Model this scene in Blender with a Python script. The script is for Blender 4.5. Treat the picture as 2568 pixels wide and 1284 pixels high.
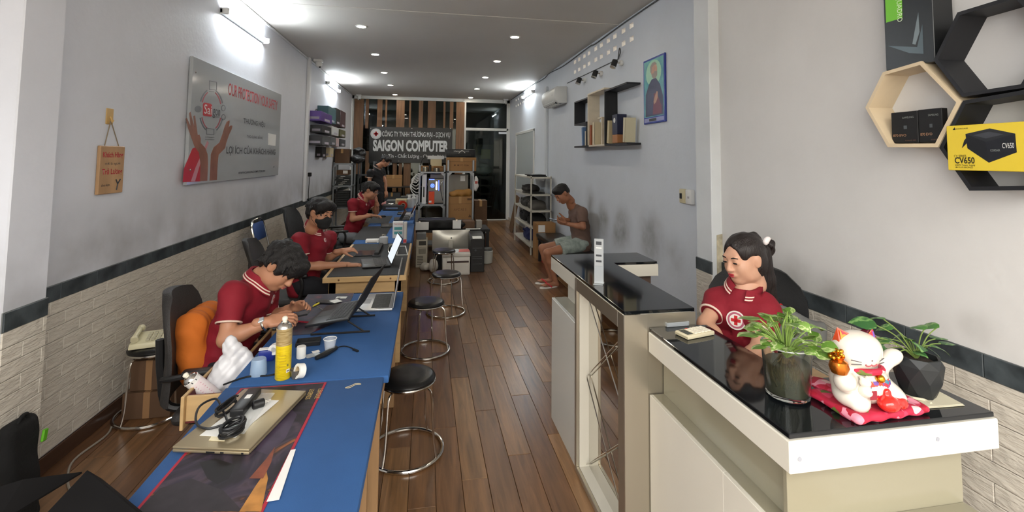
import bpy, bmesh, math, random
import numpy as np
from mathutils import Vector, Matrix, Euler
random.seed(7); np.random.seed(7)
for o in list(bpy.data.objects): bpy.data.objects.remove(o, do_unlink=True)
SC = bpy.context.scene; COL = SC.collection
# ---------------------------------------------------------------- camera
IW, IH = 2568, 1284
FPX, YAW, PITCH, ROLL, CYP = 1177.05, .179241, .0625681, .00964132, 325.05
HC = 1.75
def cam_axes():
    cy, sy, cp, sp = math.cos(YAW), math.sin(YAW), math.cos(PITCH), math.sin(PITCH)
    f = Vector((sy*cp, cy*cp, sp)); r = Vector((cy, -sy, 0)); u = r.cross(f)
    cr, sr = math.cos(ROLL), math.sin(ROLL)
    return cr*r+sr*u, -sr*r+cr*u, f
CR, CU, CF = cam_axes()
cam = bpy.data.cameras.new('camera'); camo = bpy.data.objects.new('camera', cam); COL.objects.link(camo)
m = Matrix((CR, CU, -CF)).transposed().to_4x4(); m.translation = Vector((0, 0, HC)); camo.matrix_world = m
cam.sensor_width = 36; cam.lens = FPX/IW*36; cam.shift_y = -(IH/2-CYP)/IW; cam.clip_start = .05; cam.clip_end = 200
SC.camera = camo
# ---------------------------------------------------------------- light
SC.view_settings.view_transform = 'Standard'; SC.view_settings.look = 'None'
SC.view_settings.gamma = 1; SC.view_settings.use_curve_mapping = False; SC.view_settings.exposure = 0.95
W = bpy.data.worlds.new('world'); SC.world = W; W.use_nodes = True
bg = W.node_tree.nodes['Background']; bg.inputs[0].default_value = (1, .975, .935, 1); bg.inputs[1].default_value = 5.0
TUBE_E, SPOT_E = 75.0, 70.0        # emission of the fluorescent tubes and the ceiling downlights
SPOT_W = 9.0
pl = bpy.data.lights.new('shop_front_daylight', 'AREA'); pl.shape = 'RECTANGLE'; pl.size = 4.3; pl.size_y = 3.3
pl.cycles.is_portal = True
plo = bpy.data.objects.new('shop_front_daylight', pl); COL.objects.link(plo)
plo.location = (.1, -1.2, 1.7); plo.rotation_euler = (math.radians(90), 0, 0)   # the open shop front behind the camera
# ---------------------------------------------------------------- pixel helpers (pixel gives a ray, the surface gives the distance)
def ray(x, y): return CR*((x-IW/2)/FPX) - CU*((y-CYP)/FPX) + CF
C0 = Vector((0, 0, HC))
def PZ(x, y, h): d = ray(x, y); return C0+d*((h-HC)/d.z)
def PX(x, y, X): d = ray(x, y); return C0+d*(X/d.x)
def PY(x, y, Y): d = ray(x, y); return C0+d*(Y/d.y)
# ---------------------------------------------------------------- materials
def lin(c):
    if isinstance(c, str): c = [int(c[i:i+2], 16)/255 for i in (0, 2, 4)]
    return tuple(x/12.92 if x <= .04045 else ((x+.055)/1.055)**2.4 for x in c)
MATS = {}
def nd(nt, t, **k):
    n = nt.nodes.new(t)
    for a, b in k.items(): setattr(n, a, b)
    return n
def M(name, col='808080', rough=.5, metal=0., var=0., vs=6., bump=0., bs=60., emit=None, es=0., alpha=1., trans=0., ior=1.45, coat=0., col2=None, spec=.5, stretch=None, sub=0.):
    """procedural principled material: colour, soft noise variation (col2), fine bump"""
    if name in MATS: return MATS[name]
    mt = bpy.data.materials.new(name); mt.use_nodes = True; nt = mt.node_tree; p = nt.nodes['Principled BSDF']
    c = (*lin(col), 1)
    p.inputs['Base Color'].default_value = c; p.inputs['Roughness'].default_value = rough; p.inputs['Metallic'].default_value = metal
    p.inputs['Specular IOR Level'].default_value = spec; p.inputs['IOR'].default_value = ior
    p.inputs['Transmission Weight'].default_value = trans; p.inputs['Alpha'].default_value = alpha; p.inputs['Coat Weight'].default_value = coat
    if sub: p.inputs['Subsurface Weight'].default_value = sub; p.inputs['Subsurface Radius'].default_value = (.01, .004, .002)
    if emit is not None: p.inputs['Emission Color'].default_value = (*lin(emit), 1); p.inputs['Emission Strength'].default_value = es
    tc = None
    if var or bump or col2:
        tc = nd(nt, 'ShaderNodeTexCoord'); src = tc.outputs['Object']
        if stretch:
            mp = nd(nt, 'ShaderNodeMapping'); mp.inputs['Scale'].default_value = stretch; nt.links.new(src, mp.inputs[0]); src = mp.outputs[0]
    if var or col2:
        nz = nd(nt, 'ShaderNodeTexNoise'); nz.inputs['Scale'].default_value = vs; nz.inputs['Detail'].default_value = 5; nt.links.new(src, nz.inputs['Vector'])
        mx = nd(nt, 'ShaderNodeMix', data_type='RGBA')
        c2 = (*lin(col2), 1) if col2 else tuple(max(0, v*(1-var)) for v in c[:3])+(1,)
        mx.inputs[6].default_value = c; mx.inputs[7].default_value = c2
        rmp = nd(nt, 'ShaderNodeMapRange'); rmp.inputs[1].default_value = .35; rmp.inputs[2].default_value = .68
        nt.links.new(nz.outputs[0], rmp.inputs[0]); nt.links.new(rmp.outputs[0], mx.inputs[0]); nt.links.new(mx.outputs[2], p.inputs['Base Color'])
    if bump:
        nb = nd(nt, 'ShaderNodeTexNoise'); nb.inputs['Scale'].default_value = bs; nb.inputs['Detail'].default_value = 4; nt.links.new(src, nb.inputs['Vector'])
        b = nd(nt, 'ShaderNodeBump'); b.inputs['Strength'].default_value = bump; b.inputs['Distance'].default_value = .01
        nt.links.new(nb.outputs[0], b.inputs['Height']); nt.links.new(b.outputs[0], p.inputs['Normal'])
    MATS[name] = mt
    return mt
# ---------------------------------------------------------------- mesh builder
class MB:
    def __init__(s): s.v = []; s.f = []; s.mi = []
    def add(s, vs, fs, mi=0):
        o = len(s.v); s.v += [tuple(v) for v in vs]; s.f += [tuple(i+o for i in f) for f in fs]; s.mi += [mi]*len(fs); return s
    def box(s, lo, hi, R=None, mi=0):
        x0, y0, z0 = lo; x1, y1, z1 = hi
        vs = [Vector(q) for q in ((x0,y0,z0),(x1,y0,z0),(x1,y1,z0),(x0,y1,z0),(x0,y0,z1),(x1,y0,z1),(x1,y1,z1),(x0,y1,z1))]
        if R is not None: vs = [R @ v for v in vs]
        return s.add(vs, [(0,3,2,1),(4,5,6,7),(0,1,5,4),(1,2,6,5),(2,3,7,6),(3,0,4,7)], mi)
    def cbox(s, c, d, R=None, mi=0):
        c = Vector(c); d = Vector(d)/2
        if R is None: return s.box(c-d, c+d, None, mi)
        return s.box(-d, d, Matrix.Translation(c) @ R.to_4x4(), mi)
    def tube(s, pts, r, n=10, closed=False, caps=True, mi=0):
        pts = [Vector(p) for p in pts]; k = len(pts); rs = r if isinstance(r, (list, tuple)) else [r]*k
        t0 = (pts[1]-pts[0]).normalized(); nrm = t0.orthogonal().normalized(); vs = []
        for i, p in enumerate(pts):
            if closed: t = (pts[(i+1) % k]-pts[i-1]).normalized()
            else: t = (pts[min(i+1, k-1)]-pts[max(i-1, 0)]).normalized()
            nrm = (nrm-t*nrm.dot(t))
            if nrm.length < 1e-6: nrm = t.orthogonal()
            nrm.normalize(); bn = t.cross(nrm)
            for j in range(n):
                a = 2*math.pi*j/n; vs.append(p+(nrm*math.cos(a)+bn*math.sin(a))*rs[i])
        fs = []
        for i in range(k if closed else k-1):
            a, b = i*n, ((i+1) % k)*n
            for j in range(n): fs.append((a+j, a+(j+1) % n, b+(j+1) % n, b+j))
        if caps and not closed: fs += [tuple(range(n-1, -1, -1)), tuple(range((k-1)*n, k*n))]
        return s.add(vs, fs, mi)
    def cyl(s, a, b, r0, r1=None, n=20, mi=0): return s.tube([a, b], [r0, r0 if r1 is None else r1], n, mi=mi)
    def lathe(s, prof, n=28, c=(0, 0, 0), R=None, mi=0, sx=1, sy=1):
        """prof: (r, z) from bottom to top, closed with caps where r>0"""
        c = Vector(c); vs = []; k = len(prof)
        for r, z in prof:
            for j in range(n):
                a = 2*math.pi*j/n; v = Vector((r*math.cos(a)*sx, r*math.sin(a)*sy, z)); vs.append((R @ v if R is not None else v)+c)
        fs = [(i*n+j, i*n+(j+1) % n, (i+1)*n+(j+1) % n, (i+1)*n+j) for i in range(k-1) for j in range(n)]
        fs += [tuple(range(n-1, -1, -1)), tuple(range((k-1)*n, k*n))]
        return s.add(vs, fs, mi)
    def prism(s, poly, d, O=(0, 0, 0), U=(1, 0, 0), V=(0, 1, 0), mi=0):
        """2D polygon (ccw in U,V) at O extruded d along UxV"""
        O, U, V = Vector(O), Vector(U), Vector(V); N = U.cross(V).normalized()*d; k = len(poly)
        a = [O+U*x+V*y for x, y in poly]; b = [p+N for p in a]
        return s.add(a+b, [tuple(range(k-1, -1, -1)), tuple(range(k, 2*k))]+[(i, (i+1) % k, k+(i+1) % k, k+i) for i in range(k)], mi)
    def ell(s, c, r, R=None, nu=16, nv=10, mi=0):
        c = Vector(c); vs = [None]*0; vs = []
        for i in range(1, nv):
            t = math.pi*i/nv
            for j in range(nu):
                a = 2*math.pi*j/nu; v = Vector((r[0]*math.sin(t)*math.cos(a), r[1]*math.sin(t)*math.sin(a), -r[2]*math.cos(t))); vs.append((R @ v if R is not None else v)+c)
        for z in (-r[2], r[2]): v = Vector((0, 0, z)); vs.append((R @ v if R is not None else v)+c)
        lo, hi = len(vs)-2, len(vs)-1; fs = []
        for i in range(nv-2):
            for j in range(nu): fs.append((i*nu+j, i*nu+(j+1) % nu, (i+1)*nu+(j+1) % nu, (i+1)*nu+j))
        for j in range(nu): fs.append((lo, (j+1) % nu, j)); fs.append((hi, (nv-2)*nu+j, (nv-2)*nu+(j+1) % nu))
        return s.add(vs, fs, mi)
    def mesh(s, name, mats, bevel=0, seg=1, smooth=None, recalc=True):
        me = bpy.data.meshes.new(name); me.from_pydata(s.v, [], s.f)
        for mt in (mats if isinstance(mats, (list, tuple)) else [mats]): me.materials.append(mt)
        me.polygons.foreach_set('material_index', s.mi)
        bm = bmesh.new(); bm.from_mesh(me)
        if recalc: bmesh.ops.recalc_face_normals(bm, faces=bm.faces)
        if bevel:
            ed = [e for e in bm.edges if len(e.link_faces) == 2 and e.calc_face_angle(0) > .5]
            bmesh.ops.bevel(bm, geom=ed, offset=bevel, segments=seg, affect='EDGES', profile=.5, clamp_overlap=True)
        bm.to_mesh(me); bm.free()
        if smooth is not None:
            me.polygons.foreach_set('use_smooth', [True]*len(me.polygons))
            if smooth < 3: me.set_sharp_from_angle(angle=smooth)
        me.update()
        return me
    def build(s, name, mats, parent=None, bevel=0, seg=1, smooth=.6, world=True, loc=None, recalc=True):
        """one mesh object. Points are given in world space; with a parent they are moved into its frame (world=False: already local)"""
        me = s.mesh(name, mats, bevel, seg, smooth, recalc)
        return place(name, me, parent, world, loc)
def place(name, me, parent=None, world=True, loc=None):
    ob = bpy.data.objects.new(name, me); COL.objects.link(ob)
    if parent is not None:
        ob.parent = parent
        if world: me.transform(root_matrix(parent).inverted())
    elif world:
        if loc is None:
            co = np.empty(len(me.vertices)*3); me.vertices.foreach_get('co', co); co = co.reshape(-1, 3)
            loc = ((co[:, 0].min()+co[:, 0].max())/2, (co[:, 1].min()+co[:, 1].max())/2, co[:, 2].min())
        me.transform(Matrix.Translation(-Vector(loc))); ob.location = loc
    return ob
def root_matrix(o):
    mt = Matrix.LocRotScale(o.location, o.rotation_euler, o.scale)
    return root_matrix(o.parent) @ mt if o.parent else mt
def tag(o, label, cat, group=None):
    o['label'] = label; o['category'] = cat
    if group: o['group'] = group
    return o
def thing(name, label, cat, loc=(0, 0, 0), rz=0, group=None):
    o = bpy.data.objects.new(name, None); COL.objects.link(o); o.empty_display_size = .05
    o.location = loc; o.rotation_euler = (0, 0, rz)
    return tag(o, label, cat, group)
def struct(o): o['kind'] = 'structure'; return o
def dup(root, loc, rz=None, label=None, parent=None):
    r = root.copy(); COL.objects.link(r)
    if parent is None: r.location = loc
    else: r.parent = parent
    if rz is not None: r.rotation_euler = (0, 0, rz)
    if label: r['label'] = label
    for ch in [c for c in root.children]: dup(ch, None, parent=r)
    return r
def B(name, mat, lo, hi, parent=None, bevel=.003, world=True, R=None, seg=1):
    return MB().box(lo, hi, R).build(name, mat, parent, bevel, seg, world=world)
def CB(name, mat, c, d, parent=None, bevel=.003, world=True, R=None, seg=1):
    return MB().cbox(c, d, R).build(name, mat, parent, bevel, seg, world=world)
def rotz(a): return Matrix.Rotation(a, 3, 'Z')
def frame(x, z):
    """rotation with local x along x and local z near z"""
    x = Vector(x).normalized(); z = Vector(z); z = (z-x*z.dot(x)).normalized(); y = z.cross(x)
    return Matrix((x, y, z)).transposed()
def arc(c, r, a0, a1, n, U=(1, 0, 0), V=(0, 1, 0)):
    c, U, V = Vector(c), Vector(U), Vector(V)
    return [c+U*(r*math.cos(a0+(a1-a0)*i/n))+V*(r*math.sin(a0+(a1-a0)*i/n)) for i in range(n+1)]
def spline(pts, n=8):
    pts = [Vector(p) for p in pts]; out = []; k = len(pts)
    for i in range(k-1):
        p0, p1, p2, p3 = pts[max(i-1, 0)], pts[i], pts[i+1], pts[min(i+2, k-1)]
        for j in range(n):
            t = j/n
            out.append(.5*((2*p1)+(p2-p0)*t+(2*p0-5*p1+4*p2-p3)*t*t+(3*p1-p0-3*p2+p3)*t**3))
    return out+[pts[-1]]
FONTS = {}
def text(name, body, O, U, V, w, h, mat, parent=None, extrude=.001, bold=0., world=True):
    """flat lettering filling the rectangle O + U*w + V*h, standing on the side UxV"""
    cu = bpy.data.curves.new('t', 'FONT'); cu.body = body; cu.extrude = 0; cu.offset = bold; cu.resolution_u = 3; cu.align_x = 'LEFT'
    t = bpy.data.objects.new('t', cu); COL.objects.link(t)
    bpy.context.view_layer.update(); dg = bpy.context.evaluated_depsgraph_get()
    me = bpy.data.meshes.new_from_object(t.evaluated_get(dg)); bpy.data.objects.remove(t)
    n = len(me.vertices); co = np.empty(n*3, dtype=np.float32); me.vertices.foreach_get('co', co); co = co.reshape(-1, 3)
    lo, hi = co.min(0), co.max(0); sc = (co-lo)/np.maximum(hi-lo, 1e-6)
    U, V, O = Vector(U).normalized(), Vector(V).normalized(), Vector(O); N = U.cross(V)
    P = np.array(O)+sc[:, :1]*w*np.array(U)+sc[:, 1:2]*h*np.array(V)+np.array(N)*extrude
    me.vertices.foreach_set('co', P.astype(np.float32).ravel()); me.name = name; me.materials.clear(); me.materials.append(mat); me.update()
    return place(name, me, parent, world)
# ---------------------------------------------------------------- organic shapes: smooth union of simple solids, meshed with surface nets
def V3(p): return np.array([p[0], p[1], p[2]], dtype=np.float32)
class SDF:
    def __init__(s, k=.02): s.p = []; s.k = k
    def cap(s, a, b, ra, rb=None, k=None, op='+'): s.p.append(('c', V3(a), V3(b), ra, ra if rb is None else rb, k, op)); return s
    def chain(s, pts, rs, k=None):
        for i in range(len(pts)-1): s.cap(pts[i], pts[i+1], rs[i], rs[i+1], k)
        return s
    def tc(s, a, b, lat, ra, rb, k=None, op='+'): s.p.append(('t', V3(a), V3(b), V3(lat), ra, rb, k, op)); return s
    def ell(s, c, r, R=None, k=None, op='+'): s.p.append(('e', V3(c), r, np.array(R, dtype=np.float32) if R is not None else np.eye(3, dtype=np.float32), k, op)); return s
    def box(s, c, h, rd, R=None, k=None, op='+'): s.p.append(('b', V3(c), V3(h), rd, np.array(R, dtype=np.float32) if R is not None else np.eye(3, dtype=np.float32), k, op)); return s
    def plane(s, c, n, k=None): s.p.append(('p', V3(c), V3(Vector(n).normalized()), k, '*')); return s   # keeps the side away from n
    def bounds(s):
        lo, hi = np.full(3, 1e9), np.full(3, -1e9)
        for q in s.p:
            if q[-1] != '+': continue
            a, b = s.bb(q); lo = np.minimum(lo, a); hi = np.maximum(hi, b)
        return lo, hi
    def bb(s, q):
        if q[0] == 'c': r = max(q[3], q[4]); return np.minimum(q[1], q[2])-r, np.maximum(q[1], q[2])+r
        if q[0] == 't': r = max(*q[4], *q[5]); return np.minimum(q[1], q[2])-r, np.maximum(q[1], q[2])+r
        if q[0] == 'e': r = np.sqrt(((q[3]*np.array(q[2]))**2).sum(1)); return q[1]-r, q[1]+r
        if q[0] == 'b': r = (np.abs(q[4])*q[2]).sum(1)+.0; return q[1]-r, q[1]+r
    def mesh(s, vox=.01, disp=None, smooth=0):
        lo, hi = s.bounds(); pad = 3*vox+(s.k if s.k else 0)*.4; lo = lo-pad; hi = hi+pad
        n = np.ceil((hi-lo)/vox).astype(int)+1; ax = [(lo[i]+np.arange(n[i])*vox).astype(np.float32) for i in range(3)]
        Fd = np.full(n, 1.0, dtype=np.float32)
        for q in s.p:
            op, k = q[-1], q[-2]; k = s.k if k is None else k
            if q[0] == 'p': sl = tuple(slice(0, n[i]) for i in range(3))
            else:
                a, b = s.bb(q); mg = k*1.2+4*vox
                i0 = np.maximum(((a-mg-lo)/vox).astype(int), 0); i1 = np.minimum(np.ceil((b+mg-lo)/vox).astype(int)+1, n)
                if (i1 <= i0).any(): continue
                sl = tuple(slice(i0[i], i1[i]) for i in range(3))
            X, Y, Z = np.meshgrid(ax[0][sl[0]], ax[1][sl[1]], ax[2][sl[2]], indexing='ij', sparse=True)
            if q[0] == 'p': d = (X-q[1][0])*q[2][0]+(Y-q[1][1])*q[2][1]+(Z-q[1][2])*q[2][2]
            elif q[0] == 'c':
                ab = q[2]-q[1]; L = max(float(ab@ab), 1e-9)
                h = np.clip(((X-q[1][0])*ab[0]+(Y-q[1][1])*ab[1]+(Z-q[1][2])*ab[2])/L, 0, 1)
                d = np.sqrt((X-q[1][0]-h*ab[0])**2+(Y-q[1][1]-h*ab[1])**2+(Z-q[1][2]-h*ab[2])**2)-(q[3]+h*(q[4]-q[3]))
            elif q[0] == 't':
                ab = q[2]-q[1]; L = max(float(ab@ab), 1e-9); t = ab/math.sqrt(L); lt = q[3]-t*float(q[3]@t); lt = lt/np.linalg.norm(lt)
                h = np.clip(((X-q[1][0])*ab[0]+(Y-q[1][1])*ab[1]+(Z-q[1][2])*ab[2])/L, 0, 1)
                qx, qy, qz = X-q[1][0]-h*ab[0], Y-q[1][1]-h*ab[1], Z-q[1][2]-h*ab[2]
                u = qx*lt[0]+qy*lt[1]+qz*lt[2]; rx = q[4][0]+h*(q[5][0]-q[4][0]); ry = q[4][1]+h*(q[5][1]-q[4][1])
                rest = np.maximum(qx*qx+qy*qy+qz*qz-u*u, 0)
                kk = np.sqrt((u/rx)**2+rest/(ry*ry)); d = (kk-1)*np.minimum(rx, ry)
            elif q[0] == 'e':
                Rm = q[3]; x, y, z = X-q[1][0], Y-q[1][1], Z-q[1][2]
                u = [(x*Rm[0, i]+y*Rm[1, i]+z*Rm[2, i])/q[2][i] for i in range(3)]
                kk = np.sqrt(u[0]**2+u[1]**2+u[2]**2); g = np.sqrt((u[0]/q[2][0])**2+(u[1]/q[2][1])**2+(u[2]/q[2][2])**2)
                d = kk*(kk-1)/np.maximum(g, 1e-5)
            else:
                Rm = q[4]; x, y, z = X-q[1][0], Y-q[1][1], Z-q[1][2]
                u = [np.abs(x*Rm[0, i]+y*Rm[1, i]+z*Rm[2, i])-(q[2][i]-q[3]) for i in range(3)]
                d = np.sqrt(np.maximum(u[0], 0)**2+np.maximum(u[1], 0)**2+np.maximum(u[2], 0)**2)+np.minimum(np.maximum(np.maximum(u[0], u[1]), u[2]), 0)-q[3]
            A = Fd[sl]
            if op == '+':
                if k > 0: h = np.clip(.5+.5*(A-d)/k, 0, 1); Fd[sl] = A*(1-h)+d*h-k*h*(1-h)
                else: Fd[sl] = np.minimum(A, d)
            elif op == '-':
                if k > 0: h = np.clip(.5-.5*(A+d)/k, 0, 1); Fd[sl] = A*(1-h)-d*h+k*h*(1-h)
                else: Fd[sl] = np.maximum(A, -d)
            else: Fd[sl] = np.maximum(A, d)
        if disp is not None:
            X, Y, Z = np.meshgrid(*ax, indexing='ij', sparse=True); Fd = Fd+disp(X, Y, Z)
        Fd[[0, -1]] = 1; Fd[:, [0, -1]] = 1; Fd[:, :, [0, -1]] = 1
        return nets(Fd, lo, vox, smooth)
def nets(Fd, lo, vox, smooth=0):
    n = Fd.shape; cs = (n[0]-1, n[1]-1, n[2]-1); S = np.zeros(cs+(3,), np.float32); Cn = np.zeros(cs, np.float32); quads = []
    ins = Fd < 0; pend = []
    for a in range(3):
        sa = [slice(None)]*3; sb = [slice(None)]*3; sa[a] = slice(0, -1); sb[a] = slice(1, None)
        cr = ins[tuple(sa)] != ins[tuple(sb)]
        I = np.argwhere(cr)
        if not len(I): continue
        f0 = Fd[tuple(sa)][cr]; f1 = Fd[tuple(sb)][cr]; P = I.astype(np.float32); P[:, a] += f0/(f0-f1)
        b, c = (a+1) % 3, (a+2) % 3
        for db, dc in ((0, 0), (-1, 0), (-1, -1), (0, -1)):
            J = I.copy(); J[:, b] += db; J[:, c] += dc
            ok = (J >= 0).all(1) & (J[:, 0] < cs[0]) & (J[:, 1] < cs[1]) & (J[:, 2] < cs[2])
            np.add.at(S, tuple(J[ok].T), P[ok]); np.add.at(Cn, tuple(J[ok].T), 1)
        pend.append((a, I, ins[tuple(sa)][cr]))
    idx = np.full(cs, -1, np.int64); act = Cn > 0; idx[act] = np.arange(act.sum())
    Vt = S[act]/Cn[act][:, None]
    for a, I, sg in pend:
        b, c = (a+1) % 3, (a+2) % 3; q = []
        for db, dc in ((0, 0), (-1, 0), (-1, -1), (0, -1)):
            J = I.copy(); J[:, b] += db; J[:, c] += dc; J = np.clip(J, 0, np.array(cs)-1); q.append(idx[tuple(J.T)])
        q = np.stack(q, 1); q[~sg] = q[~sg][:, ::-1]; quads.append(q)
    Q = np.concatenate(quads) if quads else np.zeros((0, 4), int); Q = Q[(Q >= 0).all(1)]
    for _ in range(smooth):
        acc = np.zeros_like(Vt); cnt = np.zeros(len(Vt), np.float32)
        for i in range(4):
            np.add.at(acc, Q[:, i], Vt[Q[:, (i+1) % 4]]); np.add.at(cnt, Q[:, i], 1)
            np.add.at(acc, Q[:, i], Vt[Q[:, (i+3) % 4]]); np.add.at(cnt, Q[:, i], 1)
        Vt = .5*Vt+.5*acc/np.maximum(cnt, 1)[:, None]
    return Vt*vox+np.array(lo, dtype=np.float32), Q
def organic(name, parts, mats, parent=None, world=True, loc=None):
    """parts: list of (verts, quads, material index) joined into one mesh"""
    vs, fs, mi, o = [], [], [], 0
    for Vt, Q, i in parts: vs.append(Vt); fs.append(Q+o); mi += [i]*len(Q); o += len(Vt)
    Vt = np.concatenate(vs); Q = np.concatenate(fs)
    me = bpy.data.meshes.new(name); me.vertices.add(len(Vt)); me.vertices.foreach_set('co', Vt.astype(np.float32).ravel())
    me.loops.add(len(Q)*4); me.loops.foreach_set('vertex_index', Q.astype(np.int32).ravel())
    me.polygons.add(len(Q)); me.polygons.foreach_set('loop_start', np.arange(0, len(Q)*4, 4, dtype=np.int32)); me.polygons.foreach_set('loop_total', np.full(len(Q), 4, np.int32))
    for mt in (mats if isinstance(mats, (list, tuple)) else [mats]): me.materials.append(mt)
    me.polygons.foreach_set('material_index', np.array(mi, np.int32)); me.polygons.foreach_set('use_smooth', np.ones(len(Q), bool))
    me.update(calc_edges=True); me.validate()
    return place(name, me, parent, world, loc)
# ================================================================ the room
XL, XR, XN, ZC, YB, YF = -2.045, 2.36, 2.13, 3.46, 13.4, -1.1
def wall_mat(name, col, spots=(), band=None, rough=.55):
    """painted plaster with hand marks (spots: world point, radius, strength) and a grimy band (z0, z1, strength)"""
    mt = bpy.data.materials.new(name); mt.use_nodes = True; nt = mt.node_tree; p = nt.nodes['Principled BSDF']; L = nt.links.new
    p.inputs['Roughness'].default_value = rough; p.inputs['Specular IOR Level'].default_value = .3
    g = nd(nt, 'ShaderNodeNewGeometry'); nz = nd(nt, 'ShaderNodeTexNoise'); nz.inputs['Scale'].default_value = 2.2; nz.inputs['Detail'].default_value = 7; nz.inputs['Roughness'].default_value = .65
    L(g.outputs['Position'], nz.inputs['Vector'])
    mr = nd(nt, 'ShaderNodeMapRange'); mr.inputs[1].default_value = .4; mr.inputs[2].default_value = .75; mr.inputs[4].default_value = .07; L(nz.outputs[0], mr.inputs[0])
    acc = mr.outputs[0]
    def madd(a, b, op='ADD'):
        q = nd(nt, 'ShaderNodeMath', operation=op)
        for i, t in enumerate((a, b)):
            if isinstance(t, (int, float)): q.inputs[i].default_value = t
            else: L(t, q.inputs[i])
        return q.outputs[0]
    n2 = nd(nt, 'ShaderNodeTexNoise'); n2.inputs['Scale'].default_value = 7; n2.inputs['Detail'].default_value = 6; L(g.outputs['Position'], n2.inputs['Vector'])
    for q, r, st in spots:
        vd = nd(nt, 'ShaderNodeVectorMath', operation='DISTANCE'); L(g.outputs['Position'], vd.inputs[0]); vd.inputs[1].default_value = q
        r2 = nd(nt, 'ShaderNodeMapRange', interpolation_type='SMOOTHSTEP'); r2.inputs[1].default_value = r; r2.inputs[2].default_value = 0; r2.inputs[4].default_value = st*1.7; L(vd.outputs['Value'], r2.inputs[0])
        acc = madd(acc, madd(r2.outputs[0], n2.outputs[0], 'MULTIPLY'))
    if band:
        sp = nd(nt, 'ShaderNodeSeparateXYZ'); L(g.outputs['Position'], sp.inputs[0])
        r3 = nd(nt, 'ShaderNodeMapRange', interpolation_type='SMOOTHSTEP'); r3.inputs[1].default_value = band[1]; r3.inputs[2].default_value = band[0]; r3.inputs[4].default_value = band[2]*2; L(sp.outputs[2], r3.inputs[0])
        n3 = nd(nt, 'ShaderNodeTexNoise'); n3.inputs['Scale'].default_value = 1.6; n3.inputs['Detail'].default_value = 5; L(g.outputs['Position'], n3.inputs['Vector'])
        r4 = nd(nt, 'ShaderNodeMapRange'); r4.inputs[1].default_value = .36; r4.inputs[2].default_value = .7; L(n3.outputs[0], r4.inputs[0])
        acc = madd(acc, madd(r3.outputs[0], r4.outputs[0], 'MULTIPLY'))
    mx = nd(nt, 'ShaderNodeMix', data_type='RGBA'); mx.clamp_factor = True
    mx.inputs[6].default_value = (*lin(col), 1); mx.inputs[7].default_value = (*lin('56503f'), 1)
    L(acc, mx.inputs[0]); L(mx.outputs[2], p.inputs['Base Color'])
    b = nd(nt, 'ShaderNodeBump'); b.inputs['Strength'].default_value = .12; b.inputs['Distance'].default_value = .01
    n4 = nd(nt, 'ShaderNodeTexNoise'); n4.inputs['Scale'].default_value = 28; L(g.outputs['Position'], n4.inputs['Vector']); L(n4.outputs[0], b.inputs['Height']); L(b.outputs[0], p.inputs['Normal'])
    MATS[name] = mt
    return mt
WL = wall_mat('paint_left', 'dcdfe7', band=(1.05, 1.62, .27))
WR = wall_mat('paint_right', 'd0d6de', spots=[(PX(*q, XR), r, s) for q, r, s in [((1512, 553), .34, .55), ((1560, 575), .38, .6), ((1632, 600), .42, .6), ((1480, 500), .3, .3), ((1690, 640), .3, .25), ((1545, 600), .25, .3)]])
WN = wall_mat('paint_near', 'd5d4d2', spots=[(PX(*q, XN), r, s) for q, r, s in [((2085, 735), .16, .4), ((2000, 690), .18, .3), ((2450, 815), .1, .22)]])
M_CEIL = M('ceiling_paint', 'd6d3cd', .7, var=.06, vs=.8); M_WHITE = M('white_paint', 'dcdde0', .5)
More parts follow.
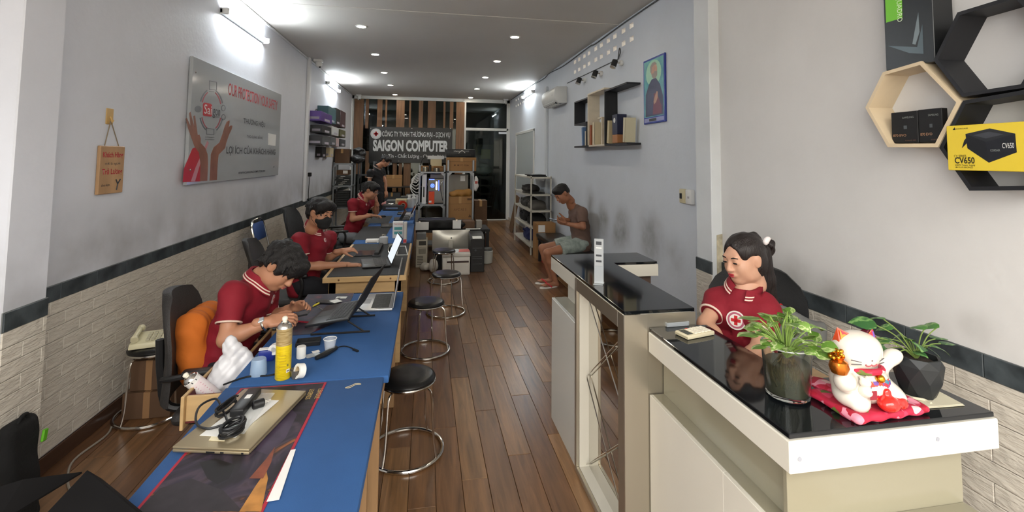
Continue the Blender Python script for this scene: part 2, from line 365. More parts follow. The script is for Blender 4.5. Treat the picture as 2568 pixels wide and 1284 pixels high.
# floor -------------------------------------------------------------
def plank_mat():
    mt = bpy.data.materials.new('laminate'); mt.use_nodes = True; nt = mt.node_tree; p = nt.nodes['Principled BSDF']; L = nt.links.new
    oi = nd(nt, 'ShaderNodeObjectInfo'); g = nd(nt, 'ShaderNodeNewGeometry')
    ad = nd(nt, 'ShaderNodeMath', operation='ADD'); L(oi.outputs['Random'], ad.inputs[0]); L(g.outputs['Random Per Island'], ad.inputs[1])
    fr = nd(nt, 'ShaderNodeMath', operation='FRACT'); L(ad.outputs[0], fr.inputs[0])
    cr = nd(nt, 'ShaderNodeValToRGB'); L(fr.outputs[0], cr.inputs[0]); e = cr.color_ramp.elements
    e[0].color = (*lin('5e3f29'), 1); e[1].color = (*lin('966f49'), 1)
    for ps, c in ((.3, '6e4d32'), (.55, '785638'), (.8, '82603f')): x = e.new(ps); x.color = (*lin(c), 1)
    mp = nd(nt, 'ShaderNodeMapping'); mp.inputs['Scale'].default_value = (26, 2.0, 1); 
    of = nd(nt, 'ShaderNodeVectorMath', operation='ADD'); L(g.outputs['Position'], of.inputs[0])
    sc = nd(nt, 'ShaderNodeVectorMath', operation='SCALE'); sc.inputs[0].default_value = (7, 13, 0); L(fr.outputs[0], sc.inputs['Scale']); L(sc.outputs[0], of.inputs[1])
    L(of.outputs[0], mp.inputs[0])
    nz = nd(nt, 'ShaderNodeTexNoise'); nz.inputs['Scale'].default_value = 1; nz.inputs['Detail'].default_value = 6; nz.inputs['Roughness'].default_value = .6; nz.inputs['Distortion'].default_value = .7; L(mp.outputs[0], nz.inputs['Vector'])
    r = nd(nt, 'ShaderNodeMapRange'); r.inputs[1].default_value = .3; r.inputs[2].default_value = .72; r.inputs[3].default_value = .55; r.inputs[4].default_value = 1.3; L(nz.outputs[0], r.inputs[0])
    ml = nd(nt, 'ShaderNodeVectorMath', operation='SCALE'); L(cr.outputs[0], ml.inputs[0]); L(r.outputs[0], ml.inputs['Scale']); L(ml.outputs[0], p.inputs['Base Color'])
    p.inputs['Roughness'].default_value = .3
    b = nd(nt, 'ShaderNodeBump'); b.inputs['Strength'].default_value = .08; b.inputs['Distance'].default_value = .004; L(nz.outputs[0], b.inputs['Height']); L(b.outputs[0], p.inputs['Normal'])
    return mt
PLK = plank_mat()
floor = struct(MB().box((XL-.2, YF, -.12), (XR+.2, YB+4.2, -.009)).build('floor', M('floor_base', '20150e', .8), smooth=None))
PW, PL_ = .142, 1.21
pm = MB().box((0, 0, -.009), (PW-.002, PL_-.002, 0)).mesh('plank', PLK, bevel=.0015)
rest = MB(); col = 0; x = XL; npl = 0
while x < XR-.01:
    y = YF-(col*.43 % 1)*PL_
    while y < YB:
        cx, cyy = x+PW/2, y+PL_/2
        big = ((-.35 < cx < .95 and 1.6 < cyy < 10.5) or (.9 <= cx < 2.3 and 3.4 < cyy < 12) or (-1.95 < cx < -.75 and 2.0 < cyy < 4.6))
        w = min(PW, XR-x)
        if big and npl < 300 and w > PW-.001:
            o = bpy.data.objects.new('plank', pm); COL.objects.link(o); o.parent = floor
            o.matrix_parent_inverse = Matrix.Translation(-floor.location); o.location = (x, y, 0); npl += 1
        else: rest.box((x, max(y, YF), -.009), (x+w-.002, min(y+PL_, YB)-.002, 0))
        y += PL_
    x += PW; col += 1
o = rest.build('plank_rest', PLK, floor, smooth=None); o['kind'] = 'stuff'
# ceiling -----------------------------------------------------------
struct(MB().box((XL-.2, YF, ZC), (XR+.14, YB+4.2, ZC+.15)).build('ceiling', M_CEIL, smooth=None))
struct(MB().box((XL, 5.5, ZC-.006), (XR, 5.62, ZC+.001)).build('trim_1', M('ceiling_seam', 'd6d3cc', .6), smooth=None, bevel=.002))
# walls -------------------------------------------------------------
wl = struct(MB().box((XL-.15, 2.84, 0), (XL, YB, ZC)).box((XL-.15, YF, 0), (-2.0, 2.58, ZC)).build('wall_left', WL, smooth=None))
pil = struct(MB().box((XL-.15, 2.58, 0), (-1.9, 2.84, ZC)).build('wall_pilaster_left', WL, smooth=None, bevel=.006))
wr = MB()
wr.box((XR, 3.33, 0), (XR+.12, YB, 3.155)).box((XR, 3.33, 3.215), (XR+.12, YB, 3.315)).box((XR, 3.33, 3.375), (XR+.12, YB, ZC))
hy = sorted([PX(a, 120, XR).y for a in (1442, 1452.5, 1465.5, 1477, 1494, 1508, 1525.6, 1542, 1563.7, 1584)])
hy += sorted([PX(a, 235, XR).y for a in (1294.5, 1300, 1306, 1312.5, 1319, 1325, 1330.5, 1336)])
for z0, z1 in ((3.155, 3.215), (3.315, 3.375)):
    y = 3.33
    for h in hy: wr.box((XR, y, z0), (XR+.12, h-.055, z1)); y = h+.055
    wr.box((XR, y, z0), (XR+.12, YB, z1))
wallr = struct(wr.build('wall_right', WR, smooth=None))
struct(MB().box((XN, YF, 0), (XN+.35, 3.13, ZC)).build('wall_right_near', WN, smooth=None))
pr_ = struct(MB().box((2.05, 3.13, 0), (XR+.12, 3.33, ZC)).build('wall_pilaster_right', M('pilaster_paint', 'd3d7d9', .5, var=.1, vs=3), smooth=None, bevel=.006))
struct(MB().box((6.1, 0, -.1), (6.2, 17, 6)).build('wall_outside', M('neighbour_wall', 'c49f5c', .8), smooth=None))
struct(MB().box((-30, -30, -.16), (30, YF, -.06)).build('street', M('street_paving', '8a8780', .9, var=.2, vs=.7), smooth=None))
struct(MB().box((-12, -16, -.1), (12, -15.7, 7)).build('wall_opposite', M('opposite_facade', 'b8b2a6', .8, var=.3, vs=.4), smooth=None))
# peeled plaster at the foot of the right pilaster
mp_ = M('bare_plaster', 'c9bfa4', .9, col2='97907c', vs=14, bump=.4, bs=40)
pts = [(1797, 590), (1812, 586), (1821, 600), (1823, 640), (1815, 660), (1818, 690), (1806, 700), (1798, 690)]
p3 = [PY(a, b, 3.13) for a, b in pts]
MB().prism([(p.x, p.z) for p in reversed(p3)][::-1], .004, O=(0, 3.13, 0), U=(1, 0, 0), V=(0, 0, 1)).build('peeled_plaster', mp_, pr_, smooth=None)
# brick dado --------------------------------------------------------
BK = M('white_brick', 'd0c9bc', .55, var=.12, vs=5, bump=1.0, bs=22, stretch=(1, .8, 2.6))
M_TRIM = M('dark_stone_tile', '4d5559', .38, col2='2f3538', vs=9, bump=.35, bs=14)
BW, BH = .235, .0755
def dado(wall, trimname, X, y0, y1, s, z0=.10, rows=11, limit=300, far_first=False):
    """s=+1: the wall faces +X. bricks as parts of the wall, the tile border as its own trim"""
    d = .009*s
    bm_ = MB().box((0 if s > 0 else d, .0014, .0014), (d if s > 0 else 0, BW-.0014, BH-.0014)).mesh('brick', BK, bevel=.002, seg=1, smooth=.5)
    rest = MB(); cells = []
    for r in range(rows):
        y = y0-(BW/2 if r % 2 else 0)
        while y < y1-.01:
            cells.append((y, z0+r*BH)); y += BW
    cells.sort(key=lambda c: (c[0]))
    n = 0
    for y, z in cells:
        if y >= y0-.001 and y+BW <= y1+.001 and n < limit:
            o = bpy.data.objects.new('brick', bm_); COL.objects.link(o); o.parent = wall; o.matrix_parent_inverse = Matrix.Translation(-wall.location); o.location = (X, y, z); n += 1
        else: rest.box((min(X, X+d), max(y, y0)+.0015, z+.0015), (max(X, X+d), min(y+BW, y1)-.0015, z+BH-.0015))
    if rest.v: o = rest.build('brick_rest', BK, wall, bevel=.002, smooth=.5); o['kind'] = 'stuff'
    zt = z0+rows*BH; T = struct(MB().box((min(X, X+d*.6), y0, zt), (max(X, X+d*.6), y1, zt+.09)).build(trimname, M('grout', '6a6d6c', .9), smooth=None))
    tm = MB().box((0 if s > 0 else d*1.3, .001, .001), (d*1.3 if s > 0 else 0, .298, .089)).mesh('tile', M_TRIM, bevel=.002, smooth=.5)
    y = y0
    while y < y1-.05:
        w = min(.3, y1-y)
        if w > .29: o = bpy.data.objects.new('tile', tm); COL.objects.link(o); o.parent = T; o.matrix_parent_inverse = Matrix.Translation(-T.location); o.location = (X, y, zt)
        else: MB().box((min(X, X+d*1.3), y+.001, zt+.001), (max(X, X+d*1.3), y+w-.001, zt+.089)).build('tile', M_TRIM, T, bevel=.002, smooth=.5)
        y += w
dado(wl, 'trim_left', XL, 2.84, 13.3, 1)
dado(pil, 'trim_pilaster_left', -1.9, 2.58, 2.84, 1)
wnear = bpy.data.objects['wall_right_near']
dado(wnear, 'trim_right', XN, .9, 3.13, -1)
dado(pr_, 'trim_pilaster_right', 2.05, 3.13, 3.33, -1)
M_BASE = M('baseboard_wood', '4a3325', .45, var=.3, vs=5, stretch=(1, .2, 6))
struct(B('baseboard_left', M_BASE, (XL, 2.84, 0), (XL+.014, 13.3, .095)))
struct(B('baseboard_right', M('baseboard_pale', 'b9b3a6', .5), (XR-.012, 3.33, 0), (XR, YB, .09)))
# pipe (cable duct) on the left wall ------------------------------------
struct(MB().box((XL, 8.45, 1.0), (XL+.05, 8.57, ZC)).build('trim_pipe_left', M_WHITE, bevel=.012, seg=2))
dl = struct(MB().box((XL, 2.84, ZC-.04), (XL+.02, 12.9, ZC-.015)).build('trim_duct_left', M_WHITE, bevel=.003))
struct(MB().box((XR-.05, 9.0, 0), (XR, 9.13, 3.2)).build('trim_pipe_right', M('duct_grey', 'c8ced4', .5), bevel=.012, seg=2))
# ---------------------------------------------------------------- back partition: glass, boards, door
M_ALU = M('white_aluminium', 'd9dad6', .35); M_GLASS = M('dark_glass', '9fb5b0', .02, trans=1., ior=1.45, spec=.6)
M_WOODB = M('partition_board', '7d5a3c', .5, var=.35, vs=3, stretch=(8, 1, .6), bump=.05, bs=30)
bp = struct(MB().box((XL, YB, ZC-.09), (1.02, YB+.06, ZC)).box((XL, YB, 0), (XL+.06, YB+.06, ZC)).box((1.0, YB, 0), (1.09, YB+.06, ZC)).box((XL, YB, 0), (1.0, YB+.06, .1)).build('wall_back', M_ALU, bevel=.003))
MB().box((XL+.05, YB+.025, .1), (1.0, YB+.035, ZC-.09)).build('pane', M_GLASS, bp, smooth=None)
for a, b in ((889, 912), (917, 925), (946, 959), (966, 971), (994, 1015), (1026, 1031), (1050, 1061), (1073, 1093), (1112, 1117), (1128, 1137), (1144, 1165)):
    x0, x1 = PY(a, 280, YB).x, PY(b, 280, YB).x
    z0 = 1.95 if (a < 900 or a > 1140) else 2.55
    MB().box((x0, YB-.03, z0), (x1, YB, ZC-.1)).build('board', M_WOODB, bp, bevel=.003)
for a, b, z0, z1 in ((893, 905, 1.3, 1.93), (916, 926, 1.2, 1.93), (1000, 1008, .3, 1.7), (1012, 1030, .3, 1.7), (985, 995, .3, 1.7), (1140, 1160, 1.2, 1.93)):
    x0, x1 = PY(a, 420, YB).x, PY(b, 420, YB).x
    MB().box((x0, YB-.03, z0), (x1, YB, z1)).build('board', M_WOODB, bp, bevel=.003)
door = struct(MB().box((1.09, YB, ZC-.1), (2.36, YB+.06, ZC)).box((1.09, YB, 2.555), (2.32, YB+.06, 2.63)).box((2.27, YB, 0), (2.36, YB+.06, ZC)).box((1.09, YB, 0), (2.32, YB+.06, .03)).build('door_1', M_ALU, bevel=.003))
MB().box((1.09, YB+.025, 2.63), (2.28, YB+.033, ZC-.1)).build('pane', M_GLASS, door, smooth=None)
MB().box((1.095, YB+.025, .035), (2.06, YB+.033, 2.55)).build('pane', M_GLASS, door, smooth=None)
MB().box((2.065, YB+.025, .035), (2.27, YB+.033, 2.55)).build('pane', M_GLASS, door, smooth=None)
MB().box((2.04, YB+.01, 2.47), (2.27, YB+.045, 2.53)).build('hinge_clamp', M('steel', 'b8babb', .3, metal=1), door, bevel=.003)
# dark room behind the glass
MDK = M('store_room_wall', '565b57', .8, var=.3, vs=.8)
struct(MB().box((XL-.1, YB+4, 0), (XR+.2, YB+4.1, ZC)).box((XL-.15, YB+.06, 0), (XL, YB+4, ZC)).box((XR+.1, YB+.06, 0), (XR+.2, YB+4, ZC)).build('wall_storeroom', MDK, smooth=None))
# ---------------------------------------------------------------- lamps
M_TUBE = M('tube_glow', 'ffffff', .5, emit='f4fbff', es=TUBE_E); M_SPOT = M('downlight_glow', 'ffffff', .5, emit='fff2dc', es=SPOT_E)
M_PLW = M('white_plastic', 'dfe0de', .35)
def tube_light(y0, y1, z, label, X=XL, s=1):
    T = thing('fluorescent_light', label, 'light', (X, (y0+y1)/2, z-.05))
    B('batten', M_PLW, (min(X, X+.035*s), y0, z-.025), (max(X, X+.035*s), y1, z+.025), T, .006)
    xx = X+.06*s
    MB().cyl((xx, y0+.03, z), (xx, y1-.03, z), .016, n=14).build('tube', M_TUBE, T)
    for y in (y0, y1-.03): B('end_cap', M_PLW, (min(X, X+.085*s), y, z-.035), (max(X, X+.085*s), y+.03, z+.035), T, .008)
    B('clip', M_PLW, (min(X, X+.02*s), (y0+y1)/2-.3, z+.025), (max(X, X+.02*s), (y0+y1)/2-.27, z+.05), T)
tube_light(5.0, 6.25, 3.19, 'long white fluorescent tube light on the wall above the grey hands board')
tube_light(9.95, 11.2, 3.26, 'long white fluorescent tube light above the cartons fixed on the wall')
tube_light(10.2, 11.3, 3.27, 'small white tube light over the pierced vent bricks on the wall', XR, -1)
def downlight(x, y):
    T = thing('ceiling_downlight', 'round recessed downlight glowing in the ceiling', 'light', (x, y, ZC-.012), group='round ceiling downlights')
    MB().lathe([(.075, ZC+.001), (.078, ZC-.004), (.07, ZC-.009), (.056, ZC-.009), (.052, ZC-.003)], 28, (x, y, 0)).build('trim_ring', M_PLW, T)
    MB().lathe([(.055, ZC-.0095), (.055, ZC-.006)], 24, (x, y, 0)).build('lens', M_SPOT, T)
for k in range(5): downlight(-.87, 6.28+1.67*k)
for k in range(6): downlight(1.18, 4.7+1.67*k)
# ================================================================ things on the walls
M_BLACK = M('black_plastic', '17181a', .4); M_DARKINK = M('dark_ink', '3a3d42', .5); M_REDINK = M('red_ink', 'b5343c', .5); M_PAPER = M('paper_white', 'e6e6e2', .6)
M_STEEL = M('chrome_steel', 'd5d2cc', .16, metal=1.); M_BLKMAT = M('black_matte', '141416', .65)
Yv, Zv = Vector((0, 1, 0)), Vector((0, 0, 1))
# grey company board on the left wall
BX = XL+.035
sb = thing('sign_board', 'wide grey glossy board with two cupped hands and red lettering', 'sign', (XL, 5.72, 1.5))
B('panel', M('board_grey', 'b3b8bc', .12, var=.05, vs=1.5), (XL+.006, 4.46, 1.5), (BX, 6.98, 2.615), sb, .003)
def wrect(bl, tr, X): a, b = PX(*bl, X), PX(*tr, X); return a, b.y-a.y, b.z-a.z
def wtext(body, bl, tr, mat, bold=0.): a, w, h = wrect(bl, tr, BX); text('lettering', body, a, Yv, Zv, w, h, mat, sb, .0015, bold)
wtext('OUR PROTECTION YOUR SAFETY', (572, 238), (696, 254), M_REDINK, .01)
wtext('THƯƠNG HIỆU', (610, 312.5), (665, 304), M_DARKINK, .015)
wtext('TẠO DỰNG BẰNG', (619, 347), (658.5, 340), M_DARKINK)
wtext('LỢI ÍCH CỦA KHÁCH HÀNG', (567, 390), (691, 370), M_DARKINK, .015)
wtext('WWW.SAIGONCOMPUTER.VN', (597, 437), (664, 426), M_DARKINK, .01)
def cpt(x, y): return PX(440+x/3.893, 140+y/3.893, BX)
def flat(name, pts, mat, th=.001, parent=sb):
    p = [cpt(*q) for q in pts]
    return MB().prism([(a.y, a.z) for a in p], th, O=(BX, 0, 0), U=(0, 1, 0), V=(0, 0, 1)).build(name, mat, parent, smooth=None)
flat('red_sleeve', [(70, 1235), (82, 1100), (165, 905), (190, 895), (240, 960), (245, 1225)], M('print_red', 'c02d38', .3), .0008)
flat('pink_band', [(150, 1225), (195, 1090), (310, 830), (325, 850), (245, 1040), (190, 1225)], M('print_pink', 'c99097', .3), .0012)
M_PH = M('print_skin', '9d6b58', .3, var=.3, vs=6)
flat('printed_hand', [(238, 1222), (242, 1050), (228, 945), (188, 890), (155, 800), (120, 700), (100, 612), (110, 606), (132, 655), (148, 690), (133, 560), (146, 545), (168, 640), (184, 700), (175, 590), (190, 580), (206, 700), (216, 775), (232, 768), (246, 806), (244, 850), (290, 900), (312, 960), (316, 1050), (310, 1220)], M_PH, .0016)
flat('printed_hand', [(333, 1218), (340, 1080), (345, 960), (375, 890), (430, 845), (460, 760), (480, 690), (500, 645), (524, 628), (528, 642), (520, 695), (538, 680), (555, 682), (548, 715), (520, 775), (495, 850), (485, 900), (420, 965), (410, 1060), (404, 1214)], M_PH, .0016)
def ringseg(cx, cy, rx, ry, a0, a1, w, mat, n=10):
    pts = [(cx+(rx+w)*math.cos(math.radians(a0+(a1-a0)*i/n)), cy-(ry+w)*math.sin(math.radians(a0+(a1-a0)*i/n))) for i in range(n+1)]
    pts += [(cx+rx*math.cos(math.radians(a0+(a1-a0)*i/n)), cy-ry*math.sin(math.radians(a0+(a1-a0)*i/n))) for i in range(n, -1, -1)]
    flat('logo_arc', pts, mat)
M_LG = M('print_grey', '6c7177', .3); M_LR = M('print_rose', 'a5505a', .3)
for a0, a1 in ((20, 68), (110, 155), (200, 245), (295, 338)):
    ringseg(350, 535, 110, 203, a0, a1, 12, M_LG); ringseg(350, 535, 92, 184, a0, a1, 11, M_LR)
ringseg(222, 520, 0, 0, 0, 360, 32, M_LG, 20)
for y in (510, 600): ringseg(468, y, 16, 24, 0, 360, 6, M_LG, 16)
for x0, y0, x1, y1 in ((330, 240, 405, 325), (300, 700, 378, 760)):
    flat('logo_frame', [(x0, y0), (x0+6, y0), (x0+6, y1), (x0, y1)], M_LG); flat('logo_frame', [(x1-6, y0+14), (x1, y0+14), (x1, y1+6), (x1-6, y1+6)], M_LG)
    flat('logo_frame', [(x0, y0), (x1, y0+14), (x1, y0+22), (x0, y0+8)], M_LG); flat('logo_frame', [(x0, y1), (x1, y1+6), (x1, y1+13), (x0, y1+8)], M_LG)
for y in (345, 790, 812): flat('logo_line', [(290 if y > 700 else 330, y), (380, y+4), (380, y+10), (290 if y > 700 else 330, y+6)], M_LG)
flat('logo_square', [(268, 580), (268, 470), (280, 456), (345, 468), (356, 482), (356, 584), (345, 594), (280, 588)], M('print_logo_red', 'c3202c', .3), .0012)
a, b = cpt(276, 562), cpt(352, 488); text('lettering', 'Sai', a, Yv, Zv, b.y-a.y, b.z-a.z, M_PAPER, sb, .003)
a, b = cpt(360, 606), cpt(435, 530); text('lettering', 'gon', a, Yv, Zv, b.y-a.y, b.z-a.z, M_DARKINK, sb, .003)
flat('logo_line', [(360, 590), (430, 594), (430, 602), (360, 600)], M_LG)
flat('paper_sticker', [(905, 870), (908, 756), (982, 770), (975, 880)], M_PAPER, .002)
for q in ((196, 158), (985, 448), (958, 1082), (142, 1115)):
    c = cpt(*q); MB().ell((BX+.001, c.y, c.z), (.006, .012, .012), nu=10, nv=6).build('screw', M_STEEL, sb)
# wooden plaque on its hook
wp = thing('wooden_plaque', 'small wooden plaque with red lettering hung from a string', 'plaque', (XL, 3.5, 1.5))
M_PWD = M('plaque_wood', 'c29a70', .5, var=.25, vs=6, stretch=(1, 1, .2))
B('board', M_PWD, (XL+.004, 3.375, 1.5), (XL+.024, 3.62, 1.81), wp, .004)
PXX = XL+.024
for t, z, w, h, mt in (('Khách Hàng', 1.725, .2, .045, M_REDINK), ('mới là người', 1.683, .15, .022, M_DARKINK), ('Trả Lương', 1.615, .2, .05, M_REDINK), ('cho bạn', 1.545, .08, .022, M_DARKINK)):
    text('lettering', t, (PXX, 3.5-w/2+(0 if 'cho' not in t else -.06), z), Yv, Zv, w, h, mt, wp, .001, .02 if mt is M_REDINK else 0)
MB().tube([(PXX+.001, 3.55, 1.52), (PXX+.001, 3.56, 1.56), (PXX+.001, 3.54, 1.59)], .004, 6).tube([(PXX+.001, 3.56, 1.56), (PXX+.001, 3.585, 1.59)], .004, 6).build('tree_motif', M_DARKINK, wp)
MB().tube([(XL+.012, 3.43, 1.81), (XL+.014, 3.47, 1.97)], .003, 6).tube([(XL+.012, 3.57, 1.81), (XL+.014, 3.475, 1.97)], .003, 6).build('string', M('jute', '8a7b66', .8), wp)
hk = thing('adhesive_hook', 'small yellowed plastic hook stuck to the wall above the plaque', 'hook', (XL, 3.475, 1.93))
B('plate', M('yellowed_plastic', 'c9a566', .4), (XL, 3.44, 1.95), (XL+.006, 3.51, 2.055), hk, .003)
MB().tube(spline([(XL+.006, 3.475, 2.0), (XL+.016, 3.475, 1.985), (XL+.02, 3.475, 1.965), (XL+.026, 3.475, 1.98)], 4), .005, 8).build('prong', M('yellowed_plastic'), hk)
# security cameras
def cctv(name, label, x, y, z, dirx):
    T = thing(name, label, 'camera', (x, y, z-.14))
    B('mount', M_PLW, (x-.07, y-.07, z-.045), (x+.07, y+.07, z), T, .012, seg=2)
    MB().lathe([(.03, -.14), (.052, -.12), (.058, -.08), (.045, -.045)], 20, (x+.01*dirx, y, z)).build('head', M_PLW, T)
    MB().ell((x+.03*dirx, y-.02, z-.135), (.02, .02, .016), nu=12, nv=8).build('lens', M_BLACK, T)
cctv('security_camera', 'white dome security camera in the ceiling corner by the pipe', -1.9, 8.62, ZC, 1)
cctv('security_camera', 'white security camera in the corner over the glass door', 2.2, 13.2, ZC, -1)
cctv('security_camera', 'white security camera above the wooden boards of the partition', -1.85, 13.25, ZC, 1)
# ---------------------------------------------------------------- right wall
ac = thing('air_conditioner', 'white wall mounted air conditioner above the pipe', 'air conditioner', (XR, 8.35, 2.7))
prof = [(0, 0), (-.16, -.005), (-.215, .05), (-.235, .13), (-.225, .24), (-.19, .285), (0, .29)]
MB().prism([(x, z) for x, z in reversed(prof)], .88, O=(XR, 7.9, 2.72), U=(1, 0, 0), V=(0, 0, 1)).build('casing', M('ac_white', 'd6d8d6', .3), ac, bevel=.012, seg=2) if False else None
mb = MB(); ya, yb = 7.72, 8.62
k = len(prof); vs = [(XR+x, ya, 2.72+z) for x, z in prof]+[(XR+x, yb, 2.72+z) for x, z in prof]
mb.add(vs, [tuple(range(k)), tuple(range(2*k-1, k-1, -1))]+[(i, k+i, k+(i+1) % k, (i+1) % k) for i in range(k)]); mb.build('casing', M('ac_white', 'd2d4d2', .3), ac, bevel=.014, seg=2)
B('outlet', M_BLACK, (XR-.2, ya+.06, 2.716), (XR-.08, yb-.06, 2.74), ac)
for i in range(6): CB('vane', M_PLW, (XR-.145, ya+.13+i*.13, 2.716), (.1, .008, .03), ac, .001)
CB('flap', M('ac_white'), (XR-.205, (ya+yb)/2, 2.735), (.012, .76, .05), ac, .003, R=Matrix.Rotation(-.7, 3, 'Y'))
MB().ell((XR-.232, ya+.15, 2.86), (.003, .02, .02), nu=10, nv=6).build('badge', M('grey_ink', '8c8f90', .4), ac)
# cables along the ceiling line
cb = tag(MB().tube(spline([(XR-.012, 13.2, 3.44), (XR-.012, 10.4, 3.43), (XR-.015, 9.3, 3.41), (XR-.012, 8.9, 3.445), (XR-.015, 7.9, 3.40), (XR-.012, 6.6, 3.43), (XR-.015, 6.3, 3.41), (XR-.012, 5.2, 3.43), (XR-.012, 3.4, 3.42)], 6), .008, 6).build('ceiling_cable', M('cable_grey', '55585a', .6)), 'grey cable sagging along the top of the right wall', 'cable')
# track with three spot lamps
for i, (px, py) in enumerate(((1450, 203), (1490, 186), (1538, 160))):
    c = PX(px, py, XR-.11); lb = ('closest to the air conditioner', 'between two others', 'beside the cable end')[i]
    T = thing('spot_lamp', 'black spot lamp with silver rim over the book shelf, '+lb, 'lamp', (XR, c.y, c.z-.05))
    ax = Vector((-.35, 0, -.94)); c = Vector((XR-.1, c.y, c.z))
    MB().cyl(c-ax*.05, c+ax*.035, .036, n=18).build('housing', M_BLACK, T, bevel=.004)
    MB().cyl(c+ax*.035, c+ax*.055, .038, n=18).build('rim', M_STEEL, T, bevel=.003)
    MB().cyl(c-ax*.01, (XR-.03, c.y-.02, c.z+.01), .008, n=8).build('arm', M_STEEL, T)
    MB().cyl((XR-.035, c.y-.02, c.z+.01), (XR, c.y-.02, c.z+.01), .035, n=18).build('wall_plate', M_PLW, T, bevel=.003)
tag(MB().tube([(XR-.008, 7.7, 3.06), (XR-.008, 5.52, 3.02)], .006, 6).tube(spline([(XR-.01, 5.52, 3.02), (XR-.03, 5.4, 3.08), (XR-.06, 5.36, 3.12), (XR-.04, 5.45, 3.0)], 5), .007, 6).build('lamp_cable', M('cable_grey')), 'thin grey cable linking the three spot lamps', 'cable')
# letter shaped shelf
XS = XR-.17
def sq(px, py): p = PX(px, py, XS); return p.y, p.z
M_SHB = M('shelf_black', '1d1e22', .5); M_SHW = M('shelf_pale_wood', 'd8cdb8', .5, var=.12, vs=4, stretch=(1, .3, 3)); tH = .022
def shelf_bar(y0, z0, y1, z1, mat, parent, nm='panel'): B(nm, mat, (XS, min(y0, y1), min(z0, z1)), (XR, max(y0, y1), max(z0, z1)), parent, .002)
y1_, zt = sq(1440, 256); ym, zm = sq(1470, 305); _, zb = sq(1440, 367); y3, _ = sq(1516, 360); y4, _ = sq(1572, 353); y2, _ = sq(1474, 300); zt2 = sq(1517, 226)[1]
s1 = thing('wall_shelf', 'black wall shelf of two stacked bays shaped like a letter', 'shelf', (XR, (y1_+y2)/2, zb), group='letter shaped shelves')
shelf_bar(y1_, zt, y2+.02, zt-tH, M_SHB, s1, 'shelf_board'); shelf_bar(y1_, zt, y1_-tH, zm, M_SHB, s1, 'upright'); shelf_bar(y1_, zm, y2+.05, zm-tH, M_SHB, s1, 'shelf_board')
shelf_bar(y2+.05, zm, y2+.05+tH, zb, M_SHB, s1, 'upright'); shelf_bar(y1_, zb, y2-.03, zb-tH, M_SHB, s1, 'shelf_board')
s2 = thing('wall_shelf', 'pale wooden wall shelf between the two black ones', 'shelf', (XR, (y2+y3)/2, zb), group='letter shaped shelves')
shelf_bar(y2+.012, zt+.02, y2-.012, zb, M_SHW, s2, 'upright'); shelf_bar(y2+.012, zt+.02, y3+.012, zt+.042, M_SHW, s2, 'shelf_board'); shelf_bar(y2-.035, zb-.001, y3+.012, zb-tH, M_SHW, s2, 'shelf_board')
ys, zs = sq(1507, 297); shelf_bar(ys, zs, ys-tH, zb, M_SHW, s2, 'upright'); shelf_bar(ys+.12, zs, ys-tH, zs+.02, M_SHW, s2, 'shelf_board')
s3 = thing('wall_shelf', 'black wall shelf shaped like a letter C with books', 'shelf', (XR, (y4+y3)/2, zb), group='letter shaped shelves')
shelf_bar(y3+.008, zt2, y3-.014, zb-.01, M_SHB, s3, 'upright'); shelf_bar(y3, zt2, y4, zt2-tH, M_SHB, s3, 'shelf_board'); shelf_bar(y3, zb-.004, y4, zb-.004-tH, M_SHB, s3, 'shelf_board')
def book(y, z, h, t, lean, c, label, cat='book', d=.13):
    T = thing('book', label, cat, (XR-.1, y, z+.0015)); R = Matrix.Rotation(lean, 3, 'X')
    off = abs(math.sin(lean))*t/2
    cv = MB().box((-.065, -t/2, off), (.065, -t/2+.004, h+off), R).box((-.065, t/2-.004, off), (.065, t/2, h+off), R).box((-.065, -t/2, off), (-.061, t/2, h+off), R)
    cv.build('cover', M('cover_'+c, c, .5), T, world=False, smooth=None); MB().box((-.06, -t/2+.004, .004+off), (.06, t/2-.004, h-.004+off), R).build('pages', M('pages', 'd9d0ba', .8), T, world=False, smooth=None)
    return T
book(y2+.23, zb, .26, .055, -.1, '5c7ca8', 'blue book leaning on the black shelf')
book(y2+.115, zb, .2, .05, 0, 'c9c1ad', 'cream book beside the blue book on the shelf')
book(y2-.09, zb, .27, .06, .03, 'a35a35', 'rust brown book on the pale wooden shelf')
book(y2-.21, zb, .3, .09, 0, 'cfc3a4', 'thick cream book beside the rust brown book')
book(y3-.09, zb, .28, .07, .12, 'cbbd97', 'tan book leaning on the black upright')
book(y4+.1, zb, .28, .05, .08, 'd6cfb2', 'cream book at the end of the shelf beside the dark box')
bx = thing('product_box', 'dark blue and orange boxed product standing among the books', 'box', (XR-.11, y3-.32, zb))
B('carton', M('carton_navy', '232742', .4), (XR-.17, y3-.4, zb+.1), (XR-.05, y3-.25, zb+.34), bx); B('carton_base', M('carton_orange', 'a9744a', .4), (XR-.17, y3-.4, zb+.001), (XR-.05, y3-.25, zb+.1), bx)
MB().cyl((XR-.171, y3-.32, zb+.27), (XR-.172, y3-.32, zb+.27), .03, n=18).build('seal', M_PAPER, bx)
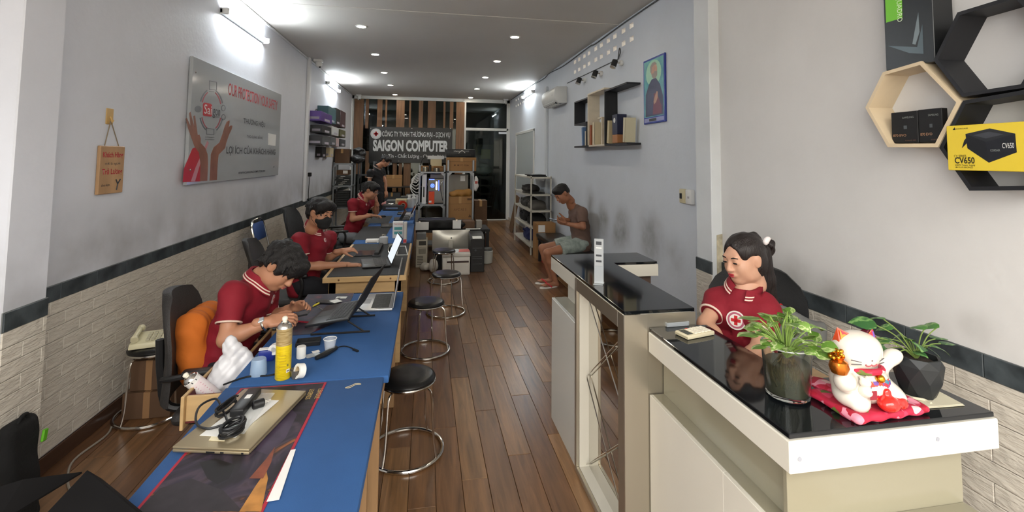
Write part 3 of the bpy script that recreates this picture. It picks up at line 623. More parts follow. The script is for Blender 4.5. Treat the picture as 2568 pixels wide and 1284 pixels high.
# framed picture of a bearded man in blue robe (generic)
pc = thing('framed_picture', 'tall blue framed picture of a bearded man in dark robe', 'picture', (XR, 4.56, 2.14))
PA = XR-.02
B('frame', M('frame_blue', '2d3f94', .25), (PA, 4.33, 2.14), (XR, 4.8, 2.84), pc, .004)
PA -= .0005
def pq(u, v, d=0): return (PA-d, 4.8-u*.47, 2.84-v*.70)      # u to the viewer's right, v down
def ppoly(name, pts, mat, d): 
    a = [pq(u, v, d) for u, v in pts]; MB().add(a, [tuple(range(len(a)))]).build(name, mat, pc, smooth=None)
def blobpts(cu, cv, ru, rv, n=18): return [(cu+ru*math.cos(2*math.pi*i/n), cv+rv*math.sin(2*math.pi*i/n)) for i in range(n)]
ppoly('print_sky', [(.04, .03), (.96, .03), (.96, .9), (.04, .9)], M('print_teal', '2f7f97', .3, col2='6fb9b4', vs=5), .0005)
ppoly('print_halo', blobpts(.5, .24, .36, .2), M('print_halo', '9fd0b4', .3), .0008)
ppoly('print_robe', [(.1, .89), (.12, .55), (.28, .4), (.42, .33), (.62, .33), (.8, .44), (.92, .62), (.94, .89)], M('print_navy', '262a58', .35, var=.4, vs=9), .001)
ppoly('print_sash', [(.45, .87), (.52, .55), (.66, .56), (.86, .76), (.86, .87)], M('print_maroon', '6b2140', .35), .0012)
ppoly('print_face', blobpts(.53, .2, .15, .1), M('print_face', 'c79c86', .4, var=.2, vs=14), .0014)
ppoly('print_hair', [(.36, .22), (.35, .13), (.45, .08), (.58, .08), (.68, .13), (.55, .12), (.44, .15), (.41, .23)], M('print_hairs', '9a9088', .5), .0017)
ppoly('print_beard', [(.42, .24), (.5, .25), (.56, .22), (.68, .23), (.68, .29), (.6, .33), (.5, .33), (.43, .29)], M('print_hairs'), .0017)
ppoly('print_hand', [(.5, .68), (.56, .6), (.64, .53), (.7, .54), (.69, .63), (.62, .69), (.53, .72)], M('print_face'), .0017)
ppoly('caption_band', [(.04, .915), (.96, .915), (.96, .975), (.04, .975)], M('print_lilac', '8f93c4', .3), .0008)
ppoly('caption_plate', [(.28, .925), (.62, .925), (.62, .965), (.28, .965)], M_DARKINK, .0012)
# switches
sw = thing('switch_box', 'cream switch and socket box on the wall edge', 'switch', (XR, 3.95, 1.35))
for i, (a, b) in enumerate(((3.955, 4.05), (3.85, 3.945))):
    B('plate', M('cream_plastic', 'cdc4a2', .4) if i == 0 else M_PLW, (XR-.04, a, 1.36), (XR, b, 1.49), sw, .008, seg=2)
B('rocker', M_BLACK, (XR-.046, 4.0, 1.4), (XR-.038, 4.035, 1.45), sw); B('socket_slot', M_DARKINK, (XR-.0415, 3.88, 1.41), (XR-.039, 3.885, 1.43), sw); B('socket_slot', M_DARKINK, (XR-.0415, 3.9, 1.41), (XR-.039, 3.905, 1.43), sw)
# white board
wb = thing('white_board', 'narrow framed glass board on the far wall', 'board', (XR, 11.2, .9))
B('panel', M('board_face', 'b9c2c4', .15), (XR-.012, 10.22, .95), (XR, 12.3, 2.4), wb); 
MB().box((XR-.025, 10.18, .9), (XR, 10.24, 2.43)).box((XR-.025, 12.28, .9), (XR, 12.34, 2.43)).box((XR-.025, 10.18, 2.38), (XR, 12.34, 2.44)).box((XR-.025, 10.18, .88), (XR, 12.34, .94)).build('frame', M_ALU, wb, bevel=.003)
# ---------------------------------------------------------------- hexagon shelves on the near right wall
XH = XN-.13
def hy_(px, py, X=XH): p = PX(px, py, X); return Vector((p.y, p.z))
def hexshelf(name, label, pts, mat, depth=.13, t=.085):
    cen = sum(pts, Vector((0, 0)))/6; inn = [cen+(p-cen)*(1-t) for p in pts]
    T = thing(name, label, 'shelf', (XN, cen.x, min(p.y for p in pts)), group='hexagon shelves')
    for i in range(6):
        j = (i+1) % 6; q = [pts[i], pts[j], inn[j], inn[i]]
        a = [(XN, p.x, p.y) for p in q]; b = [(XN-depth, p.x, p.y) for p in q]
        MB().add(a+b, [(0, 1, 2, 3), (7, 6, 5, 4), (0, 4, 5, 1), (1, 5, 6, 2), (2, 6, 7, 3), (3, 7, 4, 0)]).build('side_board', mat, T, smooth=None)
    return T, cen
M_HEXW = M('hex_wood', 'd9c6a6', .5, var=.12, vs=6); M_HEXB = M('hex_black', '1a1b1f', .5)
hw = [hy_(*q) for q in ((2310, 153), (2411, 256), (2352, 369), (2226, 369), (2170, 270), (2214, 181))]
hexshelf('hexagon_shelf', 'pale wooden hexagon shelf holding two small black boxes', hw, M_HEXW)
def hex3(A, Bq, Cq): O = Bq+Cq-A; return [O+(q-O)*.975 for q in (A, Bq, 2*O-Cq, 2*O-A, 2*O-Bq, Cq)], O
A, Bq, Cq = hy_(2338, 152), hy_(2399, 29), hy_(2411, 246); pts, _ = hex3(A, Bq, Cq)
hexshelf('hexagon_shelf', 'empty black hexagon shelf above the yellow box', pts, M_HEXB)
A, Bq, Cq = hy_(2352, 371), hy_(2413, 250), hy_(2429, 481); pts2, cen2 = hex3(A, Bq, Cq)
hexshelf('hexagon_shelf', 'black hexagon shelf holding the yellow power supply box', pts2, M_HEXB)
nY = Vector((0, -1, 0))
def small_ssd(px0, px1, pyt, pyb, label, tx):
    X = XN-.1; a, b = PX(px0, pyb, X), PX(px1, pyt, X); zb_ = hw[3].y+.017
    T = thing('drive_box', label, 'box', (XN-.08, (a.y+b.y)/2, zb_))
    B('carton', M_BLKMAT, (X, b.y, zb_), (X+.03, a.y, b.z), T, .002); w = a.y-b.y
    text('lettering', tx, (X-.0005, a.y-.008, zb_+.028), nY, Zv, w*.5, .011, M('label_tan', 'b58a6a', .5), T); text('lettering', 'SAMSUNG', (X-.0005, a.y-w*.45, b.z-.03), nY, Zv, w*.42, .008, M('label_grey', '8a8f8c', .5), T)
    B('print_chip', M('label_slate', '4a4f52', .4), (X-.0006, a.y-w*.6, zb_+.06), (X, a.y-w*.48, zb_+.075), T, 0); text('lettering', 'V-NAND SSD', (X-.0005, a.y-w*.52, zb_+.008), nY, Zv, w*.4, .005, M('label_brown', '7a5545', .5), T)
small_ssd(2237, 2300, 277, 358, 'black solid state drive box at the open side of the wooden hexagon', '870 EVO'); small_ssd(2305, 2361, 270, 357, 'black solid state drive box tucked beside its twin in the wooden hexagon', '870 EVO')
# yellow power supply carton
X = XN-.15; a, b = PX(2379, 455, X), PX(2379, 316, X); ya, zb_, zt_ = a.y, a.z, b.z; yb = ya-.36
zb_ = PX(2429, 470, XH).z-.0+.0; zb_ = max(pts2[4].y, pts2[5].y)+.02; 
zb_ = PX(2394, 427, X).z
yx = thing('power_supply_box', 'yellow power supply carton with a black unit printed on it', 'box', (XN-.08, ya-.18, zb_))
B('carton', M('carton_yellow', 'dcc23a', .4), (X, yb, zb_), (XN-.02, ya, zt_), yx, .002)
XF = X-.0006; yA = PX(2394, 400, X).y
def ytxt(t, px0, py0, px1, py1, mat=M_BLACK, bold=0): q, r = PX(px0, py0, XF), PX(px1, py1, XF); text('lettering', t, q, nY, Zv, q.y-r.y, r.z-q.z, mat, yx, .0005, bold)
ytxt('CORSAIR', 2397, 325, 2428, 320); ytxt('CV SERIES', 2393, 394, 2423, 388); ytxt('CV650', 2395, 410, 2444, 394, bold=.02); ytxt('650W Power Supply', 2396, 417, 2446, 412); ytxt('80 PLUS BRONZE', 2397, 421, 2440, 418)
def yp(pts, mat, d=.0006, nm='print_unit'):
    q = [PX(*p, X-d) for p in pts]; MB().add(q, [tuple(range(len(q)))]).build(nm, mat, yx, smooth=None)
yp([(2421, 336), (2482, 322), (2546, 335), (2472, 356)], M('print_psu_top', '24262a', .4)); yp([(2421, 336), (2472, 356), (2480, 408), (2426, 372)], M('print_psu_side', '14161a', .4)); yp([(2472, 356), (2546, 335), (2550, 382), (2480, 408)], M('print_psu_front', '191b22', .4))
yp([(2424, 345), (2424, 360), (2412, 372), (2418, 352)], M('print_psu_side'), .0007, 'print_cable'); ytxt('CV650', 2514, 372, 2543, 358, M_PAPER); ytxt('CORSAIR', 2484, 380, 2508, 374, M('label_grey')); yp([(2389, 326), (2394, 319), (2396, 326)], M_BLACK, .0007, 'logo_sail')
yp([(2440, 339), (2480, 330), (2517, 337), (2472, 347)], M('print_fan', '3a3c42', .4), .0008, 'print_fan')
# graphics card carton standing on the wooden hexagon
X = XN-.12; zb_ = hw[0].y+.0; a, b = PX(2222, 175, X), PX(2345, 150, X)
gb = thing('graphics_card_box', 'tall black graphics card carton with a bright green label', 'box', (XN-.06, (a.y+b.y)/2, a.z-.0))
B('carton', M('carton_black', '1c1e20', .35), (X, b.y, a.z-.005), (XN-.02, a.y, a.z+.45), gb, .002)
q = [PX(*p, X-.0006) for p in ((2219, -20), (2222, 57), (2263, 45), (2262, -20))]; MB().add(q, [(0, 1, 2, 3)]).build('green_label', M('label_green', '6fbf2e', .4), gb, smooth=None)
q0 = PX(2246, -8, X-.001); text('lettering', 'QUADRO', q0, (0, 0, -1), (0, -1, 0), .115, .026, M('label_white_green', 'dcecc9', .5), gb, .0006)
q = [PX(*p, X-.0006) for p in ((2226, 115), (2280, 133), (2316, 135), (2313, 60), (2300, 118))]; MB().add(q, [(0, 1, 2, 3, 4)]).build('print_swirl', M('print_slate', '46545a', .3), gb, smooth=None)
q = [PX(*p, X-.0006) for p in ((2288, 110), (2297, 60), (2303, 30), (2306, 80), (2296, 112))]; MB().add(q, [(0, 1, 2, 3, 4)]).build('print_swirl', M('print_silver', '6c777b', .3), gb, smooth=None)
# ================================================================ desks, stools, counter
M_FELT = M('blue_felt', '2d588f', .85, var=.18, vs=3, bump=.15, bs=400); M_PINE = M('pine', 'c9a877', .5, var=.18, vs=4, stretch=(1, 1, 6), bump=.03, bs=50)
M_PINE2 = M('plywood_panel', 'a98660', .55, var=.22, vs=4, stretch=(6, 6, 1)); M_MAT = M('black_mat', '1e2022', .7, bump=.1, bs=300); M_REDIN = M('drawer_red', '5c1f22', .6)
# near blue desk
d1 = thing('work_desk', 'blue covered desk carrying the gold laptop and picture mat', 'desk', (-.5, 1.45, 0))
B('table_top', M_FELT, (-.835, .75, .715), (-.172, 2.285, .75), d1, .006, seg=2)
for y in (.85, 2.1): B('leg', M_PINE2, (-.79, y, 0), (-.215, y+.035, .715), d1)
B('rail', M_PINE2, (-.8, .9, .63), (-.775, 2.1, .7), d1)
d2 = thing('work_desk', 'blue covered desk with open drawers, spray can and opened laptops', 'desk', (-.49, 2.9, 0))
B('table_top', M_FELT, (-.83, 2.292, .715), (-.15, 3.68, .75), d2, .006, seg=2)
for y in (2.34, 3.5): B('leg', M_PINE2, (-.78, y, 0), (-.19, y+.035, .715), d2)
B('rail', M_PINE2, (-.2, 2.3, .62), (-.18, 3.5, .715), d2)
def drawer(parent, y0, y1, x0, x1, z0, z1):
    t = .014
    D = MB().box((x0, y0, z0), (x1, y1, z0+.008)).build('drawer', M_REDIN, parent, bevel=.001)
    for nm, lo, hi, mt in (('drawer_front', (x0-t, y0-.02, z0-.02), (x0, y1+.02, z1+.008), M_PINE), ('drawer_side', (x0, y0, z0+.008), (x1, y0+t, z1), M_PINE), ('drawer_side', (x0, y1-t, z0+.008), (x1, y1, z1), M_PINE)):
        MB().box(lo, hi).build(nm, mt, D, bevel=.002)
    MB().box((x0+.0005, y0+t, z0+.009), (x0+.004, y1-t, z1)).box((x0+.001, y0+t+.0005, z0+.009), (x1, y0+t+.003, z1)).build('drawer_lining', M_REDIN, D, smooth=None)
drawer(d2, 2.36, 2.64, -1.02, -.78, .575, .69); drawer(d2, 2.72, 3.12, -.9, -.78, .6, .70)
d3 = thing('work_desk', 'pine desk with a black mat in front of the masked man', 'desk', (-.49, 4.95, 0))
B('table_top', M_PINE, (-.83, 4.18, .705), (-.15, 5.74, .748), d3, .003)
MB().box((-.80, 4.2, .748), (-.17, 5.72, .752)).build('desk_mat', M_MAT, d3, bevel=.001)
MB().box((-.79, 4.24, .6), (-.19, 4.262, .705)).build('apron', M_PINE, d3, bevel=.002)
for x in (-.79, -.25): 
    for y in (4.24, 5.62): B('leg', M_PINE, (x, y, 0), (x+.06, y+.06, .705), d3)
B('rail', M_PINE, (-.22, 4.3, .6), (-.2, 5.62, .705), d3)
for x in (-.7, -.28): MB().cyl((x, 4.179, .727), (x, 4.177, .727), .008, n=8).build('knot', M('knot_brown', '6b4a2a', .6), d3)
for i, (y0, y1, lb) in enumerate(((5.76, 7.4, 'blue covered desk where the man props his chin on his hand'), (7.42, 9.0, 'blue covered desk crowded with red roll and white bottles'), (9.02, 10.3, 'blue covered desk at the far end of the row'))):
    d = thing('work_desk', lb, 'desk', (-.49, (y0+y1)/2, 0))
    B('table_top', M_FELT, (-.83, y0, .715), (-.16-.02*i, y1, .75), d, .006, seg=2)
    for y in (y0+.08, y1-.12): B('leg', M_PINE2, (-.79, y, 0), (-.22, y+.035, .715), d)
    B('skirt', M_FELT, (-.18-.02*i, y0+.01, .55), (-.165-.02*i, y1-.01, .715), d)
# chrome stools -------------------------------------------------------
M_LEATH = M('black_vinyl', '131314', .32, bump=.05, bs=200)
def stool(loc, label, rz=0, r=.165, h=.445):
    T = thing('stool', label, 'stool', loc, rz)
    MB().lathe([(r-.012, h-.03), (r-.002, h-.024), (r, h-.014), (r-.006, h-.004), (r*.85, h+.006), (r*.5, h+.008), (.0001, h+.004)], 36).build('seat', M_LEATH, T, world=False)
    MB().tube(arc((0, 0, h-.03), r-.004, 0, 2*math.pi, 40)[:-1], .008, 8, closed=True).build('seat_rim', M_STEEL, T, world=False)
    rb = r+.05
    MB().tube(arc((0, 0, .012), rb, 0, 2*math.pi, 48)[:-1], .011, 10, closed=True).build('foot_ring', M_STEEL, T, world=False)
    for k in range(4):
        a = k*math.pi/2+.75; c, s = math.cos(a), math.sin(a)
        MB().tube(spline([(c*(r-.06), s*(r-.06), h-.032), (c*(r-.015), s*(r-.015), h-.05), (c*(r+.012), s*(r+.012), h-.1), (c*(r+.028), s*(r+.028), .12), (c*rb, s*rb, .014)], 5), .007, 8).build('leg', M_STEEL, T, world=False)
    return T
stool((-.083, 2.985, 0), 'black round stool with chrome ring base beside the rubber band desk', .2)
stool((.025, 4.46, 0), 'black round stool with chrome ring base next to the pine desk corner', .5)
stool((.252, 5.5, 0), 'black round stool with chrome ring standing in the open aisle', 1.1)
p = PZ(1113, 626, .445); stool((p.x, p.y, 0), 'black round stool right in front of the white printer', .1)
stool((-1.8, 3.69, 0), 'round chrome stool carrying the cream telephone by the brick wall', .4, r=.16, h=.46)
# reception counter ------------------------------------------------------
M_GLB = M('black_glass', '0e1114', .06, spec=.6); M_LAM = M('cream_laminate', 'd5d1c4', .3, var=.04, vs=2); M_ALU2 = M('brushed_aluminium', 'b9b2a3', .32, metal=.85, var=.08, vs=2, stretch=(1, 1, .2)); M_OLV = M('gloss_taupe', '8f8a76', .16); M_MIR = M('mirror', 'd8d6d0', .03, metal=1.)
uc = thing('reception_counter', 'high reception counter with mirror lattice panel and black glass top', 'counter', (1.05, 2.5, 0))
X0, XB, Ya, Ym, Yz, ZT = .86, 1.2, 1.97, 2.66, 3.2, 1.09
MB().prism([(X0+.004, Ya+.004), (XB, Ya+.004), (XB, 2.9), (1.5, 2.9), (1.5, Yz), (X0+.004, Yz)], .015, O=(0, 0, ZT-.015)).build('glass_top', M_GLB, uc, bevel=.002)
fw = .07; zt = ZT-.015
MB().box((X0, Ya, 0), (X0+.02, Ya+fw, zt)).box((X0, Ym-.025, 0), (X0+.02, Ym, zt)).box((X0, Ya+fw, zt-.075), (X0+.02, Ym-.025, zt)).box((X0, Ya+fw, 0), (X0+.02, Ym-.025, .03)).build('mirror_frame', M_ALU2, uc, bevel=.003)
MB().box((X0+.02, Ym-.03, 0), (X0+.075, Ym-.0, zt)).box((X0+.02, Ya+fw-.02, 0), (X0+.075, Ya+fw, zt)).box((X0+.02, Ya+fw, 0), (X0+.075, Ym-.03, .03)).box((X0+.02, Ya+fw, zt-.075), (X0+.075, Ym-.03, zt-.04)).build('recess_lining', M_LAM, uc, smooth=None)
MB().box((X0+.075, Ya+fw-.02, 0), (X0+.08, Ym, zt)).build('mirror', M_MIR, uc, smooth=None)
ya_, yb_ = Ya+fw, Ym-.03
for (ay, az, by, bz) in ((yb_, .99, ya_, .52), (ya_, .99, yb_, .52), (yb_, .52, ya_, .04), (ya_, .52, yb_, .04)):
    MB().tube([(X0+.062, ay, az), (X0+.062, by, bz)], .0035, 6).build('lattice_rod', M_STEEL, uc)
MB().box((X0, Ya-.004, 0), (X0+.11, Ya, zt)).build('pilaster', M_ALU2, uc, bevel=.001)
MB().box((X0+.11, Ya-.002, 0), (XB, Ya, zt)).build('end_panel', M('brushed_aluminium'), uc, smooth=None)
MB().box((X0+.08, Ya, 0), (XB-.02, Ym, zt)).build('carcass', M_LAM, uc, smooth=None)
B('fascia', M_LAM, (X0+.004, Ym, zt-.085), (X0+.03, Yz, zt), uc, .002)
B('lower_panel', M('white_laminate', 'cfcfc8', .25), (X0+.01, Ym, 0), (X0+.03, Yz, .8), uc, .002); B('ledge', M_OLV, (X0+.03, Ym, .77), (X0+.12, Yz, .8), uc, .001); B('recess_panel', M_LAM, (X0+.12, Ym, 0), (XB, Yz-.02, zt-.001), uc, .001)
B('return_fascia', M_LAM, (XB, 2.885, zt-.075), (1.5, 2.9, zt), uc, .002); B('return_fascia', M_LAM, (1.485, 2.9, zt-.075), (1.5, Yz, zt), uc, .002)
B('return_leg', M('walnut_dark', '5d4a40', .3), (1.36, 2.95, 0), (1.48, Yz-.02, zt-.075), uc, .002)
lc = thing('reception_counter', 'low reception counter with overhanging black glass top and cream edges', 'counter', (1.2, 1.55, 0))
XA, XE, YA, YE, ZL = .97, 1.67, 1.15, 1.962, 1.016
top = [(XA, YA), (XE, YA), (XE, 1.43), (1.25, 1.43), (1.25, YE), (XA, YE)]
MB().prism([(x+(.006 if x == XA else -.006 if x == XE else 0), y+(.006 if y == YA else 0)) for x, y in top], .014, O=(0, 0, ZL-.012)).build('glass_top', M_GLB, lc, bevel=.002)
MB().prism(top, .086, O=(0, 0, ZL-.1)).build('top_box', M_LAM, lc, bevel=.003)
B('recess_panel', M_OLV, (XA+.07, YA+.07, 0), (XA+.085, YE, ZL-.1), lc, .001); B('end_panel', M_OLV, (XA+.04, YA+.06, 0), (XE-.06, YA+.075, ZL-.1), lc, .001)
B('lower_panel', M_LAM, (XA+.004, YA+.3, 0), (XA+.02, YE, .735), lc, .001); B('lower_panel', M_LAM, (XA+.004, YA+.075, 0), (XA+.02, YA+.3, .735), lc, .001); B('ledge', M_OLV, (XA+.02, YA+.075, .715), (XA+.07, YE, .735), lc, .001)
B('plinth_step', M('gloss_taupe'), (XA+.06, YA+.01, 0), (XE-.06, YA+.06, .735), lc, .002)
B('back_leg', M_LAM, (XE-.08, YA+.075, 0), (XE-.06, 1.42, ZL-.1), lc, .001)
B('inner_desk', M('desk_oak', 'b79a74', .45, var=.15, vs=4, stretch=(1, 6, 1)), (1.252, 1.435, .86), (1.62, 1.93, .885), lc, .002)
for q in ((1.0, .955), (1.45, .965)): MB().cyl((q[0], YA-.0015, q[1]), (q[0], YA, q[1]), .006, n=12).build('screw_cap', M('cap_grey', '9a9da6', .4), lc)
# bench -----------------------------------------------------------------
bn = thing('bench', 'long black upholstered bench along the right wall', 'bench', (2.12, 6.9, 0))
B('seat', M_LEATH, (1.9, 5.75, .40), (2.34, 8.05, .47), bn, .02, seg=3); B('seat_frame', M_BLKMAT, (1.92, 5.78, .36), (2.33, 8.02, .40), bn)
for x in (1.93, 2.28): 
    for y in (5.8, 6.9, 7.96): B('leg', M_BLKMAT, (x, y, 0), (x+.045, y+.045, .36), bn)
B('back_rail', M_BLKMAT, (2.3, 5.8, .1), (2.325, 8.0, .14), bn)
# office chairs ---------------------------------------------------------
M_MESH = M('chair_charcoal', '2c2a29', .6, bump=.3, bs=220); M_CHP = M('chair_plastic', '1a1a1b', .45)
def office_chair(loc, rz, label, seat_h=.47, backh=.56, arms=True, bw=.24, mat=None, tilt=.12):
    """faces local +x"""
    T = thing('office_chair', label, 'chair', loc, rz); mt = mat or M_MESH
    MB().box((-.22, -.235, seat_h-.07), (.25, .235, seat_h)).build('seat', mt, T, bevel=.035, seg=3, world=False)
    n = 9; mb = MB(); vs = []
    for s_ in (0, 1):
        for i in range(n+1):
            for j in range(n+1):
                u, v = i/n*2-1, j/n; w = bw*(1-.42*max(0, (v-.6)/.4)**3)*(1-.12*(1-v)**3); z = seat_h+.02+backh*(v-.10*max(0, v-.7)*abs(u)**3)
                x = -.235-tilt*v-.03*math.sin(v*3.1)*(-1)-.05*(1-u*u)*.8 - (.045*(1-.6*abs(u)**4) if s_ else 0)
                vs.append((x, u*w, z))
    N = (n+1)**2; fs = []
    for i in range(n):
        for j in range(n):
            q = (i*(n+1)+j, (i+1)*(n+1)+j, (i+1)*(n+1)+j+1, i*(n+1)+j+1); fs.append(q); fs.append(tuple(N+k for k in reversed(q)))
    rim = [(i*(n+1)) for i in range(n+1)]+[n*(n+1)+j for j in range(1, n+1)]+[i*(n+1)+n for i in range(n-1, -1, -1)]+[j for j in range(n-1, 0, -1)]
    for a, b in zip(rim, rim[1:]+rim[:1]): fs.append((a, N+a, N+b, b))
    mb.add(vs, fs).build('backrest', mt, T, bevel=0, smooth=1.0, world=False)
    MB().tube(spline([(-.1, 0, seat_h-.08), (-.3, 0, seat_h-.06), (-.345, 0, seat_h+.1), (-.36, 0, seat_h+.3)], 6), .022, 8).build('back_bracket', M_CHP, T, world=False)
    if arms:
        for s in (-1, 1):
            y = .265*s
            MB().tube(spline([(.1, .2*s, seat_h-.06), (.1, y, seat_h-.03), (.13, y+.01*s, seat_h+.12), (.1, y, seat_h+.2), (0, y, seat_h+.2), (-.1, y, seat_h+.2), (-.2, y, seat_h+.19), (-.26, .22*s, seat_h+.17)], 5), .015, 8).build('arm_support', M_CHP, T, world=False)
            MB().box((-.16, y-.028, seat_h+.195), (.17, y+.028, seat_h+.225)).build('arm_rest', M_CHP, T, bevel=.012, seg=2, world=False)
    MB().cyl((0, 0, .1), (0, 0, seat_h-.07), .025, n=12).build('gas_lift', M_CHP, T, world=False)
    for k in range(5):
        a = k*2*math.pi/5+.3; c, s = math.cos(a), math.sin(a)
        L = MB().tube([(0, 0, .11), (c*.15, s*.15, .095), (c*.27, s*.27, .07)], [.024, .02, .015], 8).build('base_leg', M_CHP, T, world=False)
        MB().cyl((c*.27-s*.012, s*.27+c*.012, .03), (c*.27+s*.012, s*.27-c*.012, .03), .03, n=12).build('caster', M_BLACK, L, world=False)
    return T
office_chair((-1.05, 2.96, 0), .1, 'charcoal office chair with the orange cushion at its back', seat_h=.45, backh=.55, bw=.235, tilt=.03)
office_chair((-1.24, 4.86, 0), .1, 'charcoal office chair the masked man sits on', seat_h=.46, backh=.5)
office_chair((-1.3, 7.45, 0), .15, 'black mesh office chair with armrests under the man in glasses', seat_h=.47, backh=.56, mat=M('chair_mesh_black', '1b1c1e', .6, bump=.4, bs=150))
office_chair((-1.32, 6.35, 0), -.1, 'tall empty black office chair behind the masked man', seat_h=.47, backh=.62, bw=.26, mat=M('chair_mesh_black'))
office_chair((1.63, 2.22, 0), math.pi+.75, 'black and grey office chair the woman sits on', seat_h=.52, backh=.6, arms=False, bw=.26, mat=M('chair_black', '151617', .5, bump=.2, bs=180))
# folding chair with blue back by the brick wall
fc = thing('folding_chair', 'chrome framed folding chair with blue backrest by the brick wall', 'chair', (-1.8, 5.95, 0))
MB().tube(spline([(-1.62, 5.75, .012), (-1.78, 5.75, .45), (-1.9, 5.75, .9), (-1.92, 5.78, .98), (-1.93, 5.85, 1.02), (-1.93, 6.05, 1.02), (-1.92, 6.12, .98), (-1.9, 6.15, .9), (-1.78, 6.15, .45), (-1.62, 6.15, .012)], 5), .012, 8).build('front_frame', M_STEEL, fc)
MB().tube([(-1.95, 5.78, .012), (-1.7, 5.78, .47)], .011, 8).tube([(-1.95, 6.12, .012), (-1.7, 6.12, .47)], .011, 8).tube([(-1.95, 5.78, .05), (-1.95, 6.12, .05)], .009, 8).build('rear_frame', M_STEEL, fc)
B('seat', M('seat_blue', '223f74', .6), (-1.86, 5.77, .445), (-1.52, 6.13, .485), fc, .015, seg=2); MB().cbox((-1.9, 5.95, .89), (.03, .35, .2), Matrix.Rotation(-.25, 3, 'Y')).build('backrest', M('seat_blue'), fc, bevel=.012, seg=2)
# ================================================================ people
from mathutils.bvhtree import BVHTree
M_SK = [M('skin_warm', 'b27f62', .5, var=.08, vs=12, sub=.06), M('skin_tan', '9d6b50', .5, var=.1, vs=12, sub=.06), M('skin_light', 'c4967c', .5, var=.06, vs=14, sub=.08)]
M_HAIR = M('black_hair', '120f0f', .5, bump=.7, bs=90, stretch=(3, 3, .5)); M_HAIRB = M('dark_brown_hair', '1c1413', .36, bump=.5, bs=70, stretch=(4, 4, .3))
M_POLO = M('red_polo', '820f22', .8, var=.12, vs=7, bump=.25, bs=28); M_TRIMW = M('polo_trim', 'd9c3b4', .8); M_LIP = M('lip_pink', 'a8605a', .45); M_LIPR = M('lip_red', 'a02b35', .4)
def xform(Vq, c, R, s=1.): return (Vq*s) @ np.array(R, dtype=np.float32).T+np.array(c, dtype=np.float32)
def hsd(*a): return SDF(*a)
def head_mesh(vox=.0048, fem=False):
    h = SDF(.018)
    h.ell((0, -.014, .032), (.074, .094, .082)); h.ell((0, .018, -.03), (.060, .068, .082), k=.03); h.ell((0, .048, -.086), (.030 if fem else .034, .03, .024), k=.035)
    for s in (-1, 1):
        h.ell((s*.036, .05, -.032), (.026, .028, .03), k=.03); h.ell((s*.048, .01, -.07), (.018, .035, .024), k=.03)
        h.ell((s*.074, -.008, -.004), (.008, .021, .032), R=Matrix.Rotation(.3*s, 3, 'Z'), k=.006); h.ell((s*.077, -.012, .004), (.008, .018, .02), k=.004)
        h.ell((s*.031, .094, .008), (.019, .014, .010), k=.012, op='-')
        h.ell((s*.031, .078, .004), (.015, .012, .0105), k=.008)
        h.ell((s*.011, .094, -.03), (.0085, .010, .007), k=.008)
    h.cap((-.03, .078, .028), (.03, .078, .028), .012, k=.02)
    h.cap((0, .086, .012), (0, .104, -.026), .008, .0105, k=.012)
    h.ell((0, .084, -.056), (.024, .014, .012), k=.012)
    h.cap((0, -.022, -.05), (0, -.038, -.14), .052, .055, k=.03)
    return h.mesh(vox)
HEADS = {}
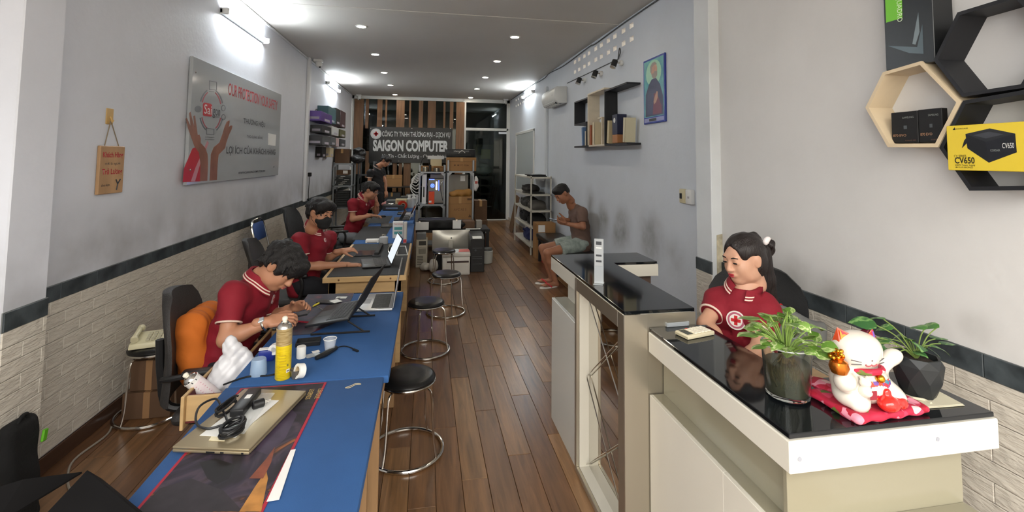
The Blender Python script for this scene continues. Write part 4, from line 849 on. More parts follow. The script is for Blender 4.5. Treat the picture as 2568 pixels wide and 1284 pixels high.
def hair_mesh(style, vox=.006):
    h = SDF(.012); ph = random.random()*6; rg = random.Random(hash(style) % 97+5)
    def tufts(n, zmin=-.02, L=.045, cx=(0, -.012, .04), rr=(.086, .106, .088)):
        for _ in range(n):
            a = rg.random()*6.283; z = rg.uniform(zmin, .075); s_ = math.sqrt(max(0, 1-((z-.0)/rr[2])**2))
            p = Vector((cx[0]+rr[0]*s_*math.cos(a), cx[1]+rr[1]*s_*math.sin(a), cx[2]+z)); o_ = Vector((math.cos(a), math.sin(a), .2)).normalized()
            d = Vector((rg.uniform(-.5, .5), rg.uniform(-.2, .7), -.9))+o_*.35; d.normalize(); h.cap(p, p+d*L*rg.uniform(.6, 1.1), .011, .003, k=.006)
    if style == 'long':
        h.ell((0, -.016, .036), (.083, .104, .088)); h.ell((0, -.04, -.02), (.084, .075, .09))
        h.ell((0, .115, -.005), (.072, .075, .098), k=.012, op='-'); h.ell((0, .1, .05), (.03, .035, .06), k=.012, op='-'); h.box((0, .1, -.12), (.2, .075, .09), .01, k=.01, op='-')
        for s in (-1, 1): h.ell((s*.075, .015, -.015), (.035, .03, .042), k=.01, op='-')
        h.ell((0, -.09, .075), (.035, .034, .034), k=.01)
        return h.mesh(vox, disp=lambda X, Y, Z: .0022*np.sin(150*X+40*Z+ph)*np.cos(60*Y))
    if style == 'messy':
        h.ell((0, -.012, .04), (.092, .112, .092)); h.ell((0, -.05, -.01), (.083, .07, .075)); h.ell((0, .075, .075), (.072, .042, .038), k=.02); h.ell((.03, .092, .05), (.03, .022, .03), k=.015); h.ell((-.035, .09, .05), (.03, .022, .03), k=.015)
        for s in (-1, 1): h.ell((s*.078, .02, .02), (.018, .04, .045), k=.015)
        tufts(70, -.05, .05, rr=(.09, .11, .09))
        h.ell((0, .11, -.05), (.066, .064, .085), k=.008, op='-'); h.box((0, .05, -.12), (.2, .11, .085), .01, k=.015, op='-'); 
        for s in (-1, 1): h.ell((s*.085, -.006, -.012), (.022, .026, .036), k=.01, op='-')
        return h.mesh(vox, disp=lambda X, Y, Z: .0035*np.sin(75*X+ph)*np.sin(70*Y+30*Z)+.002*np.sin(160*Y+60*X))
    if style == 'fade':
        h.ell((0, -.012, .05), (.08, .102, .078)); h.ell((0, .05, .085), (.068, .05, .034), k=.02); h.ell((0, -.035, -.0), (.079, .075, .06), k=.02)
        h.ell((0, .11, -.03), (.07, .06, .082), k=.01, op='-'); h.box((0, .06, -.105), (.2, .13, .085), .01, k=.015, op='-')
        for s in (-1, 1): h.ell((s*.085, -.002, -.02), (.022, .034, .05), k=.01, op='-')
        return h.mesh(vox, disp=lambda X, Y, Z: .002*np.sin(120*X+ph)*np.sin(110*Y))
    # 'short': side parted, falling on the forehead
    h.ell((0, -.014, .04), (.088, .106, .09)); h.ell((0, -.045, -.012), (.083, .068, .07)); h.ell((.02, .07, .082), (.066, .045, .036), k=.02); h.ell((-.055, .05, .06), (.035, .05, .04), k=.02); h.ell((.06, .05, .055), (.03, .045, .04), k=.02)
    tufts(60, -.04, .045)
    h.ell((0, .108, -.045), (.068, .064, .088), k=.006, op='-'); h.box((0, .06, -.115), (.2, .12, .085), .01, k=.015, op='-')
    for s in (-1, 1): h.ell((s*.085, -.002, -.012), (.022, .028, .036), k=.01, op='-')
    return h.mesh(vox, disp=lambda X, Y, Z: .003*np.sin(80*X+ph)*np.sin(60*Y+30*Z)+.0015*np.sin(170*X+50*Y))
def hand_mesh(thumb, curls=(.35, .4, .45, .5), spread=.09, vox=.0042, tc=.35):
    """local: x along the fingers from the wrist, z out of the back of the hand, thumb on side thumb*y"""
    h = SDF(.008); T = thumb
    h.cap((-.06, 0, 0), (0, 0, 0), .027, .025, k=.02); h.box((.043, 0, 0), (.045, .038, .0135), .012, k=.02)
    for i, (y, L) in enumerate(((.029, .068), (.0098, .077), (-.0098, .071), (-.0285, .056))):
        a = T*spread*(1.4-i) ; p = Vector((.08, y*T, .002)); ang = curls[i]*.55; r = .0088-.0006*(i == 3)
        for j, f in enumerate((.46, .30, .26)):
            d = Vector((math.cos(ang)*math.cos(a), math.cos(ang)*math.sin(a), -math.sin(ang))); q = p+d*L*f*1.05
            h.cap(p, q, r, r-.0008, k=.003); p = q; r -= .0008; ang += curls[i]
    p = Vector((.012, .026*T, -.006)); q = p+Vector((.036, .03*T, -.012)); h.cap(p, q, .014, .0115, k=.012)
    d = Vector((math.cos(tc)*.8, .55*T*math.cos(tc), -math.sin(tc)))*.03; h.cap(q, q+d, .0108, .0095, k=.005); h.cap(q+d, q+d+Vector((.024, .006*T, -.012)), .0095, .008, k=.004)
    return h.mesh(vox)
def pt(v): return Vector(v)
def collar(parent, nb, ax, fw, mat=None, r0=.06, open_=.3, stripes=True, sc=1.0):
    ax = Vector(ax).normalized(); fw = Vector(fw); fw = (fw-ax*fw.dot(ax)).normalized(); rt = fw.cross(ax); nb = Vector(nb); n = 40
    def prof(i, t, off=0):
        ph = open_+(2*math.pi-2*open_)*i/n; fr = max(0, math.cos(ph))**2; rad = fw*math.cos(ph)+rt*math.sin(ph)
        hi = nb+ax*(.03*sc-.03*fr)+rad*(r0-.002+.012*fr); lo = nb+ax*(-.022-.035*fr)*sc+rad*(r0+.026*sc+.028*fr+off)
        md = nb+ax*(.032*sc-.028*fr)+rad*(r0+.010+.014*fr+off)
        return hi.lerp(md, t*4) if t < .25 else md.lerp(lo, (t-.25)/.75)
    def ribbon(name, ts, mt, off, par, th=.0025):
        mb = MB(); vs = []
        for i in range(n+1):
            for t in ts: vs.append(prof(i, t, off))
        k = len(ts); N = len(vs)
        for i in range(n+1):
            for t in ts: vs.append(prof(i, t, off)-ax*th*.4-(prof(i, t, off)-nb).normalized()*th)
        fs = []
        for i in range(n):
            for j in range(k-1):
                q = (i*k+j, (i+1)*k+j, (i+1)*k+j+1, i*k+j+1); fs.append(q); fs.append(tuple(N+a for a in reversed(q)))
            for j in (0, k-1): a, b = i*k+j, (i+1)*k+j; fs.append((a, b, N+b, N+a))
        for i in (0, n):
            for j in range(k-1): a, b = i*k+j, i*k+j+1; fs.append((a, b, N+b, N+a))
        return mb.add(vs, fs).build(name, mt, par, smooth=.9)
    c = ribbon('collar', (0, .12, .25, .5, .75, 1), mat or M_POLO, 0, parent)
    if stripes:
        for t0, t1 in ((.66, .74), (.84, .93)): ribbon('collar_stripe', (t0, t1), M_TRIMW, .0018, c, .001)
    return c
def person(label, J, skin=0, hair='short', top=None, trim=True, pants=None, sleeve=.62, shorts=False, vox=.010, hs=1.1, shoes='2a2a2c', fem=False, mask=False, glasses=False, hairmat=None, col=True, handL=None, handR=None, girth=1.0, barefoot=False, sandal=None):
    g = {k: Vector(v) for k, v in J.items()}
    T = thing('person', label, 'person', (g['pelvis'].x, g['pelvis'].y, 0)); sk = M_SK[skin]
    top = top or M_POLO; pants = pants or M('dark_trousers', '1b1c22', .85, var=.15, vs=6)
    lat = (g['shR']-g['shL']).normalized(); ch = (g['shL']+g['shR'])/2; nb = g['neck']; pel = g['pelvis']; mid = pel.lerp(ch, .5)
    spine = (ch-pel).normalized(); fwd = spine.cross(lat).normalized() if spine.cross(lat).dot(g['face']) > 0 else -spine.cross(lat).normalized()
    sw = (g['shR']-g['shL']).length/2
    # head frame
    f = g['face'].normalized(); u = g['up']; u = (u-f*u.dot(f)).normalized(); r = f.cross(u); RH = Matrix((r, f, u)).transposed(); hc = g['head']
    key = (fem, vox < .0105)
    if key not in HEADS: HEADS[key] = head_mesh(.0045 if vox < .0105 else .0065, fem)
    Vh, Qh = HEADS[key]; parts = [(xform(Vh, hc, RH, hs), Qh, 0)]
    b = SDF(.025)
    b.tc(pel, mid, lat, (.135*girth, .09*girth), (.125*girth, .085*girth)); b.tc(mid, ch-spine*.05, lat, (.125*girth, .085*girth), (.14*girth, .09*girth)); b.cap(g['shL'], g['shR'], .05, .05, k=.04)
    b.cap(ch, nb, .06, .052, k=.05); b.cap(nb, hc+RH @ Vector((0, -.035, -.11))*hs, (.053 if fem else .06)*hs**.5, (.05 if fem else .057)*hs**.5, k=.03)
    for s in 'LR':
        am = .86 if fem else 1.; b.cap(g['sh'+s], g['el'+s], .046*am, .038*am); b.cap(g['el'+s], g['el'+s].lerp(g['wr'+s], .35), .038*am, .037*am); b.cap(g['el'+s].lerp(g['wr'+s], .35), g['wr'+s], .037*am, .026*am)
        b.cap(g['hip'+s], g['kn'+s], .078*girth, .054); b.cap(g['kn'+s], g['kn'+s].lerp(g['an'+s], .35), .053, .052); b.cap(g['kn'+s].lerp(g['an'+s], .35), g['an'+s], .052, .034)
        td = g['toe'+s]-g['an'+s]; heel = g['an'+s]-Vector((td.x, td.y, 0)).normalized()*.03; heel.z = .038
        b.cap(heel, g['toe'+s], .032, .024, k=.02); b.cap(g['an'+s], heel, .034, .034, k=.02)
        if barefoot:
            sd = Vector((-td.y, td.x, 0)).normalized()
            for q in range(5): b.cap(g['toe'+s]+sd*(q-2)*.016, g['toe'+s]+sd*(q-2)*.017+Vector((td.x, td.y, 0)).normalized()*(.045-.005*abs(q-1)), .012, .0085, k=.006)
    Vb, Qb = b.mesh(vox); parts.append((Vb, Qb, 0))
    for s, hd in (('L', handL), ('R', handR)):
        if not hd: hd = dict(d=(g['wr'+s]-g['el'+s]), n=(0, 0, 1))
        Rf = frame(hd['d'], hd['n']); Vq, Qq = hand_mesh(-1 if s == 'L' else 1, hd.get('c', (.35, .4, .45, .5)), hd.get('sp', .09), .0042 if vox < .0105 else .006, hd.get('tc', .35))
        parts.append((xform(Vq, g['wr'+s], Rf, hd.get('s', 1.0)), Qq, 0))
    body = organic('body', parts, [sk], T)
    # shirt
    sh = SDF(.03); gg = girth
    sh.tc(pel-spine*.04, mid, lat, (.165*gg, .12*gg), (.15*gg, .112*gg), k=.05); sh.tc(mid, ch-spine*.07, lat, (.15*gg, .112*gg), (.165*gg, .115*gg), k=.05)
    sh.cap(g['shL']-spine*.02, g['shR']-spine*.02, .066*gg, k=.06); sh.cap(ch-spine*.02, nb-(nb-ch)*.1, .085, .066, k=.05)
    hem = {}
    for s in 'LR':
        e = g['sh'+s].lerp(g['el'+s], sleeve); sh.cap(g['sh'+s], g['sh'+s].lerp(g['el'+s], sleeve+.25), .064*gg, .060*gg, k=.045); hem[s] = (e, (g['el'+s]-g['sh'+s]).normalized())
    Vs, Qs = None, None
    sd_ = sh
    lo, hi = sd_.bounds()
    def hemcut(X, Y, Z):
        return 0*X
    # cut the sleeves: subtract a short fat cylinder-like box beyond each hem
    for s in 'LR':
        e, d = hem[s]; Rm = frame(d, (0, 0, 1) if abs(d.z) < .9 else (1, 0, 0)); sd_.box(e+d*.075, (.075, .082, .082), .002, R=Rm, k=.0, op='-')
    na0 = ((hc+RH @ Vector((0, -.03, -.1))*hs-nb).normalized()*.45+spine*.55).normalized(); sd_.box(nb+na0*.105, (.1, .085, .085), .002, R=frame(na0, fwd), k=.006, op='-')
    sd_.cap(nb-spine*.012, nb+(hc-nb).normalized()*.12, .062*hs**.5, .075, k=.012, op='-')
    ph = random.random()*9
    Vs, Qs = sd_.mesh(vox*.9, disp=lambda X, Y, Z: .0035*np.sin(38*X+22*Z+ph)*np.sin(30*Y-26*Z)+.002*np.sin(75*Z+20*X+35*Y+ph))
    shirt = organic('shirt', [(Vs, Qs, 0)], [top], T)
    if trim:
        for s in 'LR':
            e, d = hem[s]; Rm = frame(d, (0, 0, 1) if abs(d.z) < .9 else (1, 0, 0)); rr = .0605*gg
            MB().tube([e-d*.003+Rm @ Vector((0, rr*math.cos(a), rr*math.sin(a))) for a in [2*math.pi*i/28 for i in range(28)]], .005, 6, closed=True).build('sleeve_trim', M_TRIMW, shirt)
    na = (hc+RH @ Vector((0, -.03, -.1))*hs-nb).normalized()*.45+spine*.55
    if col: collar(shirt, nb+spine*(.008 if fem else .022), na, fwd, top, r0=.064*hs**.5, stripes=trim, sc=.85 if fem else 1.0)
    # trousers
    tr = SDF(.03); tr.tc(pel-lat*.001, pel+spine*.03, lat, (.155*gg, .12*gg), (.15*gg, .112*gg))
    for s in 'LR':
        if shorts: tr.cap(g['hip'+s], g['hip'+s].lerp(g['kn'+s], .72), .105, .1, k=.04); d = (g['kn'+s]-g['hip'+s]).normalized(); e = g['hip'+s].lerp(g['kn'+s], .62); tr.box(e+d*.12, (.12, .13, .13), .002, R=frame(d, (0, 0, 1)), k=0, op='-')
        else: tr.chain([g['hip'+s], g['kn'+s], g['kn'+s].lerp(g['an'+s], .9)], [.095*gg, .072, .058])
    Vt, Qt = tr.mesh(vox*1.1, disp=lambda X, Y, Z: .003*np.sin(30*X+25*Y+ph)*np.sin(34*Z)); organic('shorts' if shorts else 'trousers', [(Vt, Qt, 0)], [pants], T)
    if not barefoot:
        for s in 'LR':
            td = g['toe'+s]-g['an'+s]; fl = Vector((td.x, td.y, 0)).normalized(); hl = g['an'+s]-fl*.03
            q = SDF(.02); q.cap((hl.x, hl.y, .045), (g['toe'+s].x, g['toe'+s].y, .038), .044, .038); q.cap((g['an'+s].x, g['an'+s].y, .09), (hl.x, hl.y, .05), .042, .044); q.plane((0, 0, .003), (0, 0, -1)); Vq, Qq = q.mesh(.010); organic('shoe', [(Vq, Qq, 0)], [M('shoe_'+shoes, shoes, .6)], T)
    if sandal:
        for s in 'LR':
            td = g['toe'+s]-g['an'+s]; fl = Vector((td.x, td.y, 0)).normalized(); sd = Vector((-fl.y, fl.x, 0)); c = g['an'+s]+fl*.09
            poly = [((.145*math.cos(a)), (.047+.008*math.cos(a))*math.sin(a)) for a in [2*math.pi*i/20 for i in range(20)]]
            so = MB().prism(poly, .016, O=(c.x, c.y, .001), U=fl, V=sd).build('sandal', M('sandal_sole', 'd8d4cd', .6), T, bevel=.003)
            tp = g['toe'+s]+fl*.0; MB().tube(spline([c+sd*.045-fl*.03+Vector((0, 0, .0)), c+sd*.035+fl*.02+Vector((0, 0, .05-c.z+.02)), tp+Vector((0, 0, .03)), c-sd*.035+fl*.02+Vector((0, 0, .05-c.z+.02)), c-sd*.045-fl*.03], 5) if False else [Vector((c.x, c.y, .018))+sd*.048-fl*.02, Vector((c.x, c.y, .055))+sd*.03+fl*.025, Vector((tp.x, tp.y, .062))-fl*.005, Vector((c.x, c.y, .055))-sd*.03+fl*.025, Vector((c.x, c.y, .018))-sd*.048-fl*.02], .010, 8).build('strap', M('sandal_red', 'b3262c', .5), so)
    # hair and face
    Vq, Qq = hair_mesh(hair, .0055 if vox < .0105 else .0075); organic('hair', [(xform(Vq, hc, RH, hs), Qq, 0)], [hairmat or M_HAIR], T)
    L = lambda *p: hc+RH @ Vector(p)*hs
    for s in (-1, 1):
        MB().ell(L(s*.031, .0885, .0035), (.0135*hs, .004*hs, .0042*hs), RH, 12, 8).build('eye', M('eye_dark', '1a1412', .25), T)
        MB().tube([L(s*.015, .0905, .026), L(s*.03, .0925, .031), L(s*.047, .081, .027)], [.0028*hs, .0036*hs, .002*hs], 6).build('eyebrow', M_HAIR, T)
    if not mask:
        MB().ell(L(0, .0965, -.052), (.019*hs, .006*hs, .0042*hs), RH, 14, 8).ell(L(0, .0955, -.0605), (.017*hs, .0065*hs, .0052*hs), RH, 14, 8).build('lips', M_LIPR if fem else M_LIP, T)
    else:
        q = SDF(.015); q.ell((0, .035, -.052), (.071, .077, .05)); q.ell((0, .09, -.035), (.03, .026, .03), k=.02); q.ell((0, .06, -.088), (.045, .05, .03), k=.02); q.box((0, -.06, -.05), (.2, .085, .2), .005, k=.004, op='-'); q.box((0, .0, .045), (.2, .2, .045), .004, k=.01, op='-')
        Vq, Qq = q.mesh(.005); organic('face_mask', [(xform(Vq, hc, RH, hs), Qq, 0)], [M('mask_black', '1a1b1d', .8, bump=.2, bs=120)], T)
        for s in (-1, 1): MB().tube([L(s*.068, .045, -.02), L(s*.079, .01, .005), L(s*.083, -.022, .0)], .0014*hs, 5).tube([L(s*.062, .04, -.085), L(s*.078, .0, -.05), L(s*.083, -.022, -.01)], .0014*hs, 5).build('mask_loop', M('mask_black'), T)
    if glasses:
        for s in (-1, 1):
            MB().tube([L(s*(.032+.022*math.cos(a)), .1, .003+.016*math.sin(a)) for a in [2*math.pi*i/20 for i in range(20)]], .0018*hs, 6, closed=True).build('glasses_rim', M('steel'), T)
            MB().tube([L(s*.054, .098, .006), L(s*.075, .04, .01), L(s*.08, -.01, .008)], .0015*hs, 5).build('glasses_temple', M('steel'), T)
        MB().tube([L(-.01, .104, .005), L(.01, .104, .005)], .0016*hs, 5).build('glasses_bridge', M('steel'), T)
    return T, shirt, body
def badge(shirt, px, py, r, parent, simple=False):
    """round crest where the sight line through a pixel meets the shirt"""
    bv = BVHTree.FromObject(shirt, bpy.context.evaluated_depsgraph_get()); mw = root_matrix(shirt); inv = mw.inverted()
    hit, nrm, _, _ = bv.ray_cast(inv @ C0, (inv.to_3x3() @ ray(px, py)).normalized())
    if hit is None: return
    c = mw @ hit; n = nrm.normalized()
    if n.dot(C0-c) < 0: n = -n
    Rm = Matrix((n.cross(Vector((0, 0, 1))).normalized()*-1, (Vector((0, 0, 1))-n*n.z).normalized(), n)).transposed(); 
    def disc(name, r0, mt, d): MB().cyl(c+n*(d-.004), c+n*d, r0, n=30).build(name, mt, parent)
    disc('crest', r, M('crest_white', 'd8d2cc', .7), .004); disc('crest_ring', r*.86, M('crest_rose', 'a5566a', .7), .0046); disc('crest_field', r*.66, M('crest_white'), .0052)
    w = r*.17; l = r*.5
    for a, b_ in ((w, l), (l, w)): MB().cbox(c+n*.0058, (2*a, 2*b_, .001), Rm).build('crest_cross', M('crest_red', 'b3131f', .6), parent, smooth=None)
# ---- man bent over a phone at the blue desk
P1 = dict(pelvis=(-1.12, 3.0, .585), neck=PY(650, 705, 3.0), head=PY(706, 668, 2.98), face=(.66, -.30, -.70), up=(.6, 0, .8),
    shR=PY(588, 735, 2.84), shL=PY(668, 728, 3.2), elR=PY(566, 852, 2.74), wrR=PY(676, 806, 2.76), elL=PY(672, 800, 3.26), wrL=PY(737, 771, 3.14),
    hipR=(-1.08, 2.9, .56), hipL=(-1.08, 3.1, .56), knR=(-.72, 2.86, .50), knL=(-.72, 3.16, .50), anR=(-.78, 2.86, .08), anL=(-.75, 3.18, .08), toeR=(-.62, 2.84, .035), toeL=(-.6, 3.2, .035))
p1, sh1, bd1 = person('man in red polo with orange cushion bending over a phone', P1, skin=0, hair='messy', vox=.0085, sleeve=.66,
    handR=dict(d=(.9, .15, .05), n=(-.1, -.55, .8), c=(.55, .6, .65, .7), sp=.05), handL=dict(d=(.75, -.45, .3), n=(.2, .75, .62), c=(.5, .55, .6, .6), sp=.06))
badge(sh1, 684, 750, .026, sh1)
wt = MB(); wc = P1['wrR'].lerp(P1['elR'], .14); wd = (P1['wrR']-P1['elR']).normalized(); Rw = frame(wd, (0, -.5, .85))
ww = thing('wristwatch', 'silver wristwatch on the bent man in red polo', 'watch', wc)
MB().tube([wc+Rw @ Vector((0, .031*math.cos(a), .031*math.sin(a))) for a in [2*math.pi*i/24 for i in range(24)]], .0065, 6, closed=True).build('band', M_STEEL, ww)
MB().cbox(wc+Rw @ Vector((0, 0, .034)), (.03, .03, .009), Rw).build('case', M('watch_face', 'cfd6da', .15, metal=.6), ww, bevel=.003)
# ---- masked man at the pine desk
P2 = dict(pelvis=(-1.12, 4.8, .57), neck=PY(788, 569, 4.73), head=PY(803, 534, 4.66), face=(.84, -.5, -.2), up=(.2, 0, 1),
    shR=PY(751, 601, 4.56), shL=PY(826, 595, 4.98), elR=PY(762, 668, 4.52), wrR=PY(872, 664, 4.58), elL=PY(812, 652, 5.04), wrL=PY(858, 629, 4.98),
    hipR=(-1.08, 4.7, .56), hipL=(-1.08, 4.92, .56), knR=(-.7, 4.68, .5), knL=(-.7, 5.0, .5), anR=(-.68, 4.66, .08), anL=(-.66, 5.0, .08), toeR=(-.5, 4.64, .035), toeL=(-.48, 5.02, .035))
p2, sh2, _ = person('man in red polo wearing a black face mask', P2, skin=0, hair='short', vox=.0095, sleeve=.6, mask=True, hs=1.14,
    handR=dict(d=(1, .05, -.06), n=(0, 0, 1), c=(.25, .3, .35, .35)), handL=dict(d=(.9, .1, .1), n=(-.2, -.3, .9), c=(.35, .45, .55, .6), sp=.12))
badge(sh2, 815, 602, .02, sh2)
# ---- man with glasses, chin on hand
P3 = dict(pelvis=(-1.1, 7.5, .58), neck=PY(911, 496, 7.5), head=PY(930, 478, 7.46), face=(.9, -.32, -.3), up=(.3, 0, 1),
    shR=PY(885, 508, 7.3), shL=PY(928, 506, 7.7), elR=PY(884, 550, 7.26), wrR=PY(932, 540, 7.3), elL=PY(944, 532, 7.66), wrL=PY(944, 506, 7.52),
    hipR=(-1.18, 7.4, .57), hipL=(-1.18, 7.6, .57), knR=(-.86, 7.36, .52), knL=(-.86, 7.68, .52), anR=(-.82, 7.34, .08), anL=(-.8, 7.7, .08), toeR=(-.64, 7.32, .035), toeL=(-.62, 7.72, .035))
p3, sh3, _ = person('man in red polo and glasses propping chin on hand', P3, skin=0, hair='short', vox=.0115, glasses=True, pants=M('grey_trousers', '6f7276', .85), sleeve=.55,
    handL=dict(d=(-.35, -.1, .93), n=(.9, 0, .3), c=(.6, .7, .8, .8)), handR=dict(d=(1, .05, -.1), n=(0, 0, 1), c=(.3, .3, .35, .4)))
badge(sh3, 919, 513, .016, sh3)
# ---- standing man in black
P4 = dict(pelvis=(-1.0, 10.75, .95), neck=PY(948, 418, 10.7), head=PY(966, 404, 10.62), face=(.8, -.35, -.5), up=(.45, 0, .9),
    shR=PY(928, 432, 10.5), shL=PY(958, 428, 10.9), elR=PY(926, 458, 10.45), wrR=PY(940, 488, 10.4), elL=PY(966, 456, 10.8), wrL=PY(968, 480, 10.72),
    hipR=(-1.0, 10.65, .92), hipL=(-1.0, 10.85, .92), knR=(-.98, 10.62, .5), knL=(-.97, 10.9, .5), anR=(-1.0, 10.6, .08), anL=(-1.0, 10.92, .08), toeR=(-.83, 10.56, .035), toeL=(-.83, 10.92, .035))
person('man in black polo standing bent near the company sign', P4, skin=0, hair='short', vox=.0125, top=M('black_polo', '131316', .85), trim=True, pants=M('black_trousers', '121214', .85), sleeve=.55, hs=1.05)
# ---- man on the bench with a phone
P5 = dict(pelvis=(2.2, 6.5, .58), neck=PY(1433, 516, 6.5), head=PY(1410, 486, 6.46), face=(-.78, -.2, -.58), up=(-.45, 0, .9),
    shL=PY(1459, 532, 6.28), shR=PY(1440, 526, 6.7), elL=PY(1462, 569, 6.2), wrL=PY(1420, 561, 6.28), elR=PY(1436, 562, 6.72), wrR=PY(1417, 551, 6.5),
    hipL=(2.15, 6.4, .56), hipR=(2.15, 6.6, .56), knL=PY(1373, 634, 6.3), knR=PY(1360, 622, 6.62), anL=PY(1391, 698, 6.36), anR=PY(1382, 694, 6.55), toeL=(1.62, 6.26, .04), toeR=(1.6, 6.52, .04))
P5['anL'].z = max(P5['anL'].z, .085); P5['anR'].z = max(P5['anR'].z, .085)
for k_, a_ in (('L', -1), ('R', 1)): P5['toe'+k_] = P5['an'+k_]+Vector((-.15, .02*a_-.02, 0)); P5['toe'+k_].z = .042
person('man in brown shirt and pale shorts looking at his phone on the bench', P5, skin=1, hair='fade', vox=.0105, top=M('brown_shirt', '6b554b', .85, var=.12, vs=6, bump=.2, bs=30), trim=False, col=False, shorts=True, pants=M('pale_shorts', '99a39c', .85, col2='79857f', vs=18), sleeve=.7, barefoot=True, sandal=True, hs=1.12, girth=1.12,
    handL=dict(d=(-1, .1, .2), n=(-.2, -.5, -.75), c=(.5, .55, .6, .6), sp=.04), handR=dict(d=(-1, -.25, .1), n=(-.1, .7, -.6), c=(.5, .55, .6, .6), sp=.04))
ph5 = thing('phone', 'mobile phone held by the man on the bench', 'phone', PY(1388, 552, 6.38))
c = PY(1389, 551, 6.38); CB('phone_body', M_BLACK, c, (.14, .07, .009), ph5, .003, R=Matrix.Rotation(.25, 3, 'Y')); CB('screen', M('screen_lit', '9fb0c0', .2, emit='a8bccc', es=.25), c+Vector((.0012, 0, .0048)), (.13, .062, .001), ph5, 0, R=Matrix.Rotation(.25, 3, 'Y'))
# ---- receptionist
YW = 2.06
P6 = dict(pelvis=(1.53, 2.14, .66), neck=PY(1868, 719, YW-.005), head=PY(1864, 648, YW-.02), face=(-.96, -.2, -.2), up=(-.14, 0, 1),
    shR=PY(1806, 752, YW+.07), shL=PY(1918, 768, YW-.09), elR=PY(1768, 812, YW-.0), wrR=PY(1828, 882, 1.9), elL=PY(1902, 880, 1.86), wrL=PY(1850, 912, 1.84),
    hipR=(1.44, 2.12, .62), hipL=(1.6, 2.08, .62), knR=(1.36, 1.82, .58), knL=(1.5, 1.78, .58), anR=(1.38, 1.78, .1), anL=(1.5, 1.74, .1), toeR=(1.35, 1.64, .04), toeL=(1.48, 1.6, .04))
p6, sh6, _ = person('woman in red polo with long hair at the reception counter', P6, skin=2, hair='long', vox=.0075, fem=True, hairmat=M_HAIRB, sleeve=.62, hs=.97, girth=.9,
    handR=dict(d=(.9, -.2, -.05), n=(0, 0, 1), c=(.4, .4, .45, .5)), handL=dict(d=(-.9, -.1, -.02), n=(0, 0, 1), c=(.4, .4, .45, .5)))
badge(sh6, 1846, 803, .042, sh6)
hf = Vector((-.80, -.56, -.2)).normalized(); hb = PY(1902, 640, YW+.06)
q = SDF(.02); pts = [PY(1898, 630, YW+.07), PY(1915, 700, YW+.08), PY(1930, 770, YW+.085), PY(1940, 840, YW+.09)]
q.chain(pts, [.062, .05, .042, .028]); q.chain([PY(1890, 640, YW+.06), PY(1903, 720, YW+.07), PY(1922, 800, YW+.075)], [.05, .04, .03])
Vq, Qq = q.mesh(.0055, disp=lambda X, Y, Z: .0025*np.sin(190*X+140*Y+8*Z)); organic('long_hair', [(Vq, Qq, 0)], [M_HAIRB], p6)
q = SDF(.01); c = PY(1928, 612, YW+.06); q.ell(c, (.03, .03, .026)); q.ell(c+Vector((.012, .0, -.03)), (.018, .02, .03)); Vq, Qq = q.mesh(.0055, disp=lambda X, Y, Z: .003*np.sin(160*X)*np.sin(150*Z)); organic('hair_bun', [(Vq, Qq, 0)], [M_HAIRB], p6)
q = SDF(.008); c = PY(1921, 605, YW+.02); q.ell(c, (.016, .012, .02), R=Matrix.Rotation(.5, 3, 'Y')); q.ell(c+Vector((.012, 0, .012)), (.014, .01, .011)); Vq, Qq = q.mesh(.004); organic('hair_clip', [(Vq, Qq, 0)], [M('clip_white', 'e4dcdc', .4)], p6)
# ================================================================ things on the near desks
def pattern(name, stops, scale=6, rough=.5, distort=1.2, kind='noise', stretch=None, bump=0):
    """several colours laid over each other by a noise or cell pattern"""
    if name in MATS: return MATS[name]
    mt = bpy.data.materials.new(name); mt.use_nodes = True; nt = mt.node_tree; p = nt.nodes['Principled BSDF']; L = nt.links.new
    tc = nd(nt, 'ShaderNodeTexCoord'); src = tc.outputs['Object']
    if stretch: mp = nd(nt, 'ShaderNodeMapping'); mp.inputs['Scale'].default_value = stretch; L(src, mp.inputs[0]); src = mp.outputs[0]
    if kind == 'noise': n = nd(nt, 'ShaderNodeTexNoise'); n.inputs['Scale'].default_value = scale; n.inputs['Detail'].default_value = 3; n.inputs['Distortion'].default_value = distort; out = n.outputs[0]
    else:
        n = nd(nt, 'ShaderNodeTexVoronoi'); n.inputs['Scale'].default_value = scale; sp = nd(nt, 'ShaderNodeSeparateColor'); L(n.outputs['Color'], sp.inputs[0]); out = sp.outputs[0]
    L(src, n.inputs['Vector'])
    cr = nd(nt, 'ShaderNodeValToRGB'); L(out, cr.inputs[0]); e = cr.color_ramp.elements
    if kind != 'noise': cr.color_ramp.interpolation = 'CONSTANT'
    e[0].position, e[0].color = stops[0][0], (*lin(stops[0][1]), 1); e[1].position, e[1].color = stops[-1][0], (*lin(stops[-1][1]), 1)
    for ps, c in stops[1:-1]: q = e.new(ps); q.color = (*lin(c), 1)
    L(cr.outputs[0], p.inputs['Base Color']); p.inputs['Roughness'].default_value = rough; MATS[name] = mt
    return mt
def slab(name, pts, z0, z1, mat, parent=None, bevel=.001):
    """flat sheet with corner pixels on the plane z1"""
    q = [PZ(*p, z1) if len(p) == 2 else Vector(p) for p in pts]; k = len(q)
    a = [(v.x, v.y, z0) for v in q]; b = [(v.x, v.y, z1) for v in q]
    return MB().add(a+b, [tuple(range(k)), tuple(range(k, 2*k))]+[(i, (i+1) % k, k+(i+1) % k, k+i) for i in range(k)]).build(name, mat, parent, bevel=bevel, smooth=None)
ZD = .75
